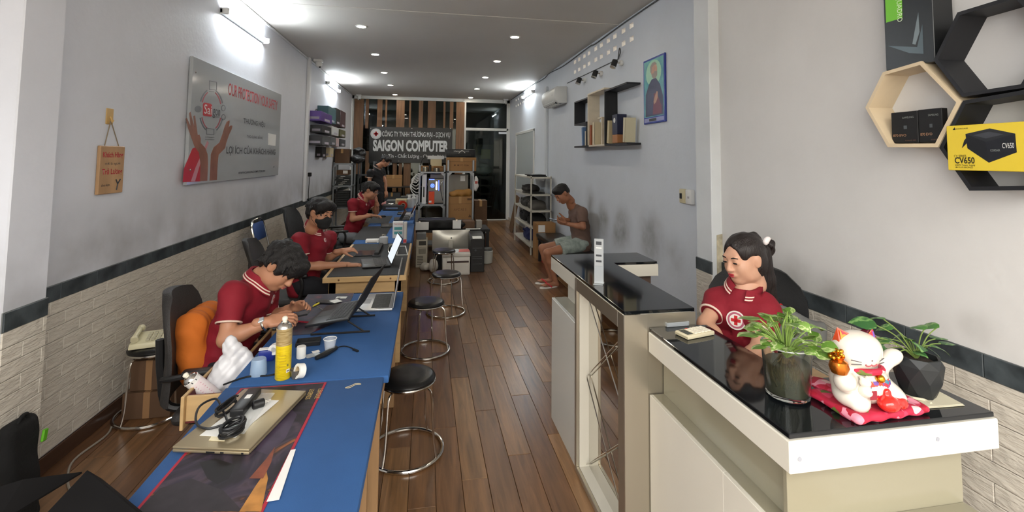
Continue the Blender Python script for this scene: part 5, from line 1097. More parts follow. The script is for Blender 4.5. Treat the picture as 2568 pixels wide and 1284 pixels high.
# picture mat with a red edge
gm = thing('desk_mat', 'large dark picture mat with a stitched red edge', 'desk mat', (-.6, 1.8, ZD+.0005))
mc = [(-.768, 2.262), (-.415, 2.262), (-.44, 1.1), (-.80, 1.1)]
sl = [(x, y, 0) for x, y in mc]
slab('mat_edge', sl, ZD+.0006, ZD+.0032, M('mat_red', 'a02436', .7), gm)
ins = [(-.758, 2.252), (-.425, 2.252), (-.45, 1.11), (-.79, 1.11)]
slab('mat_print', [(x, y, 0) for x, y in ins], ZD+.002, ZD+.004, pattern('fantasy_print', [(.2, '0f0d12'), (.42, '1b161d'), (.5, '282030'), (.56, '40343f'), (.62, '2a1c1c'), (.68, 'a0602f'), (.72, 'c98f4a'), (.78, '30202a')], 3.6, .65, 2.4), gm)
def matprint(name, pts, mat, d): q = [PZ(*p, ZD+.0042) for p in pts]; MB().add([(v.x, v.y, ZD+.0042+d) for v in q], [tuple(range(len(q)))]).build(name, mat, gm, smooth=None)
matprint('print_cape', [(345, 1283), (400, 1225), (480, 1200), (560, 1230), (610, 1283)], M('print_plum', '2c262b', .6, var=.4, vs=14), .0001)
matprint('print_blade', [(600, 1283), (640, 1220), (668, 1180), (672, 1200), (655, 1283)], M('print_amber', 'b9803c', .6, var=.4, vs=18), .0002)
matprint('print_horn', [(500, 1160), (540, 1150), (590, 1165), (575, 1200), (545, 1215), (520, 1200)], M('print_black', '131013', .6), .0002)
matprint('print_glow', [(625, 1200), (668, 1150), (690, 1120), (680, 1160), (660, 1200)], M('print_rust', '8a4a33', .6, var=.4, vs=14), .0003)
matprint('print_mist', [(640, 1130), (690, 1050), (725, 1020), (745, 1040), (715, 1100), (670, 1140)], M('print_violet', '41354a', .6, var=.4, vs=12), .0002)
gl = M('gold_print', 'b89a55', .5)
for i, w in enumerate(('LEAGUE', 'OF', 'LEGENDS')):
    wv, hv = ((.085, .02), (.03, .008), (.085, .02))[i]; x0 = (-.436, -.461, -.472)[i]; off = (wv-.085)/2
    text('lettering', w, (x0, 2.2+off, ZD+.0045), (0, -1, 0), (1, 0, 0), wv, hv, gl, gm, .0004, .01)
# white paper strip
ps = tag(slab('paper_strip', [(742, 1126), (729, 1128), (668, 1258), (700, 1253)], ZD+.0042, ZD+.005, M_PAPER), 'narrow white paper strip at the red edge of the mat', 'paper')
# closed gold laptop -----------------------------------------------------
M_GOLD = M('gold_aluminium', 'b7a98b', .34, metal=.75)
L4 = [PZ(444, 1122, .772), PZ(645, 1132, .772), PZ(752, 980, .772), PZ(604, 977, .772)]
ctr = sum(L4, Vector())/4; ux = ((L4[1]-L4[0])+(L4[2]-L4[3])).normalized(); uy = Vector((-ux.y, ux.x, 0)); lw = ((L4[1]-L4[0]).length+(L4[2]-L4[3]).length)/2; ld = ((L4[3]-L4[0]).dot(uy)+(L4[2]-L4[1]).dot(uy))/2
gla = math.atan2(ux.y, ux.x)
gp = thing('laptop', 'closed gold laptop with a charger lying on it', 'laptop', (ctr.x, ctr.y, ZD+.0045), gla)
MB().box((-lw/2, -ld/2, .002), (lw/2, ld/2, .0125)).build('base', M_GOLD, gp, bevel=.004, seg=2, world=False); MB().box((-lw/2, -ld/2, .0135), (lw/2, ld/2, .0215)).build('lid', M_GOLD, gp, bevel=.0035, seg=2, world=False)
for x, w in ((.0, .03), (.04, .012), (.11, .008)): MB().box((x-w/2, -ld/2-.0004, .0045), (x+w/2, -ld/2+.001, .0095)).build('port', M_BLACK, gp, world=False, smooth=None)
ZP = ZD+.0045+.0222
sh = tag(slab('paper_sheet', [(500, 1092), (590, 1098), (700, 1004), (620, 1000)], ZP, ZP+.001, M_PAPER), 'white paper sheet under plastic on the gold laptop', 'paper')
pbg = thing('plastic_pouch', 'clear crumpled plastic pouch under the black charger', 'plastic bag', PZ(620, 1040, ZP))
q = [PZ(a, b, ZP+.003) for a, b in ((560, 1085), (612, 1088), (672, 1020), (690, 985), (640, 985), (590, 1040))]
mb = MB(); n = 8; vs = []
for i in range(n+1):
    for j in range(n+1):
        a = q[0].lerp(q[1], i/n).lerp(q[4].lerp(q[3], i/n), j/n); vs.append((a.x, a.y, ZP+.002+.006*abs(math.sin(i*2.3+j*1.7))*(1 if 0 < i < n and 0 < j < n else .1)))
mb.add(vs, [(i*(n+1)+j, (i+1)*(n+1)+j, (i+1)*(n+1)+j+1, i*(n+1)+j+1) for i in range(n) for j in range(n)]); mb.build('film', M('clear_film', 'e8ecec', .15, alpha=.35), pbg, smooth=1.5)
slab('label_strip', [(523, 1104), (563, 1106), (566, 1096), (530, 1094)], ZP+.0002, ZP+.0012, M('label_cream', 'e9dfbd', .6), gp)
chg = thing('laptop_charger', 'black laptop charger with coiled cable on the gold laptop', 'charger', PZ(600, 1030, ZP))
a, b = PZ(590, 1042, ZP+.02), PZ(642, 978, ZP+.02); Rb = frame(b-a, (0, 0, 1)); c = (a+b)/2
MB().cbox(c+Vector((0, 0, .002)), ((b-a).length*.92, .05, .028), Rb).build('brick', M_BLACK, chg, bevel=.006, seg=2); CB('rating_label', M_PAPER, c+Vector((.004, .01, .0165)), (.03, .02, .0008), chg, 0, R=Rb)
c2 = PZ(650, 1012, ZP+.02); MB().cyl(c2+Vector((-.02, -.012, 0)), c2+Vector((.015, .01, 0)), .016, n=14).build('plug', M_BLACK, chg, bevel=.003)
for dx in (-.006, .006): MB().cyl(c2+Vector((.015, .01+dx, 0)), c2+Vector((.034, .022+dx, 0)), .0025, n=8).build('prong', M_STEEL, chg)
def coil(cx, cy, rx, ry, turns, ph=0, r=.0035, h=.012):
    pts = []
    for i in range(int(turns*16)+1):
        t = i/16*2*math.pi; k = 1+.12*math.sin(i*.7+ph); p = PZ(cx, cy, ZP+.012); pts.append(p+ux*rx*k*math.cos(t+ph)+uy*ry*k*math.sin(t+ph)+Vector((0, 0, h*(.5+.5*math.sin(i*.23+ph)))))
    return pts
MB().tube(coil(583, 1080, .03, .046, 7, h=.026), .0046, 7).build('cable_coil', M_BLACK, chg)
MB().tube(coil(568, 1028, .016, .055, 3.5, 1.2, h=.024), .0042, 7).build('cable_loop', M_BLACK, chg)
MB().tube(spline([PZ(560, 1065, ZP+.008), PZ(520, 1075, ZP+.006), PZ(492, 1060, ZP+.006), PZ(500, 1020, ZP+.008), PZ(540, 1000, ZP+.012), PZ(556, 1022, ZP+.02), PZ(572, 1060, ZP+.02)], 7), .0042, 7).build('cable_loop', M_BLACK, chg)
# rubber band
p = PZ(885, 968, ZD+.002); tag(MB().tube(spline([p+Vector(v) for v in ((-.03, -.012, 0), (-.012, -.014, 0), (0, 0, 0), (.012, .012, 0), (.032, .012, 0), (.022, .02, 0), (.004, .018, 0), (-.008, .004, 0), (-.02, -.002, 0), (-.03, -.012, 0))], 5), .0016, 6).build('rubber_band', M('band_tan', 'b5a98c', .6)), 'twisted tan rubber band on the blue cloth', 'rubber band')
# spray cans -----------------------------------------------------------
def spray_can(T, base, ax, r, h, mbody, mtop, split, cap='e8e4d4', loc_par=True):
    Rm = frame(Vector(ax).orthogonal(), ax); b = Vector(base)
    MB().lathe([(r*.94, 0), (r, .004), (r, h*split)], 32, b, Rm).build('can_body', mbody, T)
    MB().lathe([(r, h*split), (r, h*.80), (r*1.02, h*.805), (r*1.02, h*.815), (r*.96, h*.82)], 32, b, Rm).build('can_shoulder', mtop, T)
    MB().lathe([(r*.96, h*.82), (r*.88, h*.86), (r*.6, h*.895), (r*.5, h*.9), (r*.5, h*.915), (r*.3, h*.918)], 32, b, Rm).build('can_dome', M_STEEL, T)
    MB().lathe([(r*.28, h*.915), (r*.3, h*.94), (r*.36, h*.95), (r*.34, h*.985), (r*.2, h)], 20, b, Rm).build('nozzle', M('nozzle_'+cap, cap, .4), T)
b = PZ(709, 948, ZD); yc = thing('spray_can', 'tall yellow and brown spray can standing on the blue desk', 'spray can', (b.x, b.y, ZD))
MLY = M('can_yellow', 'd9c21f', .35, col2='c3a50f', vs=40, stretch=(1, 1, 4)); MLB = M('can_brown', '8f7748', .35, col2='b7a277', vs=30, stretch=(1, 1, 6))
spray_can(yc, (b.x, b.y, ZD+.001), (0, 0, 1), .0335, .272, MLY, MLB, .55)
v = (C0-b); v.z = 0; v.normalize(); side = Vector((-v.y, v.x, 0))
def canlabel(nm, ang, z, w, h, mt): 
    d = v*math.cos(ang)+side*math.sin(ang); c = b+d*.0337; t = Vector((-d.y, d.x, 0)); CB(nm, mt, (c.x, c.y, ZD+z), (w, .0008, h), yc, 0, R=Matrix((t, -d, Vector((0, 0, 1)))).transposed())
canlabel('barcode_panel', .62, .04, .016, .014, M_PAPER); canlabel('barcode', .62, .04, .012, .008, M_DARKINK); canlabel('print_square', .55, .065, .008, .010, M('print_olive', '7b7430', .5))
for i in range(6): canlabel('print_line', -.1, .05+.012*i, .028, .0025, M('print_mustard', 'a88f18', .5))
text('lettering', 'DEMON', b+v*.034+side*-.02+Vector((0, 0, .105)), side, (0, 0, 1), .034, .012, M('print_olive'), yc) if False else None
c0, c1 = PY(548, 1003, 2.5), PY(462, 938, 2.44); wc_ = thing('spray_can', 'white spray can tilted over the edge of the open drawer', 'spray can', c0)
axw = (c1-c0).normalized(); hW = .215; c0 = c1-axw*hW
spray_can(wc_, c0, axw, .033, hW, M('can_white', 'e3dfdc', .35, col2='e2cfd2', vs=30, stretch=(1, 1, 1)), M('can_white2', 'e6e4e0', .35), .72)
Rm = frame((C0-c0).normalized(), axw); od = Rm @ Vector((1, 0, 0)); tt = od.cross(axw)
MB().prism([(.013*math.cos(t), .008*math.sin(t)) for t in [2*math.pi*i/18 for i in range(18)]], .0008, O=c0+od*.0332+axw*.155, U=axw.cross(od), V=axw).build('label_oval', M_DARKINK, wc_, smooth=None)
for i in range(7): MB().cbox(c0+od*.0333+axw*(.05+.013*i), (.0008, .03, .004), Matrix((od, axw.cross(od), axw)).transposed()).build('print_line', M('print_pink2', 'c99aa5', .5), wc_, smooth=None)
# plastic bag slumped over the drawer
q = SDF(.03); c = PY(572, 925, 2.56)
q.ell(c+Vector((0, 0, -.02)), (.07, .06, .085)); q.ell(c+Vector((.02, .01, .07)), (.045, .035, .05)); q.ell(c+Vector((.0, 0, .12)), (.02, .016, .035), R=Matrix.Rotation(.4, 3, 'Y')); q.ell(c+Vector((.065, .02, .02)), (.04, .03, .06)); q.ell(c+Vector((-.05, 0, -.07)), (.04, .05, .04))
Vq, Qq = q.mesh(.005, disp=lambda X, Y, Z: .006*np.abs(np.sin(50*X+30*Z))*np.sin(44*Z-30*Y)-.004*np.abs(np.sin(70*X-60*Z)))
tag(organic('plastic_bag', [(Vq, Qq, 0)], [M('white_film', 'dcdce0', .3, alpha=.86, spec=.6)]), 'crumpled white plastic bag slumped against the blue desk', 'bag')
# small things round the spray can
def at(px, py, z=ZD): return PZ(px, py, z)
def cupthing(name, label, cat, px, py, prof, mat, n=28, part='cup', rim=None):
    p = at(px, py, ZD+.001); T = thing(name, label, cat, p); MB().lathe(prof, n, p).build(part, mat, T)
    if rim: MB().tube(arc(p+Vector((0, 0, rim[1])), rim[0], 0, 2*math.pi, 30)[:-1], rim[2], 6, closed=True).build('rim', rim[3], T)
    return T
M_FROST = M('frosted_blue', 'a9c2dc', .25, alpha=.55, spec=.6); M_CLR = M('clear_plastic', 'e4eaf0', .08, alpha=.22, spec=.8)
cupthing('plastic_cup', 'frosted blue cap standing upside down beside the spray can', 'cup', 648, 938, [(.036, 0), (.0355, .01), (.031, .065), (.028, .07)], M_FROST)
cupthing('plastic_cup', 'clear disposable cup with a white rim', 'cup', 827, 882, [(.022, 0), (.025, .02), (.032, .066), (.031, .066), (.024, .02), (.021, .003)], M_CLR, rim=(.032, .066, .0018, M_PAPER))
cupthing('pill_bottle', 'small plain white plastic jar behind the yellow can', 'jar', 755, 897, [(.021, 0), (.022, .003), (.022, .052), (.02, .056)], M_PAPER, part='jar')
cupthing('metal_cup', 'small grey metal cup in front of the tape roll', 'cup', 743, 948, [(.018, 0), (.021, .01), (.027, .04), (.026, .04), (.02, .012), (.017, .004)], M('grey_metal', '8b857c', .35, metal=.7))
p = at(752, 930, ZD+.034); tr_ = thing('tape_roll', 'white tape roll standing on edge beside the metal cup', 'tape', (p.x, p.y, ZD))
ax = Vector((-.75, -.6, .25)).normalized(); Rm = frame(ax.orthogonal(), ax); MB().lathe([(.02, -.014), (.031, -.014), (.031, .014), (.02, .014), (.02, -.014)], 30, p, Rm).build('tape', M_PAPER, tr_); MB().lathe([(.017, -.0121), (.0198, -.0121), (.0198, .0121), (.017, .0121), (.017, -.0121)], 30, p, Rm).build('core', M('core_card', 'c9b491', .7), tr_)
bt = thing('tape_dispenser', 'dark blue desk dispenser with a white roll behind the spray can', 'dispenser', at(668, 905)); p = at(668, 905)
CB('housing', M('dispenser_blue', '1f2f86', .35), p+Vector((0, 0, .028)), (.07, .035, .056), bt, .01, seg=2, R=rotz(.15)); MB().lathe([(.012, -.014), (.025, -.014), (.025, .014), (.012, .014), (.012, -.014)], 24, p+Vector((.035, .0, .055)), frame((0, 0, 1), (.1, 1, 0))).build('roll', M_PAPER, bt); CB('top_pad', M_PAPER, p+Vector((-.012, 0, .058)), (.045, .03, .004), bt, .001, R=rotz(.15))
tb = thing('parts_tray', 'shallow black plastic tray by the laptop stand', 'tray', at(772, 862)); q = [at(742, 868), at(788, 878), at(805, 858), at(760, 848)]
c = sum(q, Vector())/4; CB('tray_base', M_BLACK, c+Vector((0, 0, .004)), (.12, .075, .006), tb, .002, R=rotz(.1))
for dx, dy, sx, sy in ((0, .036, .12, .004), (0, -.036, .12, .004), (.058, 0, .004, .075), (-.058, 0, .004, .075)): CB('tray_wall', M_BLACK, c+rotz(.1) @ Vector((dx, dy, .011)), (sx, sy, .02), tb, .001, R=rotz(.1))
pk = thing('silver_packet', 'flat silver packet with a white label', 'packet', at(788, 895)); CB('pouch', M('foil', 'a9b0b8', .2, metal=.8, bump=.3, bs=90), at(785, 893)+Vector((0, 0, .004)), (.07, .045, .008), pk, .003, R=rotz(.5)); CB('label', M_PAPER, at(792, 886)+Vector((0, 0, .0088)), (.035, .026, .001), pk, 0, R=rotz(.5))
cbl = thing('usb_cable', 'black cable bundle with a plug at its end', 'cable', at(820, 885))
MB().tube([at(792, 898, ZD+.014), at(815, 888, ZD+.016), at(843, 872, ZD+.012)], [.010, .015, .011], 10).build('cable_bundle', M_BLACK, cbl); MB().tube(spline([at(840, 873, ZD+.008), at(862, 868, ZD+.005), at(880, 872, ZD+.005), at(890, 878, ZD+.005)], 5), .003, 6).build('cable', M_BLACK, cbl)
a, b = at(886, 876, ZD+.005), at(898, 881, ZD+.005); CB('plug', M_BLACK, (a+b)/2, ((b-a).length, .012, .008), cbl, .001, R=frame(b-a, (0, 0, 1)))
tag(MB().tube(spline([at(560, 965, ZD+.004), at(620, 945, ZD+.004), at(690, 938, ZD+.004), at(700, 905, ZD+.004)], 6), .004, 6).build('power_cable', M_BLACK), 'black power cable crossing the blue cloth behind the bag', 'cable')
# navy work pad with phone parts -------------------------------------------
wp_ = tag(slab('work_pad', [(772, 738), (888, 735), (860, 800), (775, 838), (705, 842), (735, 790)], ZD+.0005, ZD+.003, pattern('navy_pad', [(.3, '1b1b2b'), (.5, '23223a'), (.62, '3a2436'), (.7, '6b2d3c'), (.75, '201f33')], 9, .6, 1.5)), 'navy patterned work pad with phone parts on it', 'desk mat')
ZW = ZD+.0035
pn = thing('phone', 'opened black phone with a white battery cover on the pad', 'phone', at(830, 758, ZW)); c = at(825, 757, ZW+.006); CB('phone_body', M_BLACK, c, (.15, .075, .009), pn, .003, R=rotz(-.35)); CB('white_cover', M_PAPER, at(842, 755, ZW+.0118), (.07, .06, .002), pn, .001, R=rotz(-.9))
cd = thing('parts_card', 'small white card with screws behind the opened phone', 'card', at(858, 745, ZW)); CB('card', M_PAPER, at(856, 746, ZW+.001), (.075, .045, .002), cd, .001, R=rotz(-.1)); CB('screw_pocket', M_STEEL, at(850, 747, ZW+.004), (.02, .012, .004), cd, .001)
sd1 = thing('screwdriver', 'small screwdriver with a yellow handle', 'screwdriver', at(785, 765, ZW)); MB().tube([at(800, 760, ZW+.006), at(790, 765, ZW+.006), at(785, 768, ZW+.006)], [.005, .0062, .004], 10).build('handle', M('handle_yellow', 'd8c83a', .4), sd1); MB().cyl(at(786, 767, ZW+.006), at(776, 774, ZW+.006), .0018, n=8).build('shaft', M_STEEL, sd1)
sd2 = thing('screwdriver', 'slim steel screwdriver lying on the navy pad', 'screwdriver', at(810, 777, ZW)); MB().tube([at(796, 769, ZW+.004), at(812, 779, ZW+.004), at(824, 785, ZW+.004)], [.0022, .0035, .004], 8).build('shaft', M_STEEL, sd2); MB().cyl(at(822, 784, ZW+.004), at(826, 787, ZW+.004), .0045, n=8).build('end_cap', M_DARKINK, sd2)
tw = tag(MB().tube([at(722, 803, ZW+.006), at(783, 808, ZW+.004)], [.0035, .002], 6).tube([at(722, 803, ZW+.006), at(783, 811, ZW+.004)], [.0035, .002], 6).build('tweezers', M('tweezers_red', '9c2436', .4)), 'thin red tweezers on the navy pad', 'tweezers')
pm_ = thing('phone', 'dark phone held in the hands of the bent man', 'phone', P1['wrR'])
c = PY(742, 790, 2.88); CB('phone_body', M_BLACK, c, (.14, .072, .008), pm_, .003, R=Matrix.Rotation(-.15, 3, 'Y')); CB('screen', M('screen_dark', '2b1f26', .1), c+Vector((0, 0, .0045)), (.13, .065, .0008), pm_, 0, R=Matrix.Rotation(-.15, 3, 'Y'))
# laptops -----------------------------------------------------------------
def laptop(label, hinge, rz, w, d, lid_ang, body, keys, lidm, screen, tilt=0., t=.014, name='laptop', lid_l=None):
    """hinge: middle of the hinge. local +x from the user to the hinge, y along the hinge; lid_ang from the base plane"""
    T = thing(name, label, 'laptop', hinge, rz); R0 = Matrix.Rotation(tilt, 3, 'Y')
    MB().box((-d, -w/2, -t), (0, w/2, 0), R0).build('base', body, T, bevel=.003, seg=2, world=False)
    MB().box((-d*.55, -w*.43, .0002), (-d*.1, w*.43, .0012), R0).build('keyboard_bed', M('key_bed', '26282a', .6), T, world=False, smooth=None)
    kb = MB()
    for i in range(5):
        for j in range(13): kb.box((-d*.54+i*d*.088, -w*.425+j*w*.0655, .0012), (-d*.54+i*d*.088+d*.072, -w*.425+j*w*.0655+w*.054, .003), R0)
    o = kb.build('keys', keys, T, world=False, smooth=None); o['kind'] = 'stuff'
    MB().box((-d*.93, -w*.14, .0002), (-d*.62, w*.14, .0008), R0).build('touchpad', M('touchpad_grey', '8d9092', .4) if body is not M_BLACK else M('touchpad_dark', '232527', .4), T, world=False, smooth=None)
    L = lid_l or d; RL = Matrix.Rotation(math.pi-lid_ang+tilt, 3, 'Y') ; RL = Matrix.Rotation(tilt+lid_ang, 3, 'Y')
    Lo = MB().box((-L, -w/2, .0), (0, w/2, .007), RL).build('lid', lidm, T, bevel=.002, seg=1, world=False)
    MB().box((-L*.95, -w*.47, -.0012), (-L*.05, w*.47, .0), RL).build('screen', screen, Lo, world=False, smooth=None)
    MB().cyl((0.003, -w*.4, .0), (.003, w*.4, 0), .006, n=10).build('hinge', M_BLACK, T, world=False)
    return T
M_SILV = M('silver_aluminium', 'c3c5c7', .3, metal=.7); M_KEYD = M('keys_dark', '1d1e20', .5); M_SCR = M('screen_off', '0d0f12', .12); M_SCRW = M('screen_white', 'd5dde4', .3, emit='dfe7ee', es=.45)
laptop('open silver laptop with dark keys at the desk edge', (-.2, 3.415, ZD+.0155), 0, .37, .25, math.radians(98), M_SILV, M_KEYD, M_SILV, M_SCR, lid_l=.255)
st = thing('laptop_stand', 'folding black stand holding up the black laptop', 'stand', (-.5, 3.0, ZD))
for y in (2.86, 3.14): MB().tube([(-.62, y, ZD+.006), (-.3, y, ZD+.006)], .006, 6).tube([(-.33, y, ZD+.006), (-.42, y, ZD+.068)], .005, 6).build('side_rail', M_BLKMAT, st)
MB().tube([(-.42, 2.86, ZD+.066), (-.42, 3.14, ZD+.066)], .005, 6).build('cross_bar', M_BLKMAT, st)
laptop('open black laptop raised on a stand', (-.39, 3.0, ZD+.1), -.13, .36, .245, math.radians(128), M_BLACK, M_KEYD, M_BLKMAT, M_SCR, tilt=-.17, lid_l=.25)
laptop('black laptop with a bright screen in front of the masked man', (-.33, 4.66, .772), .17, .36, .25, math.radians(112), M_BLACK, M_KEYD, M_BLACK, M_SCRW, lid_l=.26)
# orange cushion behind the bent man -------------------------------------------
q = SDF(.03); c = PY(497, 862, 3.0); Rc = Matrix.Rotation(-.18, 3, 'Y')
q.box(c+Vector((.02, .02, 0)), (.085, .19, .2), .085, R=Rc)
Vq, Qq = q.mesh(.008, disp=lambda X, Y, Z: .004*np.sin(42*Z+10*X+9*np.sin(16*Y))+.003*np.sin(60*Y+22*Z))
tag(organic('cushion', [(Vq, Qq, 0)], [M('orange_cloth', 'c0661c', .85, var=.15, vs=6, bump=.3, bs=25)]), 'wrinkled orange cushion behind the bent man on his chair', 'cushion')
# telephone on the stool, cartons beneath ------------------------------------------
tp = thing('telephone', 'cream desk telephone on the chrome stool by the bricks', 'telephone', (-1.83, 3.67, .4695), .25)
M_CRM = M('cream_phone', 'd8d2b0', .4)
mb = MB(); mb.add([(-.1, -.09, 0), (.1, -.09, 0), (.1, .09, 0), (-.1, .09, 0), (-.095, -.085, .035), (.095, -.085, .035), (.095, .085, .065), (-.095, .085, .065)], [(0, 3, 2, 1), (4, 5, 6, 7), (0, 1, 5, 4), (1, 2, 6, 5), (2, 3, 7, 6), (3, 0, 4, 7)]); mb.build('phone_base', M_CRM, tp, bevel=.008, seg=2, world=False)
MB().tube(spline([(-.065, -.085, .062), (-.07, -.06, .072), (-.068, 0, .085), (-.07, .06, .092), (-.065, .085, .09)], 4), [.022]*4+[.016]*9+[.022]*4, 10).build('handset', M_CRM, tp, world=False)
kp = MB()
for i in range(3):
    for j in range(4): kp.cbox((.0+i*.03, -.055+j*.03, .047+.005*j), (.02, .018, .01))
o = kp.build('keypad', M('key_grey', 'b9b49c', .5), tp, world=False); o['kind'] = 'stuff'
for i, (lo, hi, lb) in enumerate((((-1.95, 3.62, .002), (-1.66, 3.85, .17), 'brown carton on the floor under the telephone stool'), ((-1.92, 3.64, .175), (-1.7, 3.82, .37), 'small carton with a red print stacked under the telephone stool'))):
    bx = thing('carton', lb, 'box', ((lo[0]+hi[0])/2, (lo[1]+hi[1])/2, lo[2])); B('carton_body', M('kraft_dark', '5f4632', .75, var=.1, vs=5), lo, hi, bx, .002); B('tape_strip', M('kraft_tape', '96724f', .5), ((lo[0]+hi[0])/2-.02, lo[1]-.0008, lo[2]+.001), ((lo[0]+hi[0])/2+.02, hi[1]+.0008, hi[2]+.0008), bx, 0)
    if i: B('red_print', M('print_brick', '8d4a3c', .6), (hi[0], 3.68, .22), (hi[0]+.0008, 3.78, .33), bx, 0); text('lettering', 'CARD', (hi[0]+.0012, 3.69, .26), Yv, Zv, .08, .03, M_PAPER, bx, .0004)
# black leaning bag and open black carton near the left wall ---------------------------
bg_ = thing('equipment_bag', 'flat black bag with a bright green tab against the bricks', 'bag', (-1.83, 2.66, 0))
q = SDF(.02); q.box((-1.85, 2.67, .255), (.035, .095, .25), .04, R=Matrix.Rotation(-.08, 3, 'Y')); Vq, Qq = q.mesh(.009, disp=lambda X, Y, Z: .004*np.sin(30*Z+20*Y)); organic('bag_body', [(Vq, Qq, 0)], [M('bag_black', '0b0b0b', .9, bump=.3, bs=60)], bg_)
MB().cbox((-1.812, 2.755, .38), (.012, .03, .055), Matrix.Rotation(-.2, 3, 'X')).build('green_tab', M('tab_green', '5aa51e', .5), bg_, bevel=.004)
MB().tube(spline([(-1.85, 2.64, .49), (-1.845, 2.655, .52), (-1.845, 2.685, .52), (-1.85, 2.7, .49)], 5), .008, 8).build('handle', M('bag_black'), bg_)
ob = thing('open_carton', 'open black carton with a spread flap and yellow packing', 'box', (-1.42, 1.42, 0))
MBK = M('carton_black_inside', '0b0a0b', .85, var=.2, vs=7, spec=.2); x0, x1, y0, y1, zt = -1.62, -1.2, 1.2, 1.66, .68; t = .006
for lo, hi in (((x0, y0, 0), (x0+t, y1, zt)), ((x1-t, y0, 0), (x1, y1, zt)), ((x0, y0, 0), (x1, y0+t, zt)), ((x0, y1-t, 0), (x1, y1, zt)), ((x0, y0, 0), (x1, y1, t))): B('carton_wall', MBK, lo, hi, ob, .001)
def flapq(q, mt=MBK):
    q = [Vector(p) for p in q]; n = (q[1]-q[0]).cross(q[2]-q[0]).normalized()*t
    MB().add([*q]+[p+n for p in q], [(0, 1, 2, 3), (7, 6, 5, 4), (0, 4, 5, 1), (1, 5, 6, 2), (2, 6, 7, 3), (3, 7, 4, 0)]).build('flap', mt, ob, smooth=None)
flapq([(x0, y1, zt), (x1, y1, zt), PZ(206, 1187, .72), PZ(60, 1206, .76)]); flapq([(x0, y0, zt), (x0, y1, zt), (x0-.16, y1-.03, zt+.08), (x0-.16, y0+.03, zt+.08)]); flapq([(x0, y0, zt), (x1, y0, zt), (x1-.03, y0-.15, zt+.08), (x0+.03, y0-.15, zt+.08)])
B('yellow_packing', M('packing_yellow', 'c9a935', .5), (x0+.02, y0+.04, .5), (x0+.2, y1-.03, .66), ob, .02, seg=2); B('brown_packing', M('packing_brown', '8a4f2a', .7), (x0+.22, y0+.04, .45), (x1-.03, y1-.05, .6), ob, .01)
A_ = PZ(218, 1178, .84); e1 = (PZ(112, 1290, .77)-A_).normalized(); e2 = (PZ(345, 1290, .83)-A_).normalized(); e2 = (e2-e1*e2.dot(e1)).normalized(); nn_ = e1.cross(e2).normalized(); nn_ = nn_ if nn_.z > 0 else -nn_
fb = thing('cardboard_tray', 'black cardboard tray leaning between the open carton and desk', 'tray', (A_.x-.1, A_.y-.2, .62))
def lidbox(name, u0, u1, v0, v1, w0, w1):
    q = [A_+e1*u+e2*v+nn_*w for w in (w0, w1) for u, v in ((u0, v0), (u1, v0), (u1, v1), (u0, v1))]
    MB().add(q, [(0, 3, 2, 1), (4, 5, 6, 7), (0, 1, 5, 4), (1, 2, 6, 5), (2, 3, 7, 6), (3, 0, 4, 7)]).build(name, MBK, fb, bevel=.002)
lidbox('tray_bottom', 0, .34, 0, .4, -.006, 0)
for u0, u1, v0, v1 in ((0, .005, 0, .4), (.335, .34, 0, .4), (.005, .335, 0, .005), (.005, .335, .395, .4)): lidbox('tray_side', u0, u1, v0, v1, -.06, -.0065)
# cable lying on the floor at the baseboard
tag(MB().tube(spline([(-2.0, 3.62, .006), (-1.93, 3.45, .006), (-1.95, 3.2, .006), (-1.85, 3.0, .006), (-1.7, 2.8, .006), (-1.62, 2.5, .006)], 6), .006, 6).build('floor_cable', M('cable_pale', '8f867a', .6)), 'pale cable lying on the floor along the baseboard', 'cable')
# ================================================================ things on the reception counter
ZU, ZLo = 1.0905, 1.0185
# acrylic stand with a code card (code left out)
a = PZ(1502, 712, ZU); ss = thing('acrylic_stand', 'upright acrylic stand with a printed strip on the high counter', 'sign', (a.x, a.y, ZU))
Rs = rotz(1.05)
CB('base_plate', M('acrylic', 'dfe6ea', .05, alpha=.35, spec=.8), a+Vector((0, 0, .003)), (.06, .05, .005), ss, .001, R=Rs)
CB('upright_plate', M('acrylic'), a+Vector((0, 0, .12)), (.004, .05, .235), ss, .001, R=Rs)
CB('printed_card', M('card_grey', 'a7abae', .5), a+Rs @ Vector((-.0035, 0, .165)), (.002, .046, .14), ss, 0, R=Rs)
for i, (z, h) in enumerate(((.215, .018), (.19, .006), (.15, .01), (.12, .01))): CB('print_bar', M_DARKINK if i != 1 else M_PAPER, a+Rs @ Vector((-.0048, 0, z)), (.0006, .03, h), ss, 0, R=Rs)
# calculator and card tray
q = [PZ(1695, 826, ZLo+.02), PZ(1722, 842, ZLo+.02), PZ(1790, 829, ZLo+.02), PZ(1762, 812, ZLo+.02)]; c = sum(q, Vector())/4; ang = math.atan2((q[2]-q[1]).y, (q[2]-q[1]).x)
cl = thing('calculator', 'cream calculator lying on the low counter', 'calculator', (c.x, c.y, ZLo), ang); M_CRC = M('calculator_cream', 'd9d0b2', .4)
Lc, Wc = (q[2]-q[1]).length, (q[0]-q[1]).length
MB().box((-Lc/2, -Wc/2, 0), (Lc/2, Wc/2, .017)).build('case', M_CRC, cl, bevel=.005, seg=2, world=False); MB().box((-Lc*.44, -Wc*.36, .0172), (-Lc*.24, Wc*.36, .0182)).build('display', M('lcd_dark', '4a4f48', .2), cl, world=False, smooth=None)
MB().box((-Lc*.5, -Wc*.48, .004), (-Lc*.5-.001, Wc*.48, .012)).build('side_band', M('cal_band', 'b5ab8d', .5), cl, world=False, smooth=None)
kb = MB(); 
for i in range(5):
    for j in range(4): kb.box((-Lc*.18+i*Lc*.125, -Wc*.38+j*Wc*.2, .017), (-Lc*.18+i*Lc*.125+Lc*.09, -Wc*.38+j*Wc*.2+Wc*.14, .0205))
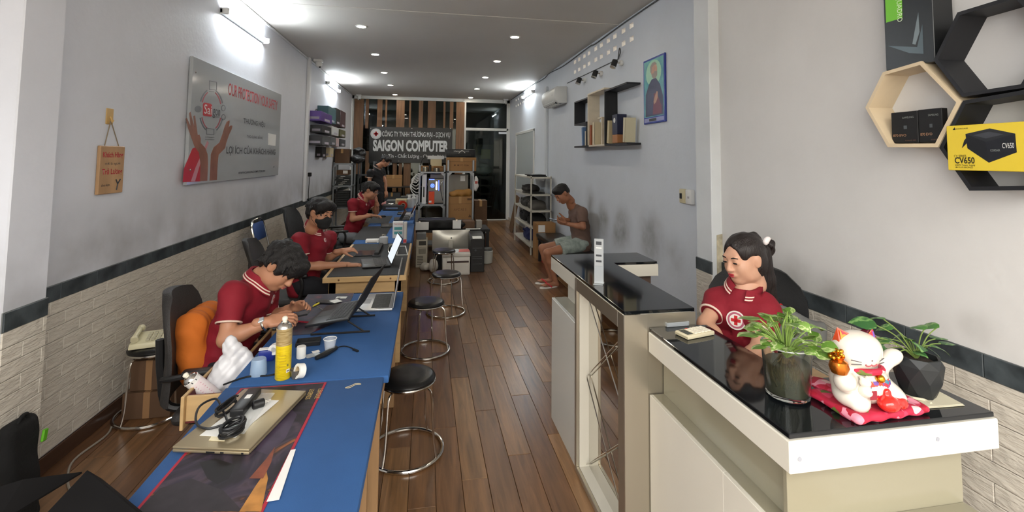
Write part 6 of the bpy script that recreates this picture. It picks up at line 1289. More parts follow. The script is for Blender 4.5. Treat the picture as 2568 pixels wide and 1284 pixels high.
o = kb.build('keys', M('cal_keys', 'efe9d8', .5), cl, world=False, smooth=None); o['kind'] = 'stuff'
MB().box((-Lc*.2, Wc*.28, .0205), (-Lc*.12, Wc*.38, .0215)).build('red_key', M('key_red', 'b3392f', .5), cl, world=False, smooth=None)
c = PZ(1690, 812, ZLo); ct = thing('card_tray', 'grey clear tray for cards beside the calculator', 'tray', (c.x, c.y, ZLo), .05); MTG = M('smoke_acrylic', 'a9afb3', .15, alpha=.7)
for lo, hi in (((-.055, -.035, 0), (.055, .035, .004)), ((-.055, -.035, .004), (-.05, .035, .018)), ((.05, -.035, .004), (.055, .035, .018)), ((-.05, -.035, .004), (.05, -.03, .018)), ((-.05, .03, .004), (.05, .035, .03))): MB().box(lo, hi).build('tray_wall', MTG, ct, world=False, bevel=.001)
MB().box((-.043, -.026, .0045), (.043, .026, .010)).build('card_stack', M('cards_dark', '3a3d3f', .5), ct, world=False)
sh_ = tag(slab('paper_sheet', [(1838, 850), (1872, 842), (1960, 900), (1925, 920)], .8862, .8875, M_PAPER), 'white printed sheet on the wooden inner desk', 'paper')
rb = thing('red_bag', 'bright red bag hanging on the chair behind the woman', 'bag', PY(1965, 800, 2.3)); q = SDF(.02); c = PY(1962, 800, 2.28); q.ell(c, (.06, .04, .045)); q.ell(c+Vector((.02, .01, -.06)), (.07, .045, .06)); Vq, Qq = q.mesh(.008, disp=lambda X, Y, Z: .005*np.sin(60*X)*np.sin(50*Z)); organic('bag_body', [(Vq, Qq, 0)], [M('bag_red', 'c01f2c', .4)], rb)
MB().tube(spline([c+Vector((-.02, 0, .04)), c+Vector((0, .01, .075)), c+Vector((.03, .02, .04))], 5), .005, 6).build('bag_strap', M('bag_red'), rb)
gc = thing('grey_jacket', 'grey jacket draped over the back of the black chair', 'jacket', (1.9, 2.35, .8)); q = SDF(.04); c = PY(1988, 812, 2.26); q.tc(c+Vector((-.09, .0, .03)), c+Vector((.09, -.05, -.06)), (0, 0, 1), (.07, .05), (.09, .05)); q.ell(c+Vector((.03, -.03, -.09)), (.13, .05, .1)); Vq, Qq = q.mesh(.009, disp=lambda X, Y, Z: .005*np.sin(40*X+30*Z)); organic('cloth', [(Vq, Qq, 0)], [M('grey_cloth', '6f706e', .9, var=.12, vs=6)], gc)
# plants ---------------------------------------------------------------
def leaf_mesh(mat, L=.06, Wd=.045, fold=.25, droop=.35):
    prof = [(0, 0), (.08, .55), (.22, .92), (.4, 1.0), (.6, .82), (.8, .45), (.93, .16), (1, 0)]; mb = MB(); vs = []
    for t, w in prof:
        x = L*t*(1-.12*t); z = -droop*L*t*t
        for s in (-1, -.5, 0, .5, 1): vs.append((x-(.06*L if (t < .1 and abs(s) > .4) else 0), s*w*Wd/2, z+abs(s)*w*Wd/2*fold-.15*Wd*(s*w)**2))
    n = len(prof); mb.add(vs, [(i*5+j, (i+1)*5+j, (i+1)*5+j+1, i*5+j+1) for i in range(n-1) for j in range(4)]); return mb.mesh('leaf', mat, smooth=2, recalc=False)
def leaf_mat(name, a, b):
    return pattern(name, [(.3, a), (.5, a), (.56, b), (.66, a), (1, a)], 26, .35, 1.0, stretch=(.5, 1.6, 1))
LM1 = [leaf_mesh(leaf_mat('pothos_leaf', '557a2c', 'a9b97c'), .058, .056, droop=.2), leaf_mesh(leaf_mat('pothos_leaf_pale', '6f9142', 'b4bf8c'), .052, .05, droop=.5)]
LM2 = [leaf_mesh(leaf_mat('pothos_leaf_dark', '2f5a2e', '6f9656'), .062, .05), leaf_mesh(leaf_mat('pothos_leaf_mid', '3f6d34', '7fa060'), .052, .038, droop=.7)]
def plant(T, base, spots, meshes, stem, r=.0022):
    for i, (tip, mid, yaw, pit, roll, sc) in enumerate(spots):
        tip = Vector(tip); st_ = MB().tube(spline([base+Vector(mid)*.15, base.lerp(tip, .5)+Vector(mid), tip], 6), r, 6).build('stem', stem, T)
        lf = bpy.data.objects.new('leaf', meshes[i % len(meshes)]); COL.objects.link(lf); lf.parent = T
        lf.matrix_parent_inverse = root_matrix(T).inverted(); lf.location = tip; lf.rotation_euler = (roll, pit, yaw); lf.scale = (sc, sc, sc)
rnd = random.Random(3)
vb = PZ(1985, 1005, ZLo); vb = PZ(1975, 990, ZLo); DV = 1177/((vb-C0).dot(CF))
vase = thing('glass_vase', 'clear glass vase of water with roots under pothos leaves', 'vase', (vb.x, vb.y, ZLo))
rv, hv = .072, .155
MB().lathe([(rv*.80, 0), (rv*.86, .004), (rv, hv), (rv-.003, hv), (rv*.82, .012), (.001, .012)], 40, (vb.x, vb.y, ZLo+.0005)).build('glass', M('clear_glass', 'eef4f0', .03, trans=1., ior=1.3), vase)
MB().lathe([(rv*.79, .013), (rv*.9, hv*.66), (.001, hv*.66)], 36, (vb.x, vb.y, ZLo+.0005)).build('water', M('murky_water', '4c4a3a', .1, alpha=.62), vase)
MB().tube(arc((vb.x, vb.y, ZLo+hv), rv-.001, 0, 2*math.pi, 40)[:-1], .0022, 6, closed=True).build('rim', M('glass_rim', 'cfd6d2', .08, alpha=.75, spec=.8), vase)
roots = MB()
for i in range(26):
    a = rnd.random()*6.28; rr = rnd.uniform(.01, rv*.7); p0 = Vector((vb.x+.02*math.cos(a), vb.y+.02*math.sin(a), ZLo+hv*.75)); p2 = Vector((vb.x+rr*math.cos(a), vb.y+rr*math.sin(a), ZLo+.018+.02*rnd.random()))
    roots.tube(spline([p0, p0.lerp(p2, .5)+Vector((rnd.uniform(-.02, .02), rnd.uniform(-.02, .02), 0)), p2], 4), rnd.uniform(.001, .0028), 5)
o = roots.build('roots', M('root_brown', '3a3122', .7, col2='6a5a3c', vs=30), vase); o['kind'] = 'stuff'
pv = thing('pothos_plant', 'leafy light green pothos growing in the glass vase', 'plant', (vb.x, vb.y, ZLo+hv*.7)); spots = []
for i in range(46):
    a = rnd.random()*6.28; rr = .105*math.sqrt(rnd.random()); hh = hv+.005+.095*rnd.random()*(1.15-rr/.12)
    tip = (vb.x+rr*math.cos(a), vb.y+rr*math.sin(a)-.01, ZLo+hh); spots.append((tip, (rnd.uniform(-.01, .01), rnd.uniform(-.01, .01), .02), a+rnd.uniform(-.7, .7), rnd.uniform(-1.0, .25), rnd.uniform(-.6, .6), rnd.uniform(.55, .95)))
for px, py, yw in ((1905, 800, 2.6), (1930, 792, 1.0), (1898, 838, 3.0), (2040, 820, .4), (1985, 800, 1.7)): spots.append((PY(px, py, vb.y), (0, 0, .02), yw, -.1, .1, 1.25))
plant(pv, Vector((vb.x, vb.y, ZLo+hv*.72)), spots, LM1, M('stem_green', '7e9a4a', .5))
# dark faceted pot
pb = PZ(2302, 985, ZLo+.008); pot = thing('faceted_pot', 'black faceted plant pot at the end of the counter', 'pot', (pb.x, pb.y, ZLo+.006))
mb = MB(); n = 8; rings = [(.044, 0, 0), (.062, .05, .5), (.068, .095, 0), (.060, .118, .5), (.054, .118, .5), (.05, .1, .5)]; vs = []
for r_, z_, o_ in rings:
    for j in range(n): a = 2*math.pi*(j+o_)/n; vs.append((pb.x+r_*math.cos(a), pb.y+r_*math.sin(a), ZLo+.0065+z_))
fs = [tuple(range(n-1, -1, -1))]
for i in range(len(rings)-1):
    o0, o1 = rings[i][2], rings[i+1][2]
    for j in range(n):
        a, b = i*n+j, i*n+(j+1) % n; c_, d_ = (i+1)*n+j, (i+1)*n+(j+1) % n
        if o0 == o1: fs.append((a, b, d_, c_))
        elif o1 > o0: fs += [(a, b, c_), (b, d_, c_)]
        else: fs += [(a, b, d_), (a, d_, c_)]
fs.append(tuple(range((len(rings)-1)*n, len(rings)*n))); mb.add(vs, fs).build('pot_body', M('pot_black', '202325', .45), pot, smooth=None)
MB().lathe([(.05, .1), (.04, .106), (.001, .108)], 16, (pb.x, pb.y, ZLo+.0065)).build('soil', M('soil', '2e221a', .9, bump=.6, bs=120), pot)
pd = thing('pothos_plant', 'dark green trailing plant in the black faceted pot', 'plant', (pb.x, pb.y, ZLo+.11)); spots = []
for px, py, yw, sc in ((2196, 815, 2.6, 1.2), (2215, 800, 1.6, 1.1), (2185, 845, 3.2, 1.0), (2230, 850, 2.9, 1.1), (2225, 875, 3.4, .9), (2262, 840, 2.0, 1.0), (2280, 850, .9, .9), (2318, 825, 1.4, 1.2), (2345, 850, .3, 1.0), (2352, 820, 1.9, 1.3), (2300, 862, 4.2, .9), (2335, 868, -.4, 1.0), (2360, 862, -.2, .8), (2250, 885, 3.6, .9), (2205, 860, 3.9, .9), (2240, 822, 2.2, 1.0), (2290, 880, 4.9, .7), (2318, 872, 5.2, .8)):
    spots.append((PY(px, py, pb.y+rnd.uniform(-.04, .05)), (0, 0, .02), yw, rnd.uniform(-.3, .5), rnd.uniform(-.5, .5), sc))
plant(pd, Vector((pb.x, pb.y, ZLo+.108)), spots, LM2, M('stem_olive', '6b7f3f', .5), .0018)
# folded cloth under the pot
fcl = thing('folded_towel', 'folded pale cloth lying under the faceted pot', 'cloth', PZ(2330, 1010, ZLo))
MPC = M('pale_cloth', 'c3bda6', .9, var=.08, vs=8)
q4 = [PZ(2225, 992, ZLo), PZ(2290, 1028, ZLo), PZ(2420, 1018, ZLo), PZ(2345, 978, ZLo)]
for i, (k0, dz) in enumerate(((1.0, .001), (.97, .0035))): 
    cc = sum(q4, Vector())/4; slab('cloth_layer', [tuple(cc+(p-cc)*k0) for p in q4], ZLo+dz-.001, ZLo+dz+.0013, MPC, fcl)
MB().tube(spline([PZ(2268, 990, ZLo+.006), PZ(2290, 998, ZLo+.012), PZ(2318, 1003, ZLo+.006), PZ(2335, 1012, ZLo+.005)], 5), .004, 8).build('cloth_fold', MPC, fcl)
# lucky cat on its cushion ------------------------------------------------
cb_ = PZ(2160, 1002, ZLo+.022); RR = Vector((CR.x, CR.y, 0)).normalized(); FFc = Vector((-RR.y, RR.x, 0))*-1
FFc = Vector((RR.y, -RR.x, 0)); FFc = FFc if FFc.dot(C0-cb_) > 0 else -FFc
a_ = math.radians(-8); RR2 = RR*math.cos(a_)+FFc*math.sin(a_); FF2 = FFc*math.cos(a_)-RR*math.sin(a_)
def kp_(u, v, w): return cb_+RR2*u+Vector((0, 0, v))+FF2*w            # u right, v up, w towards the viewer
RK = Matrix((RR2, FF2, Vector((0, 0, 1)))).transposed()
M_FLOR = pattern('floral_red', [(0, 'b01a3a'), (.45, 'c23a58'), (.6, 'd98a9c'), (.7, 'a5122c'), (.82, '5f6b2c'), (.9, 'e0b8b8')], 46, .7, kind='cells'); M_CER = M('white_ceramic', 'd2cbc0', .12, coat=.5)
cu = thing('floral_cushion', 'red floral cushion under the lucky cat', 'cushion', (cb_.x, cb_.y, ZLo))
q = SDF(.01); qa = [PZ(2030, 985, ZLo+.01), PZ(2145, 1062, ZLo+.01), PZ(2315, 1035, ZLo+.01), PZ(2215, 960, ZLo+.01)]; c = sum(qa, Vector())/4; e1 = ((qa[2]-qa[1])+(qa[3]-qa[0]))/2; e2 = ((qa[1]-qa[0])+(qa[2]-qa[3]))/2
q.box(c+Vector((0, 0, .002)), (e1.length/2, abs(e2.dot(Vector((-e1.y, e1.x, 0)).normalized()))/2, .0115), .011, R=frame(e1, (0, 0, 1))); q.plane((0, 0, ZLo+.0005), (0, 0, -1)); Vq, Qq = q.mesh(.005, disp=lambda X, Y, Z: .0022*np.sin(90*X+40*Y)); organic('cushion_body', [(Vq, Qq, 0)], [M_FLOR], cu)
tl = PZ(2040, 950, ZLo+.03); q = SDF(.015); q.ell(PZ(2062, 965, ZLo+.02), (.035, .05, .014), R=RK); q.plane((0, 0, ZLo+.0005), (0, 0, -1)); Vq, Qq = q.mesh(.005); organic('cushion_fold', [(Vq, Qq, 0)], [M_FLOR], cu)
cat = thing('lucky_cat', 'white ceramic lucky cat figurine holding gold on a cushion', 'figurine', (cb_.x, cb_.y, cb_.z))
s = SDF(.016)
s.ell(kp_(.0, .055, -.005), (.082, .07, .062), R=RK); s.ell(kp_(-.012, .152, .0), (.074, .054, .05), R=RK, k=.008); s.ell(kp_(-.02, .135, .02), (.055, .035, .035), R=RK, k=.02)
s.ell(kp_(-.06, .03, .02), (.04, .045, .035), R=RK); s.ell(kp_(.06, .03, .02), (.04, .045, .035), R=RK); s.ell(kp_(-.055, .016, .055), (.028, .016, .022), R=RK); s.ell(kp_(.06, .03, .05), (.028, .03, .02), R=RK)
s.cap(kp_(-.055, .085, .02), kp_(-.095, .075, .045), .026, .026); s.ell(kp_(-.1, .085, .05), (.024, .022, .022), R=RK)
s.cap(kp_(.06, .09, .0), kp_(.092, .12, .01), .024, .02); s.ell(kp_(.105, .128, .012), (.026, .018, .02), R=RK)
Vq, Qq = s.mesh(.0035); organic('body', [(Vq, Qq, 0)], [M_CER], cat)
for sx in (-1, 1):
    ap, b0, b1 = kp_(-.012+sx*.058, .213, -.004), kp_(-.012+sx*.018, .192, 0), kp_(-.012+sx*.066, .168, 0)
    ear = MB().add([ap, b0+FF2*.012, b1+FF2*.012, b0-FF2*.016, b1-FF2*.016], [(0, 1, 2), (0, 4, 3), (0, 3, 1), (0, 2, 4), (1, 3, 4, 2)]).build('ear', M('ear_orange', 'cf4a2a', .2) if sx < 0 else M('ear_dark', '5b1f2c', .2), cat, smooth=None)
    MB().add([ap.lerp((b0+b1)/2, .12)+FF2*.006, b0.lerp(b1, .14)+FF2*.0128, b1.lerp(b0, .14)+FF2*.0128], [(0, 1, 2)]).build('ear_inner', pattern('ear_floral', [(0, 'd9482b'), (.4, 'e8842f'), (.6, '6a4aa0'), (.75, 'd12f3c')], 60, .25, kind='cells'), ear, smooth=None)
    MB().tube([kp_(-.016+sx*.03+.017*math.cos(t), .152+.009*math.sin(t), .046-.006*abs(math.cos(t))) for t in [math.pi*i/8 for i in range(9)]], .0026, 6).build('eye_line', M('ink_grey', '5a5658', .5), cat)
    MB().tube([kp_(-.016+sx*.009+.009*math.cos(t), .127+.006*math.sin(t), .0545) for t in [math.pi+math.pi*i/6 for i in range(7)]], .0022, 6).build('mouth_line', M('ink_rose', 'a5525a', .5), cat)
    for k in range(2): MB().tube([kp_(-.016+sx*.03, .133-.007*k, .053), kp_(-.016+sx*.054, .136-.012*k, .043)], .0015, 5).build('whisker', M('ink_grey'), cat)
MB().ell(kp_(-.016, .138, .0555), (.005, .004, .004), RK, 10, 8).build('nose', M('nose_grey', '6f5a5e', .3), cat)
MB().tube([kp_(-.008+.058*math.cos(t), .098+.006*math.sin(t), .052*math.sin(t)+.004) for t in [math.pi*i/14 for i in range(-1, 16)]], .009, 8).build('collar', M_FLOR, cat)
M_GLD = M('gold_leaf', 'd99a2e', .18, metal=1.); MB().ell(kp_(.004, .088, .062), (.012, .012, .012), RK, 14, 10).build('bell', M_GLD, cat)
bib = MB(); nn = 8; vs = []
for i in range(nn+1):
    for j in range(nn+1):
        u = -.042+.084*i/nn; v = .03+.05*j/nn; u2 = u*(.75+.5*abs(j/nn-.0)*.5)+.012; d2 = max(0, 1-(u2/.082)**2-((v-.055)/.07)**2); vs.append(kp_(u2, v, -.005+.062*math.sqrt(d2)+.0075))
bib.add(vs, [(i*(nn+1)+j, (i+1)*(nn+1)+j, (i+1)*(nn+1)+j+1, i*(nn+1)+j+1) for i in range(nn) for j in range(nn)]).build('apron', pattern('apron_print', [(0, 'd8402f'), (.3, '6a4a94'), (.42, 'e0a23a'), (.55, 'c02a3c'), (.7, 'e9d7c4'), (.82, '3f7a94')], 70, .2, kind='cells'), cat, smooth=2)
q = SDF(.008); q.ell(kp_(.02, .022, .07), (.03, .026, .022), R=RK); q.ell(kp_(.058, .022, .062), (.022, .026, .02), R=RK); q.ell(kp_(.02, .05, .066), (.012, .008, .012), R=RK); Vq, Qq = q.mesh(.0035); organic('lucky_bag', [(Vq, Qq, 0)], [M('glaze_red', 'c8261f', .12, coat=.5)], cat)
q = SDF(.006); q.ell(kp_(-.045, .055, .06), (.018, .02, .016), R=RK); q.ell(kp_(-.045, .08, .062), (.016, .013, .013), R=RK); q.ell(kp_(-.055, .094, .06), (.005, .007, .004), R=RK); q.ell(kp_(-.036, .094, .06), (.005, .007, .004), R=RK); Vq, Qq = q.mesh(.0028); organic('kitten', [(Vq, Qq, 0)], [M_CER], cat)
MB().cbox(kp_(-.034, .05, .0765), (.022, .003, .024), RK).build('kitten_sign', M('sign_maroon', '8c2230', .3), cat, bevel=.001)
for k in range(3): MB().ell(kp_(-.106+.008*k, .082, .0715), (.0018, .002, .005), RK, 8, 6).build('toe_mark', M('toe_red', 'b8483f', .4), cat)
gd = MB().lathe([(.006, 0), (.02, .004), (.026, .02), (.022, .036), (.012, .042), (.016, .05)], 20, kp_(-.112, .10, .045)).build('gold_sack', M('gold_orange', 'c8742a', .2, metal=.9), cat)
for k in range(22): 
    a = rnd.random()*6.28; r_ = rnd.uniform(0, .024); z_ = .146+.03*rnd.random()*(1-r_/.03); MB().ell(kp_(-.112+r_*math.cos(a), z_, .045+r_*math.sin(a)), (.006, .006, .006), RK, 8, 6).build('gold_coin', M_GLD, gd)
# ================================================================ things further back
M_KR = M('kraft', '9c7448', .75, var=.12, vs=4); M_KR2 = M('kraft_grey', '8e8a82', .75, var=.1, vs=4); M_KT = M('packing_tape', 'b08a55', .4); M_RACK = M('rack_steel', '8b9096', .4, metal=.6); M_BEI = M('beige_plastic', 'c4beae', .5)
def carton(label, lo, hi, mat=None, name='carton', txt=None, tape=True, lab=None):
    T = thing(name, label, 'box', ((lo[0]+hi[0])/2, (lo[1]+hi[1])/2, lo[2])); B('carton_body', mat or M_KR, lo, hi, T, .003)
    cx = (lo[0]+hi[0])/2; w = hi[0]-lo[0]; h = hi[2]-lo[2]
    if tape: B('tape_strip', M_KT, (cx-.025, lo[1]-.0008, hi[2]-h*.3), (cx+.025, hi[1], hi[2]+.0008), T, 0); B('lid_seam', M('seam_brown', '4a3826', .8), (lo[0]+.002, lo[1]-.0006, hi[2]-h*.32), (hi[0]-.002, lo[1], hi[2]-h*.32+.004), T, 0)
    if txt: text('lettering', txt, (cx-w*.25, lo[1]-.0008, lo[2]+h*.38), (1, 0, 0), Zv, w*.5, h*.1, M('print_umber', '5b4128', .7), T, .0006)
    if lab: B('label', M_PAPER, (lo[0]+w*lab[0], lo[1]-.001, lo[2]+h*lab[1]), (lo[0]+w*lab[2], lo[1], lo[2]+h*lab[3]), T, 0)
    return T
def rack(label, x0, x1, y0, y1, zs, top, mat=None, cat='shelf', post=.035, bracket=True):
    T = thing('metal_rack', label, cat, ((x0+x1)/2, (y0+y1)/2, 0)); mt = mat or M_RACK
    for x in (x0, x1-post):
        for y in (y0, y1-post): B('post', mt, (x, y, 0), (x+post, y+post, top), T, .003)
    for z in zs:
        B('shelf_board', mt, (x0, y0, z-.03), (x1, y1, z), T, .003)
        if bracket:
            for s, x in ((1, x0+post), (-1, x1-post)): MB().add([(x, y0-.001, z-.03), (x+s*.06, y0-.001, z-.03), (x, y0-.001, z-.09), (x, y0+.003, z-.03), (x+s*.06, y0+.003, z-.03), (x, y0+.003, z-.09)], [(0, 1, 2), (3, 5, 4), (0, 3, 4, 1), (1, 4, 5, 2), (2, 5, 3, 0)]).build('bracket', mt, T, smooth=None)
    return T
# steel racks in the middle --------------------------------------------
rack('grey steel rack with the glowing computer on it', -.14, .37, 9.2, 9.62, (.12, .87, 1.49), 1.62)
rack('steel rack loaded with brown cartons', .39, .9, 8.95, 9.4, (.6, 1.51), 1.72)
# computer with blue lights
pc_ = thing('computer_tower', 'black computer tower with blue and white lights inside', 'computer', (.19, 9.4, .871))
B('case', M_BLACK, (.03, 9.28, .871), (.36, 9.58, 1.36), pc_, .004); B('side_glass', M('tinted_glass', '0a0c12', .05, spec=.7), (.045, 9.272, .89), (.345, 9.281, 1.35), pc_, .001)
M_BLU = M('led_blue', '2030ff', .3, emit='2a3cff', es=7.); M_LEDW = M('led_white', 'ffffff', .3, emit='e8ecff', es=5.)
MB().tube(arc((.125, 9.268, 1.22), .03, 0, 6.283, 24, (1, 0, 0), (0, 0, 1))[:-1], .008, 8, closed=True).build('fan_light', M_BLU, pc_); MB().lathe([(.014, 0), (.014, .004)], 16, (.125, 9.266, 1.22), Matrix.Rotation(1.571, 3, 'X')).build('fan_hub', M_BLU, pc_)
B('memory_light', M_LEDW, (.19, 9.266, 1.14), (.215, 9.272, 1.3), pc_, .004); B('edge_light', M_BLU, (.24, 9.266, 1.13), (.25, 9.272, 1.32), pc_, 0); B('edge_light', M_BLU, (.06, 9.266, 1.33), (.16, 9.272, 1.345), pc_, 0)
MB().tube(spline([(.33, 9.268, 1.32), (.28, 9.268, 1.2), (.31, 9.268, 1.0), (.33, 9.268, .93)], 6), .008, 6).build('front_curve', M_STEEL, pc_)
carton('bright orange box in front of the glowing computer', (.055, 9.205, .871), (.165, 9.262, 1.11), M('carton_orange2', 'e0481c', .45), 'orange_box', None, False, (.08, .12, .5, .28))
B_ = thing('computer_tower', 'white computer panel standing beside the glowing computer', 'computer', (-.05, 9.4, .871)); B('panel', M('white_case', 'dfe2e4', .35), (-.075, 9.26, .871), (.01, 9.55, 1.44), B_, .008); B('front_slot', M_BLACK, (-.05, 9.257, 1.0), (-.025, 9.262, 1.2), B_, 0)
carton('grey carton lying on the glowing computer', (.08, 9.3, 1.361), (.355, 9.58, 1.44), M_KR2, 'carton', None, False)
for i, (x, y, r, h, mt, lb) in enumerate(((-.02, 9.32, .05, .09, M('tin', '9b9689', .3, metal=.8), 'silver tin on top of the grey steel rack'), (.2, 9.32, .06, .07, M('tin2', '8f8b80', .3, metal=.8), 'wide shallow silver tin on top of the grey rack'), (.07, 9.36, .025, .13, M('dark_bottle', '2b2a30', .3), 'dark slim bottle between the two silver tins'))):
    T = thing('tin', lb, 'tin' if i < 2 else 'bottle', (x, y, 1.491)); MB().lathe([(r, 0), (r, h*.9), (r*.95, h*.93)], 24, (x, y, 1.4915)).build('body', mt, T); MB().lathe([(r*.9, h*.93), (r*.9, h), (r*.4, h*1.01)], 24, (x, y, 1.4915)).build('lid', M_STEEL if i < 2 else M_BLACK, T)
carton('cream printed box stacked at the back of the grey rack', (.08, 9.42, 1.6), (.3, 9.6, 1.73), M('carton_cream', 'cdbf9c', .6), 'carton', None, False); carton('open shallow carton under the cream printed box', (-.1, 9.4, 1.491), (.33, 9.6, 1.599), M_KR)
carton('white long box leaning above the cream box', (.02, 9.45, 1.731), (.34, 9.58, 1.80), M('carton_white', 'cfd1d2', .5), 'carton', None, False)
tag(MB().tube(spline([(-.12, 9.5, 1.495), (-.1, 9.46, 1.68), (-.04, 9.48, 1.76), (0.04, 9.5, 1.74), (.05, 9.46, 1.605)], 6), .009, 6).build('cable_tangle', M_BLACK), 'tangle of black cable on the grey steel rack', 'cable')
wcb = thing('white_cables', 'bundle of white cables hanging on the rack post', 'cable', (-.2, 9.18, 1.2))
for k in range(5): MB().tube(spline([(-.13, 9.18, 1.46-.03*k), (-.2-.02*k, 9.15, 1.42-.04*k), (-.27, 9.16, 1.33-.05*k), (-.19, 9.17, 1.28-.06*k), (-.14, 9.18, 1.34-.08*k)], 5), .008, 6).build('cable', M_PLW, wcb)
# brown cartons on the second rack
carton('wide brown carton with a printed logo on top of the rack', (.38, 8.99, 1.511), (.94, 9.36, 1.77), M_KR, 'carton', 'IPS')
pr2 = thing('printer', 'black printer on top of the wide brown carton', 'printer', (.64, 9.15, 1.772)); B('body', M_BLACK, (.37, 9.0, 1.772), (.92, 9.35, 1.93), pr2, .02, seg=2); B('paper_slot', M('slot_dark', '050506', .5), (.45, 8.992, 1.80), (.84, 9.005, 1.84), pr2, .002); B('panel', M('panel_grey', '3a3c40', .3), (.5, 8.994, 1.87), (.8, 9.002, 1.905), pr2, .002); text('lettering', 'Canon', (.52, 8.993, 1.878), (1, 0, 0), Zv, .12, .02, M_PAPER, pr2)
MB().tube(spline([(.6, 8.975, 1.85), (.66, 8.96, 1.9), (.72, 8.97, 1.86)], 5), .006, 6).build('usb_lead', M_PLW, pr2)
carton('grey carton with a pale label on the second rack', (.41, 9.12, 1.032), (.8, 9.36, 1.44), M_KR2, 'carton', None, False, (.62, .7, .85, .95))
q = SDF(.03); q.ell((.66, 9.12, 1.09), (.2, .13, .07)); q.ell((.52, 9.1, 1.07), (.1, .1, .05)); q.ell((.8, 9.12, 1.1), (.08, .1, .075)); Vq, Qq = q.mesh(.012, disp=lambda X, Y, Z: .008*np.sin(40*X)*np.sin(35*Z))
carton('large brown carton with warning mark under the paper bag', (.405, 8.99, .601), (.88, 9.36, 1.03), M_KR, 'carton', 'AVC AS 5', True); bd = bpy.data.objects['carton_body'] if False else None
mbx = thing('paper_bag', 'crumpled amber paper bag lying on the large brown carton', 'bag', (.66, 8.99, 1.03)); Vq = Vq*np.array([1, .55, 1])+np.array([0, 4.03, .0]); Vq[:, 2] = np.maximum(Vq[:, 2], 1.0315); organic('bag_body', [(Vq, Qq, 0)], [M('amber_paper', 'a8793a', .5, var=.25, vs=9)], mbx)
MB().add([(.80, 8.9885, .64), (.86, 8.9885, .64), (.83, 8.9885, .70)], [(0, 1, 2)]).build('warning_mark', M('print_umber'), [o for o in bpy.data.objects if o.get('label') == 'large brown carton with warning mark under the paper bag'][0], smooth=None)
B('stamp', M('print_umber'), (.78, 8.9888, .96), (.86, 8.99, 1.0), [o for o in bpy.data.objects if o.get('label') == 'large brown carton with warning mark under the paper bag'][0], 0)
q = SDF(.02); q.ell((.935, 8.98, 1.26), (.05, .04, .13)); q.ell((.94, 8.97, 1.36), (.03, .03, .06)); Vq, Qq = q.mesh(.01, disp=lambda X, Y, Z: .006*np.sin(50*Z)*np.sin(40*X)); hb_ = thing('plastic_bag', 'white shopping bag with red print hung on the rack post', 'bag', (.96, 9.0, 1.13)); organic('bag_body', [(Vq, Qq, 0)], [M('white_film2', 'd6d6d6', .4)], hb_); CB('red_print', M('print_coral', 'b8534c', .5), (.94, 8.938, 1.3), (.05, .006, .05), hb_, .002)
carton('tall brown carton standing on the floor beside the rack', (.93, 9.2, 0), (1.2, 9.55, .55), M('kraft_dark'), 'carton', None, True, (.62, .55, .98, .78)); carton('square brown carton stacked on the tall one', (.94, 9.22, .551), (1.19, 9.52, .93), M('kraft_dark'))
carton('low brown carton on the bottom of the second rack', (.55, 9.0, .33), (.84, 9.35, .55), M('kraft_dark')); carton('brown carton supporting the low one under the rack', (.5, 9.0, 0), (.86, 9.36, .329), M('kraft_dark'))
# low black table with computers
lt = thing('low_table', 'low black table in front of the steel racks', 'table', (.45, 8.35, 0)); B('table_top', M_BLKMAT, (-.15, 8.1, .5), (1.1, 8.7, .54), lt); 
for x in (-.13, 1.04): 
    for y in (8.12, 8.63): B('leg', M_BLKMAT, (x, y, 0), (x+.05, y+.05, .5), lt)
q = SDF(.02); q.box((.2, 8.35, .62), (.33, .2, .08), .04); q.ell((.5, 8.3, .6), (.2, .15, .07)); q.plane((0, 0, .542), (0, 0, -1)); Vq, Qq = q.mesh(.012, disp=lambda X, Y, Z: .008*np.sin(25*X)*np.sin(30*Z+10*Y)); tag(organic('black_case', [(Vq, Qq, 0)], [M('soft_black', '101011', .7)]), 'soft black case lying on the low table', 'bag')
for i, (lo, hi, lb) in enumerate((((-.16, 8.09, .55), (.06, 8.1, .68), 'white paper sheet hanging at the table edge beside the blue desk'), ((.46, 8.1, .56), (.6, 8.107, .70), 'clipped note paper standing above the large monitor'))):
    T = thing('note_paper', lb, 'paper', ((lo[0]+hi[0])/2, lo[1], lo[2])); MB().box(lo, hi).build('sheet', M_PAPER, T, smooth=None); MB().box((lo[0]+.05, lo[1]-.004, hi[2]-.01), (lo[0]+.08, lo[1], hi[2]+.015)).build('clip', M_STEEL, T, smooth=None)
carton('small brown box with label on the low table', (.64, 8.25, .541), (.85, 8.5, .66), M('kraft_dark'), 'carton', None, False); carton('thin grey box standing on the low table end', (.88, 8.25, .541), (.98, 8.4, .67), M_KR2, 'carton', None, False)
im = thing('monitor', 'silver all in one monitor seen from its back', 'monitor', (.42, 7.78, .0)); 
mb = MB(); n = 10; vs = []
for i in range(n+1):
    for j in range(n+1): u, v = i/n*2-1, j/n*2-1; vs.append((.42+.3*u, 7.76-.045*(1-u*u)*(1-v*v), .42+.17*v))
for i in range(n+1):
    for j in range(n+1): u, v = i/n*2-1, j/n*2-1; vs.append((.42+.3*u, 7.765, .42+.17*v))
N = (n+1)**2; fs = []
for i in range(n):
    for j in range(n): q_ = (i*(n+1)+j, (i+1)*(n+1)+j, (i+1)*(n+1)+j+1, i*(n+1)+j+1); fs.append(q_); fs.append(tuple(N+k for k in reversed(q_)))
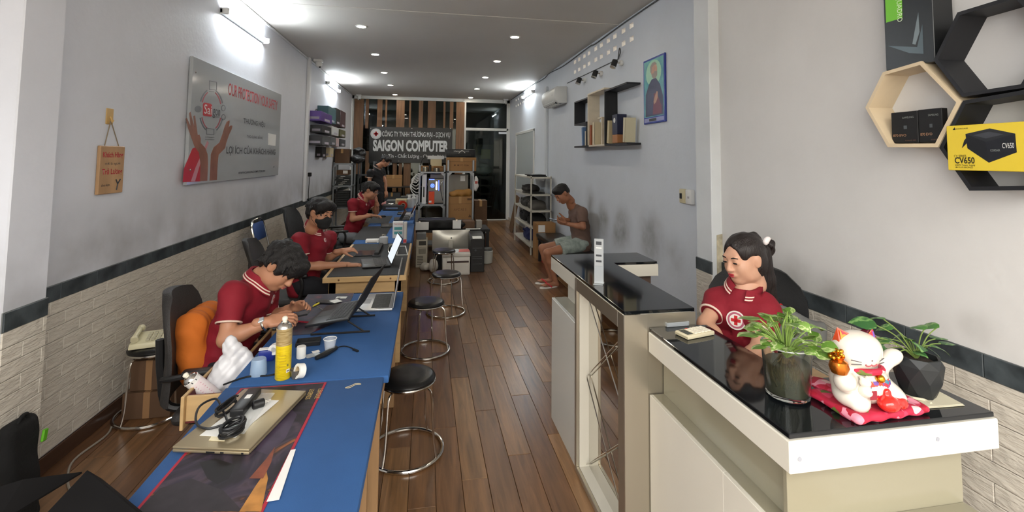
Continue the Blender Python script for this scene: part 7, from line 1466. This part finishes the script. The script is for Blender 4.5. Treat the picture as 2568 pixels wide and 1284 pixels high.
mb.add(vs, fs).build('back_shell', M('silver_shell', 'b9b7ae', .3, metal=.5), im, smooth=2); B('stand', M('silver_shell'), (.37, 7.70, .27), (.45, 7.715, .44), im, .006); B('foot', M('silver_shell'), (.34, 7.62, .255), (.48, 7.8, .268), im, .004); MB().lathe([(.012, 0), (.012, .004)], 14, (.42, 7.71, .47), Matrix.Rotation(1.571, 3, 'X')).build('logo_dot', M_DARKINK, im)
im.location.z = .255
for ch in im.children: ch.location.z -= .255
ib = thing('black_box', 'black box carrying the silver monitor', 'box', (.42, 7.78, 0)); B('box_body', M_BLKMAT, (.14, 7.6, 0), (.7, 7.98, .232), ib, .004); B('box_lid', M_BLKMAT, (.135, 7.595, .233), (.705, 7.985, .254), ib, .004)
tag(slab('paper_sheet', [(.36, 7.62, 0), (.6, 7.60, 0), (.58, 7.69, 0), (.36, 7.69, 0)], .2545, .256, M_PAPER), 'curled white paper lying at the foot of the monitor', 'paper') if False else None
prn = thing('printer', 'white laser printer on the floor with papers on it', 'printer', (.48, 7.35, 0)); MWP = M('printer_white', 'd3cfc6', .45)
B('body', MWP, (.27, 7.2, 0), (.68, 7.55, .27), prn, .012, seg=2); B('output_slot', M('slot_brown', '3a2a26', .6), (.33, 7.19, .185), (.66, 7.205, .21), prn, .002); B('scanner_lid', MWP, (.265, 7.195, .272), (.685, 7.55, .33), prn, .012, seg=2); B('front_cover', MWP, (.36, 7.192, .02), (.66, 7.2, .17), prn, .004); B('side_tower', MWP, (.27, 7.19, .02), (.335, 7.2, .26), prn, .004)
for k, (x, y, r_, c_) in enumerate(((.4, 7.35, .3, 'e1e1de'), (.5, 7.38, -.2, 'd8b78a'), (.58, 7.33, .1, 'c9706a'), (.46, 7.3, .7, 'dfe3e6'))):
    CB('sheet', M('sheet_'+c_, c_, .6), (x, y, .3335+.003*k), (.2, .14, .002), prn, 0, R=rotz(r_) @ Matrix.Rotation(.05*k, 3, 'X'))
tw_ = thing('computer_tower', 'tall black computer tower with a white label on top', 'computer', (.8, 7.55, 0)); B('case', M_BLACK, (.7, 7.35, 0), (.915, 7.8, .5), tw_, .006)
mb = MB(); mb.add([(.7, 7.35, .5), (.915, 7.35, .5), (.915, 7.8, .5), (.7, 7.8, .5), (.7, 7.47, .565), (.915, 7.47, .565), (.915, 7.8, .565), (.7, 7.8, .565)], [(0, 3, 2, 1), (4, 5, 6, 7), (0, 1, 5, 4), (1, 2, 6, 5), (2, 3, 7, 6), (3, 0, 4, 7)]); mb.build('top_cover', M_BLACK, tw_, bevel=.006)
for z in (.12, .2, .23, .36): B('front_slot', M('slot_grey', '3b3d40', .4), (.73, 7.343, z), (.88, 7.35, z+.012), tw_, .001)
MB().ell((.78, 7.345, .33), (.02, .006, .02), nu=12, nv=8).build('power_button', M('panel_grey'), tw_); MB().add([(.73, 7.363, .5085), (.875, 7.363, .5085), (.875, 7.42, .541), (.73, 7.42, .541)], [(0, 1, 2, 3)]).build('white_label', M_PAPER, tw_, smooth=None)
bp_ = thing('computer_tower', 'beige old computer tower beside the blue desk', 'computer', (-.05, 7.95, 0)); B('case', M_BEI, (-.135, 7.78, 0), (.045, 8.05, .44), bp_, .006)
for z in (.05, .075, .1, .125, .15, .175): B('vent_slot', M('slot_shadow', '57534a', .7), (-.115, 7.774, z), (-.02, 7.781, z+.008), bp_, 0)
B('drive_bay', M('bay_grey', '8e897c', .5), (-.09, 7.77, .22), (.02, 7.781, .3), bp_, .004); B('front_handle', M_BEI, (-.11, 7.765, .32), (.03, 7.781, .345), bp_, .004); B('dark_bay', M('bay_dark', '3a3833', .5), (-.09, 7.772, .355), (.02, 7.781, .42), bp_, .003)
carton('grey printer part sitting on the beige tower', (-.135, 7.8, .441), (.02, 8.03, .53), M('part_grey', '6b6d6e', .5), 'printer_part', None, False)
for i, (c_, r_, lb) in enumerate((((.14, 7.45, .1), (.07, .1, .1), 'white paper bundle leaning against the white printer'), ((.02, 7.62, .05), (.09, .12, .055), 'crumpled white sheet on the floor by the beige tower'))):
    q = SDF(.02); q.ell(c_, r_); q.plane((0, 0, .001), (0, 0, -1)); Vq, Qq = q.mesh(.01, disp=lambda X, Y, Z: .008*np.sin(45*X+20*Z)*np.sin(35*Y)); tag(organic('paper_bundle', [(Vq, Qq, 0)], [M('paper_bundle', 'c6c3bb', .7)]), lb, 'paper')
bn_ = thing('waste_bin', 'small white bin behind the tall black tower', 'bin', (1.03, 8.0, 0)); MB().lathe([(.09, 0), (.1, .005), (.11, .2), (.1, .21)], 24, (1.03, 7.98, .001)).build('bin_body', M('bin_white', 'b9bcb6', .5), bn_); MB().lathe([(.1, .21), (.09, .25), (.05, .255)], 24, (1.03, 7.98, .001)).build('bin_lid', M('bin_lid', '5a5c5a', .5), bn_)
tag(slab('paper_sheet', [(.68, 8.12, 0), (.93, 8.11, 0), (.95, 8.2, 0), (.7, 8.22, 0)], .5405, .546, M_PAPER), 'pile of white papers on the low black table', 'paper')
# left back racks ---------------------------------------------------------
rack('grey rack full of circuit boards in the left corner', -2.02, -1.6, 10.9, 11.35, (.2, .65, 1.13, 1.62), 1.64); rack('dark grey rack behind the black shirted man', -1.58, -1.2, 11.5, 11.95, (.4, .9, 1.35), 1.66, M('rack_dark', '4c4f53', .5, metal=.4))
carton('brown carton on top of the circuit board rack', (-2.0, 10.95, 1.6205), (-1.7, 11.3, 1.94), M('kraft_dark')); carton('small carton inside the circuit board rack', (-1.93, 10.93, 1.3505), (-1.7, 11.3, 1.46), M('kraft_dark'), 'carton', None, False, (.5, .4, .95, .95)) if False else None
carton('small brown carton on the upper shelf of the left rack', (-1.95, 10.93, 1.36), (-1.7, 11.3, 1.47), M('kraft_dark'), 'carton', None, False, (.55, .3, .95, .9))
for i in range(6):
    z = 1.132+.036*i; T = thing('circuit_board', 'flat dark device in the stack on the left rack', 'device', (-1.8, 11.1, z), group='devices stacked on the left rack'); B('chassis', M('device_%d' % (i % 2), ('25282a', '3a3e40')[i % 2], .5), (-1.97+.01*(i % 3), 10.92+.01*(i % 2), z+.001), (-1.65, 11.28, z+.033), T, .003); B('port_strip', M_STEEL, (-1.9+.04*(i % 4), 10.912+.01*(i % 2), z+.008), (-1.8+.04*(i % 4), 10.921+.01*(i % 2), z+.024), T, .001)
for i in range(7):
    z = .652+.05*i; T = thing('circuit_board', 'black device in the lower stack on the left rack', 'device', (-1.8, 11.1, z), group='devices on the lower shelf of the left rack'); B('chassis', M('device_0'), (-1.96, 10.93, z+.001), (-1.66, 11.28, z+.047), T, .003); B('port_strip', M('device_1'), (-1.9, 10.922, z+.01), (-1.72, 10.931, z+.03), T, .001)
q = SDF(.03); q.ell((-1.55, 11.2, 1.72), (.16, .16, .1)); q.ell((-1.48, 11.2, 1.84), (.12, .12, .08)); q.ell((-1.52, 11.15, 1.93), (.13, .1, .04)); q.plane((0, 0, 1.625), (0, 0, -1)); Vq, Qq = q.mesh(.014, disp=lambda X, Y, Z: .02*np.sin(30*X)*np.sin(34*Z)*np.sin(28*Y)); tag(organic('cable_heap', [(Vq, Qq, 0)], [pattern('cable_heap', [(.35, '101112'), (.5, '1b1d20'), (.62, '55585a'), (.7, '141516')], 22, .45, 2.)]), 'heap of black cables and adapters on the left rack', 'cables')
for i in range(5):
    x = -1.54+.07*i; T = thing('device_box', 'dark box in the row on the dark grey rack', 'box', (x, 11.7, .901), group='dark boxes on the dark grey rack'); B('carton_body', M('device_%d' % (i % 2)), (x-.03, 11.53, .901), (x+.03, 11.9, 1.12+.03*(i % 3)), T, .003); B('label', M_PAPER, (x-.015, 11.527, .95), (x+.015, 11.531, .98), T, 0)
# boxes on the left wall -----------------------------------------------------
def wbox(label, c0, c1, depth, mat, tp=None):
    a, b = PX(*c0, XL+depth), PX(*c1, XL+depth); T = thing('wall_carton', label, 'box', (XL+depth/2, (a.y+b.y)/2, b.z)); y0, y1 = sorted((a.y, b.y)); z0, z1 = sorted((a.z, b.z))
    B('carton_body', mat, (XL+.001, y0, z0), (XL+depth, y1, z1), T, .004); B('label', M('label_'+label[:6], 'b9b4c0', .5), (XL+depth, y0+(y1-y0)*.3, z0+.02), (XL+depth+.001, y0+(y1-y0)*.8, z0+.06), T, 0); B('end_label', M('label_end', '8d8894', .5), (XL+.03, y0-.001, z0+.03), (XL+depth-.03, y0, z0+.07), T, 0)
wbox('purple carton fixed high on the left wall', (806, 278), (832, 312), .22, M('purple', '5a3f8c', .45)); wbox('teal carton behind the purple one on the wall', (824, 265), (842, 312), .2, M('teal', '4a6f78', .5)); wbox('black and white carton on the wall shelf end', (843, 270), (853, 315), .2, M('carton_black2', '2a2b2e', .45)); wbox('dark red tinted carton next to the corner', (855, 276), (866, 322), .18, M('carton_plum', '4a3438', .5))
wbox('black carton hanging under the purple one', (808, 313), (830, 338), .2, M('carton_black2')); wbox('white carton under the teal one on the wall', (833, 316), (849, 342), .2, M('carton_white')); wbox('dark glossy carton above the grey posts on the wall', (808, 340), (828, 366), .24, M('carton_smoke', '3a3b3f', .25)); wbox('grey carton beside the dark glossy one', (829, 343), (842, 366), .22, M('carton_grey2', '55585c', .4)); wbox('pink and white carton low on the wall', (843, 345), (850, 368), .2, M('carton_pink', 'b8a0a2', .5)); wbox('olive carton near the partition on the wall', (853, 324), (866, 346), .18, M('carton_olive', '5b5a3a', .5)); wbox('slate carton near the partition under the olive one', (853, 348), (866, 368), .18, M('carton_slate', '3d4148', .5))
wbox('small black carton below the wall cartons', (808, 368), (817, 395), .12, M_BLKMAT); wbox('cream paper box below the wall cartons', (828, 370), (836, 394), .14, M('carton_cream'))
# oval hook, hanging cable on the left wall
p = PX(793, 283, XL+.01); tag(MB().tube([(XL+.012, p.y+.09*math.cos(t), p.z+.07*math.sin(t)) for t in [2*math.pi*i/20 for i in range(20)]], .008, 6, closed=True).build('ring_hook', M('ring_dark', '4b4a48', .4)), 'small dark oval ring on the left wall', 'ring')
p = PX(776, 437, XL+.02); hc_ = thing('hanging_charger', 'black charger plug with cable hanging on the left wall', 'charger', (XL, p.y, 1.0)); B('plug', M_BLACK, (XL, p.y-.04, p.z-.04), (XL+.05, p.y+.04, p.z+.03), hc_, .006); MB().tube(spline([(XL+.03, p.y, p.z-.03), (XL+.02, p.y-.02, p.z-.3), (XL+.02, p.y+.02, p.z-.5)], 6), .006, 6).build('cable', M_BLACK, hc_)
# company sign on the partition ------------------------------------------------
YS = 13.33; sg = thing('company_sign', 'large black company sign with white letters on the partition', 'sign', (-.42, YS, 1.6)); x0, x1 = PY(927, 320, YS-.03).x, PY(1135, 320, YS-.03).x
z1 = PY(1000, 319, YS-.03).z; z0 = PY(930, 408, YS-.03).z
B('panel', M('sign_black', '17191b', .3), (x0, YS-.03, z0), (x1, YS+.06, z1), sg, .003); YT = YS-.0305
def st_(t, bl, tr, bold=0): a, b = PY(*bl, YT), PY(*tr, YT); text('lettering', t, a, (1, 0, 0), Zv, b.x-a.x, b.z-a.z, M('sign_white', 'd5d7d8', .5), sg, .004, bold)
st_('CÔNG TY TNHH THƯƠNG MẠI - DỊCH VỤ', (958, 345.5), (1129, 329.5), .008); st_('SAIGON COMPUTER', (935, 379), (1125, 353), .045); st_('Uy Tín - Chất Lượng - Chuyên Nghiệp', (958, 398), (1128, 385.5), .005)
c = PY(943, 335.5, YT); rr = .145
for r_, mt, d in ((rr, M('sign_white'), .004), (rr*.9, M('sign_ring', 'a9acae', .5), .006), (rr*.84, M('sign_white'), .008)): MB().cyl((c.x, YT, c.z), (c.x, YT-d, c.z), r_, n=36).build('emblem', mt, sg)
for a, b in ((.022, .06), (.06, .022)): B('emblem_cross', M('crest_red'), (c.x-a, YT-.011, c.z-b), (c.x+a, YT-.008, c.z+b), sg, 0)
for q in ((930, 322), (1130, 322), (1033, 322), (1000, 404)): c = PY(*q, YT); MB().ell((c.x, YT, c.z), (.014, .005, .014), nu=10, nv=6).build('screw', M_STEEL, sg)
# dark low cabinet with boxes under the sign
cbn = thing('storage_cabinet', 'dark open cabinet under the company sign', 'cabinet', (-.55, 12.7, 0)); MDC = M('cabinet_dark', '1d1a17', .6)
for x in (-1.15, -.58, .0): B('side_panel', MDC, (x, 12.5, 0), (x+.03, 12.95, 1.0), cbn)
for z in (.05, .5, .98): B('shelf_board', MDC, (-1.15, 12.5, z), (.03, 12.95, z+.025), cbn)
carton('brown carton on the dark cabinet under the sign', (-1.05, 12.55, 1.0055), (-.62, 12.9, 1.3)); carton('dark carton inside the cabinet under the sign', (-1.08, 12.6, .526), (-.65, 12.9, .85), M('device_1')); carton('white bucket shaped box in the cabinet', (-.5, 12.6, .526), (-.2, 12.9, .8), M('carton_white'), 'carton', None, False); carton('grey box on the floor level of the cabinet', (-.5, 12.6, .076), (-.1, 12.9, .4), M_KR2)
# desk clutter in the back row ---------------------------------------------------
def mat_(label, pts): return tag(slab('desk_mat', pts, ZD+.0006, ZD+.003, M_MAT), label, 'desk mat')
mat_('black desk mat near the leaflet box', [(882, 601), (912, 568), (983, 566), (962, 602)]); mat_('black desk mat under the arm of the man in glasses', [(919, 560), (936, 543), (985, 541), (974, 560)])
laptop('thin black laptop with its lid raised before the man in glasses', (-.4, 7.22, ZD+.0175), .1, .36, .24, math.radians(118), M_BLACK, M_KEYD, M_BLACK, M_SCR); laptop('silver lidded laptop further along the blue desks', (-.26, 7.95, ZD+.0155), .05, .36, .24, math.radians(115), M_BLACK, M_KEYD, M_SILV, M_SCR)
laptop('black laptop next to the white bottles on the blue desk', (-.25, 8.75, ZD+.0155), 0, .36, .24, math.radians(120), M_BLACK, M_KEYD, M_BLACK, M_SCR)
def mouse(label, px, py, z): 
    p = PZ(px, py, z+.01); q = SDF(.01); q.ell((p.x, p.y, z+.012), (.052, .03, .022)); q.plane((0, 0, z+.001), (0, 0, -1)); Vq, Qq = q.mesh(.004); T = thing('mouse', label, 'mouse', (p.x, p.y, z)); organic('shell', [(Vq, Qq, 0)], [M_BLACK], T); MB().cyl((p.x+.022, p.y-.004, z+.031), (p.x+.022, p.y+.004, z+.031), .006, n=10).build('wheel', M('panel_grey'), T)
mouse('black mouse under the hand of the masked man', 893, 661, .752) if False else None
mouse('black computer mouse beside the man in glasses', 960, 543, ZD+.003)
def lbox(label, px0, px1, pyb, pyt, d, mat, name='carton', zb=ZD): 
    a, b = PZ(px0, pyb, zb), PZ(px1, pyb, zb); h = PY(px0, pyt, a.y).z-zb; T = thing(name, label, 'box', ((a.x+b.x)/2, a.y+d/2, zb)); B('box_body', mat, (a.x, a.y, zb+.001), (b.x, a.y+d, zb+h), T, .003); return T, a, b, h
T, a, b, h = lbox('white leaflet box with teal stripes on the blue desk', 984, 1010, 598, 557, .1, M('leaflet_white', 'd8d8d6', .5), 'leaflet_box')
for k in (.35, .62): B('teal_stripe', M('stripe_teal', '4f9a98', .5), (a.x+.02, a.y-.001, ZD+h*k-.02), (b.x-.01, a.y, ZD+h*k+.014), T, 0)
text('lettering', 'Services', (a.x+.02, a.y-.001, ZD+h*.84), (1, 0, 0), Zv, .1, .018, M_REDINK, T)
T, a, b, h = lbox('tall grey box with a red corner beside the leaflet box', 1011, 1019, 611, 560, .16, M('grey_box', 'b9b7b4', .5), 'device_box'); B('red_corner', M_REDINK, (a.x, a.y-.001, ZD+.01), (b.x, a.y, ZD+.05), T, 0)
T, a, b, h = lbox('flat white device lying near the black desk mat', 916, 949, 610, 602, .1, M_PAPER, 'white_device'); B('dark_edge', M_DARKINK, (a.x+.02, a.y-.001, ZD+.006), (b.x-.02, a.y, ZD+.012), T, 0)
T, a, b, h = lbox('cream carton behind the red roll', 991, 1019, 524, 500, .2, M('carton_cream'), 'carton'); B('label', M('label_tan'), (a.x+.03, a.y-.001, ZD+h*.6), (b.x-.03, a.y, ZD+h*.9), T, 0)
def bottle(label, px, pyb, pyt, r, mat, capm, cat='bottle'):
    p = PZ(px, pyb, ZD); h = PY(px, pyt, p.y).z-ZD; T = thing('bottle', label, cat, (p.x, p.y, ZD)); MB().lathe([(r*.95, 0), (r, .005), (r, h*.68), (r*.5, h*.8), (r*.45, h*.84)], 22, (p.x, p.y, ZD+.001)).build('bottle_body', mat, T); MB().lathe([(r*.5, h*.84), (r*.5, h*.97), (r*.3, h)], 18, (p.x, p.y, ZD+.001)).build('cap', capm, T)
bottle('clear bottle with silver cap by the flat white device', 962, 611, 587, .05, M('bottle_pale', 'b6b9bc', .25), M_STEEL); bottle('white spray bottle beside the cream carton', 1026, 521, 489, .055, M('bottle_white', 'c9cbcc', .4), M_PAPER); bottle('white bottle with broad cap at the desk edge', 1037, 521, 486, .05, M('bottle_white'), M_PAPER); bottle('small white glue bottle left of the laptop lid', 981, 526, 512, .045, M('bottle_white'), M_PAPER); bottle('small white jar in front of the red roll', 998, 527, 518, .04, M('bottle_white'), M_PAPER)
p = PZ(1009, 526, ZD); T = thing('tape_roll', 'shiny red tape roll on the blue desk', 'tape', (p.x, p.y, ZD)); MB().lathe([(.045, -.04), (.085, -.04), (.085, .04), (.045, .04), (.045, -.04)], 28, (p.x, p.y, ZD+.0865), frame((0, 0, 1), (.3, -.9, 0))).build('tape', M('tape_red', 'b8321e', .25), T); MB().lathe([(.035, -.041), (.0449, -.041), (.0449, .041), (.035, .041), (.035, -.041)], 24, (p.x, p.y, ZD+.0865), frame((0, 0, 1), (.3, -.9, 0))).build('core', M('core_card', 'c9b491', .7), T)
p = PZ(975, 515, ZD); q = SDF(.02); q.ell((p.x, p.y, ZD+.03), (.16, .14, .05)); q.ell((p.x+.1, p.y+.1, ZD+.04), (.1, .1, .05)); q.plane((0, 0, ZD+.001), (0, 0, -1)); Vq, Qq = q.mesh(.01, disp=lambda X, Y, Z: .01*np.sin(40*X)*np.sin(35*Y)); tag(organic('pink_cloth', [(Vq, Qq, 0)], [M('pink_cloth', 'a5706c', .8)]), 'crumpled pink cloth on the far blue desk', 'cloth')
for i, (x, y, w, d, h, c_, lb) in enumerate(((-.6, 9.4, .4, .3, .1, '2a2c2f', 'dark opened computer case lying on the far desk'), (-.35, 9.9, .3, .3, .22, '34373a', 'dark machine at the very end of the desks'), (-.68, 9.95, .2, .3, .14, '55585a', 'grey device beside the dark machine'), (-.3, 8.35, .2, .25, .05, '9a9ca0', 'stack of grey trays next to the silver laptop'))):
    T = thing('device', lb, 'device', (x, y, ZD)); B('case', M('dev_'+c_, c_, .45), (x-w/2, y-d/2, ZD+.001), (x+w/2, y+d/2, ZD+h), T, .006); B('front_plate', M_STEEL, (x-w*.35, y-d/2-.002, ZD+h*.3), (x+w*.2, y-d/2, ZD+h*.6), T, .001)
# things on the pine desk
st3 = thing('tool_stand', 'row of black tool holders on the pine desk mat', 'tool holder', (-.4, 5.25, .753)); B('holder', M_BLKMAT, (-.5, 5.0, .753), (-.46, 5.55, .79), st3, .004); B('holder_foot', M('panel_grey'), (-.52, 4.98, .753), (-.44, 5.02, .765), st3, .002)
hp = thing('headset', 'small black headset with silver ring on the pine desk', 'headset', (-.33, 5.2, .753)); MB().tube(arc((-.33, 5.15, .79), .05, 0, 6.283, 24, (.9, .3, 0), (0, .4, .9))[:-1], .006, 8, closed=True).build('ring', M_STEEL, hp); CB('ear_cup', M_BLACK, (-.34, 5.3, .785), (.1, .16, .06), hp, .02, seg=2)
wl_ = thing('wire_stand', 'white wire stand at the corner of the pine desk', 'stand', (-.22, 5.0, .753)); MB().tube([(-.28, 5.0, .758), (-.17, 5.0, .758), (-.2, 5.15, .82), (-.27, 5.15, .82), (-.28, 5.0, .758)], .005, 6).build('wire', M_PLW, wl_)
pd_ = thing('tablet', 'thin tablet under the left hand of the masked man', 'tablet', (-.62, 5.1, .753)); CB('tablet_body', M_BLACK, (-.6, 5.15, .757), (.2, .28, .007), pd_, .003); CB('screen', M('screen_dim', '3a4046', .1), (-.6, 5.15, .761), (.185, .26, .0008), pd_, 0)
ruler = thing('metal_ruler', 'long steel ruler leaning at the pine desk edge', 'ruler', PY(1002, 655, 4.1)) if False else None
# right rack -----------------------------------------------------------------
rr_ = rack('white metal rack with laptops and bags by the far wall', 1.9, 2.3, 8.5, 10.1, (.16, .5, .8, 1.1, 1.42), 1.44, M('rack_white', 'c4c2b8', .45), post=.025, bracket=False)
for i, (z, lb) in enumerate(((1.4205, 'closed black laptop on top of the white rack'), (1.441, 'thin black laptop lying across the top stack'), (1.1005, 'black laptop on the second shelf of the white rack'))):
    T = thing('laptop', lb, 'laptop', (2.08, 8.75, z)); CB('base', M_BLACK, (2.08-.02*i, 8.78+.05*i, z+.006), (.3, .4, .011), T, .003, R=rotz(.1*i)); CB('lid', M_BLKMAT, (2.08-.02*i, 8.78+.05*i, z+.0155), (.3, .4, .007), T, .002, R=rotz(.1*i))
for i, (y, z, r_, c_, lb) in enumerate(((8.85, .8, (.17, .25, .1), '5d5a55', 'grey soft bag on the middle shelf of the white rack'), (9.5, .8, (.17, .3, .11), '3a3835', 'dark soft bag at the back of the middle shelf'), (8.85, .5, (.17, .28, .13), '161617', 'black backpack on the lower shelf of the white rack'), (9.6, .5, (.17, .3, .13), '1a1a1c', 'black sack beside the backpack on the rack'), (9.4, 1.1, (.17, .35, .08), '2b2825', 'brown black bag on the upper shelf of the rack'), (9.3, .16, (.15, .3, .14), '232a55', 'dark blue bag at the bottom of the white rack'))):
    q = SDF(.02); q.ell((2.1, y, z+r_[2]*.75), r_); q.box((2.1, y, z+r_[2]*.6), (r_[0]*.8, r_[1]*.8, r_[2]*.6), .04); q.plane((0, 0, z+.002), (0, 0, -1)); q.plane((1.93, 0, 0), (-1, 0, 0)); Vq, Qq = q.mesh(.013, disp=lambda X, Y, Z: .008*np.sin(28*Y)*np.sin(32*Z)); T = thing('soft_bag', lb, 'bag', (2.1, y, z+.001)); organic('bag_body', [(Vq, Qq, 0)], [M('bag_'+c_, c_, .8)], T); MB().tube(spline([(1.95, y-.08, z+r_[2]*1.2), (1.94, y, z+r_[2]*1.55), (1.95, y+.08, z+r_[2]*1.2)], 5), .01, 6).build('strap', M('bag_'+c_), T)
carton('slim tall carton leaning between the rack and bench', (1.93, 8.15, 0), (2.28, 8.42, .62), M_KR, 'carton', None, False, (.1, .75, .45, .95)); 
rd = thing('red_box', 'red box with a white label under the bench', 'box', (2.1, 7.75, 0)); B('box_body', M('box_red', 'a82a30', .5), (1.97, 7.6, 0), (2.25, 7.92, .3), rd, .004); B('label', M_PAPER, (1.969, 7.7, .12), (1.97, 7.82, .2), rd, 0); B('lid_band', M('box_red_dark', '7c1c22', .5), (1.967, 7.597, .27), (2.253, 7.923, .302), rd, .002)
pk_ = thing('plank_stack', 'brown wooden boards leaning on the wall by the glass door', 'boards', (2.2, 11.4, 0))
for k in range(3): MB().cbox((2.12+.03*k, 11.2+.25*k, .42), (.02, .22, .85), Matrix.Rotation(.2, 3, 'Y')).build('board', M('board_brown', '6b4f36', .6, var=.2, vs=5), pk_, bevel=.002)
# things behind the glass door
sr = thing('store_shelf', 'dim shelf with bags and yellow sheet behind the glass door', 'shelf', (1.6, 14.6, 0)); 
for z in (.5, 1.2): B('shelf_board', M('store_dark', '3d3f3c', .7), (1.15, 14.5, z), (2.1, 14.9, z+.03), sr)
for x in (1.15, 2.07): B('post', M('store_dark'), (x, 14.5, 0), (x+.03, 14.9, 1.25), sr)
B('back_board', M('store_board', '7c766c', .7), (1.45, 14.85, 1.23), (2.1, 14.9, 2.2), sr); ys_ = tag(B('yellow_sheet', M('sheet_yellow', 'b5ab7a', .7), (1.7, 14.83, 1.75), (2.0, 14.848, 2.05)), 'pale yellow sheet pinned up behind the glass door', 'sheet')
q = SDF(.03); q.ell((1.75, 14.65, 1.42), (.25, .14, .18)); q.ell((1.5, 14.65, 1.55), (.1, .1, .3)); q.plane((0, 0, 1.232), (0, 0, -1)); Vq, Qq = q.mesh(.02, disp=lambda X, Y, Z: .02*np.sin(20*X)*np.sin(22*Z)); tag(organic('plastic_sack', [(Vq, Qq, 0)], [M('sack_grey', 'a7a7a3', .4)]), 'large pale plastic sack on the shelf behind the door', 'bag')
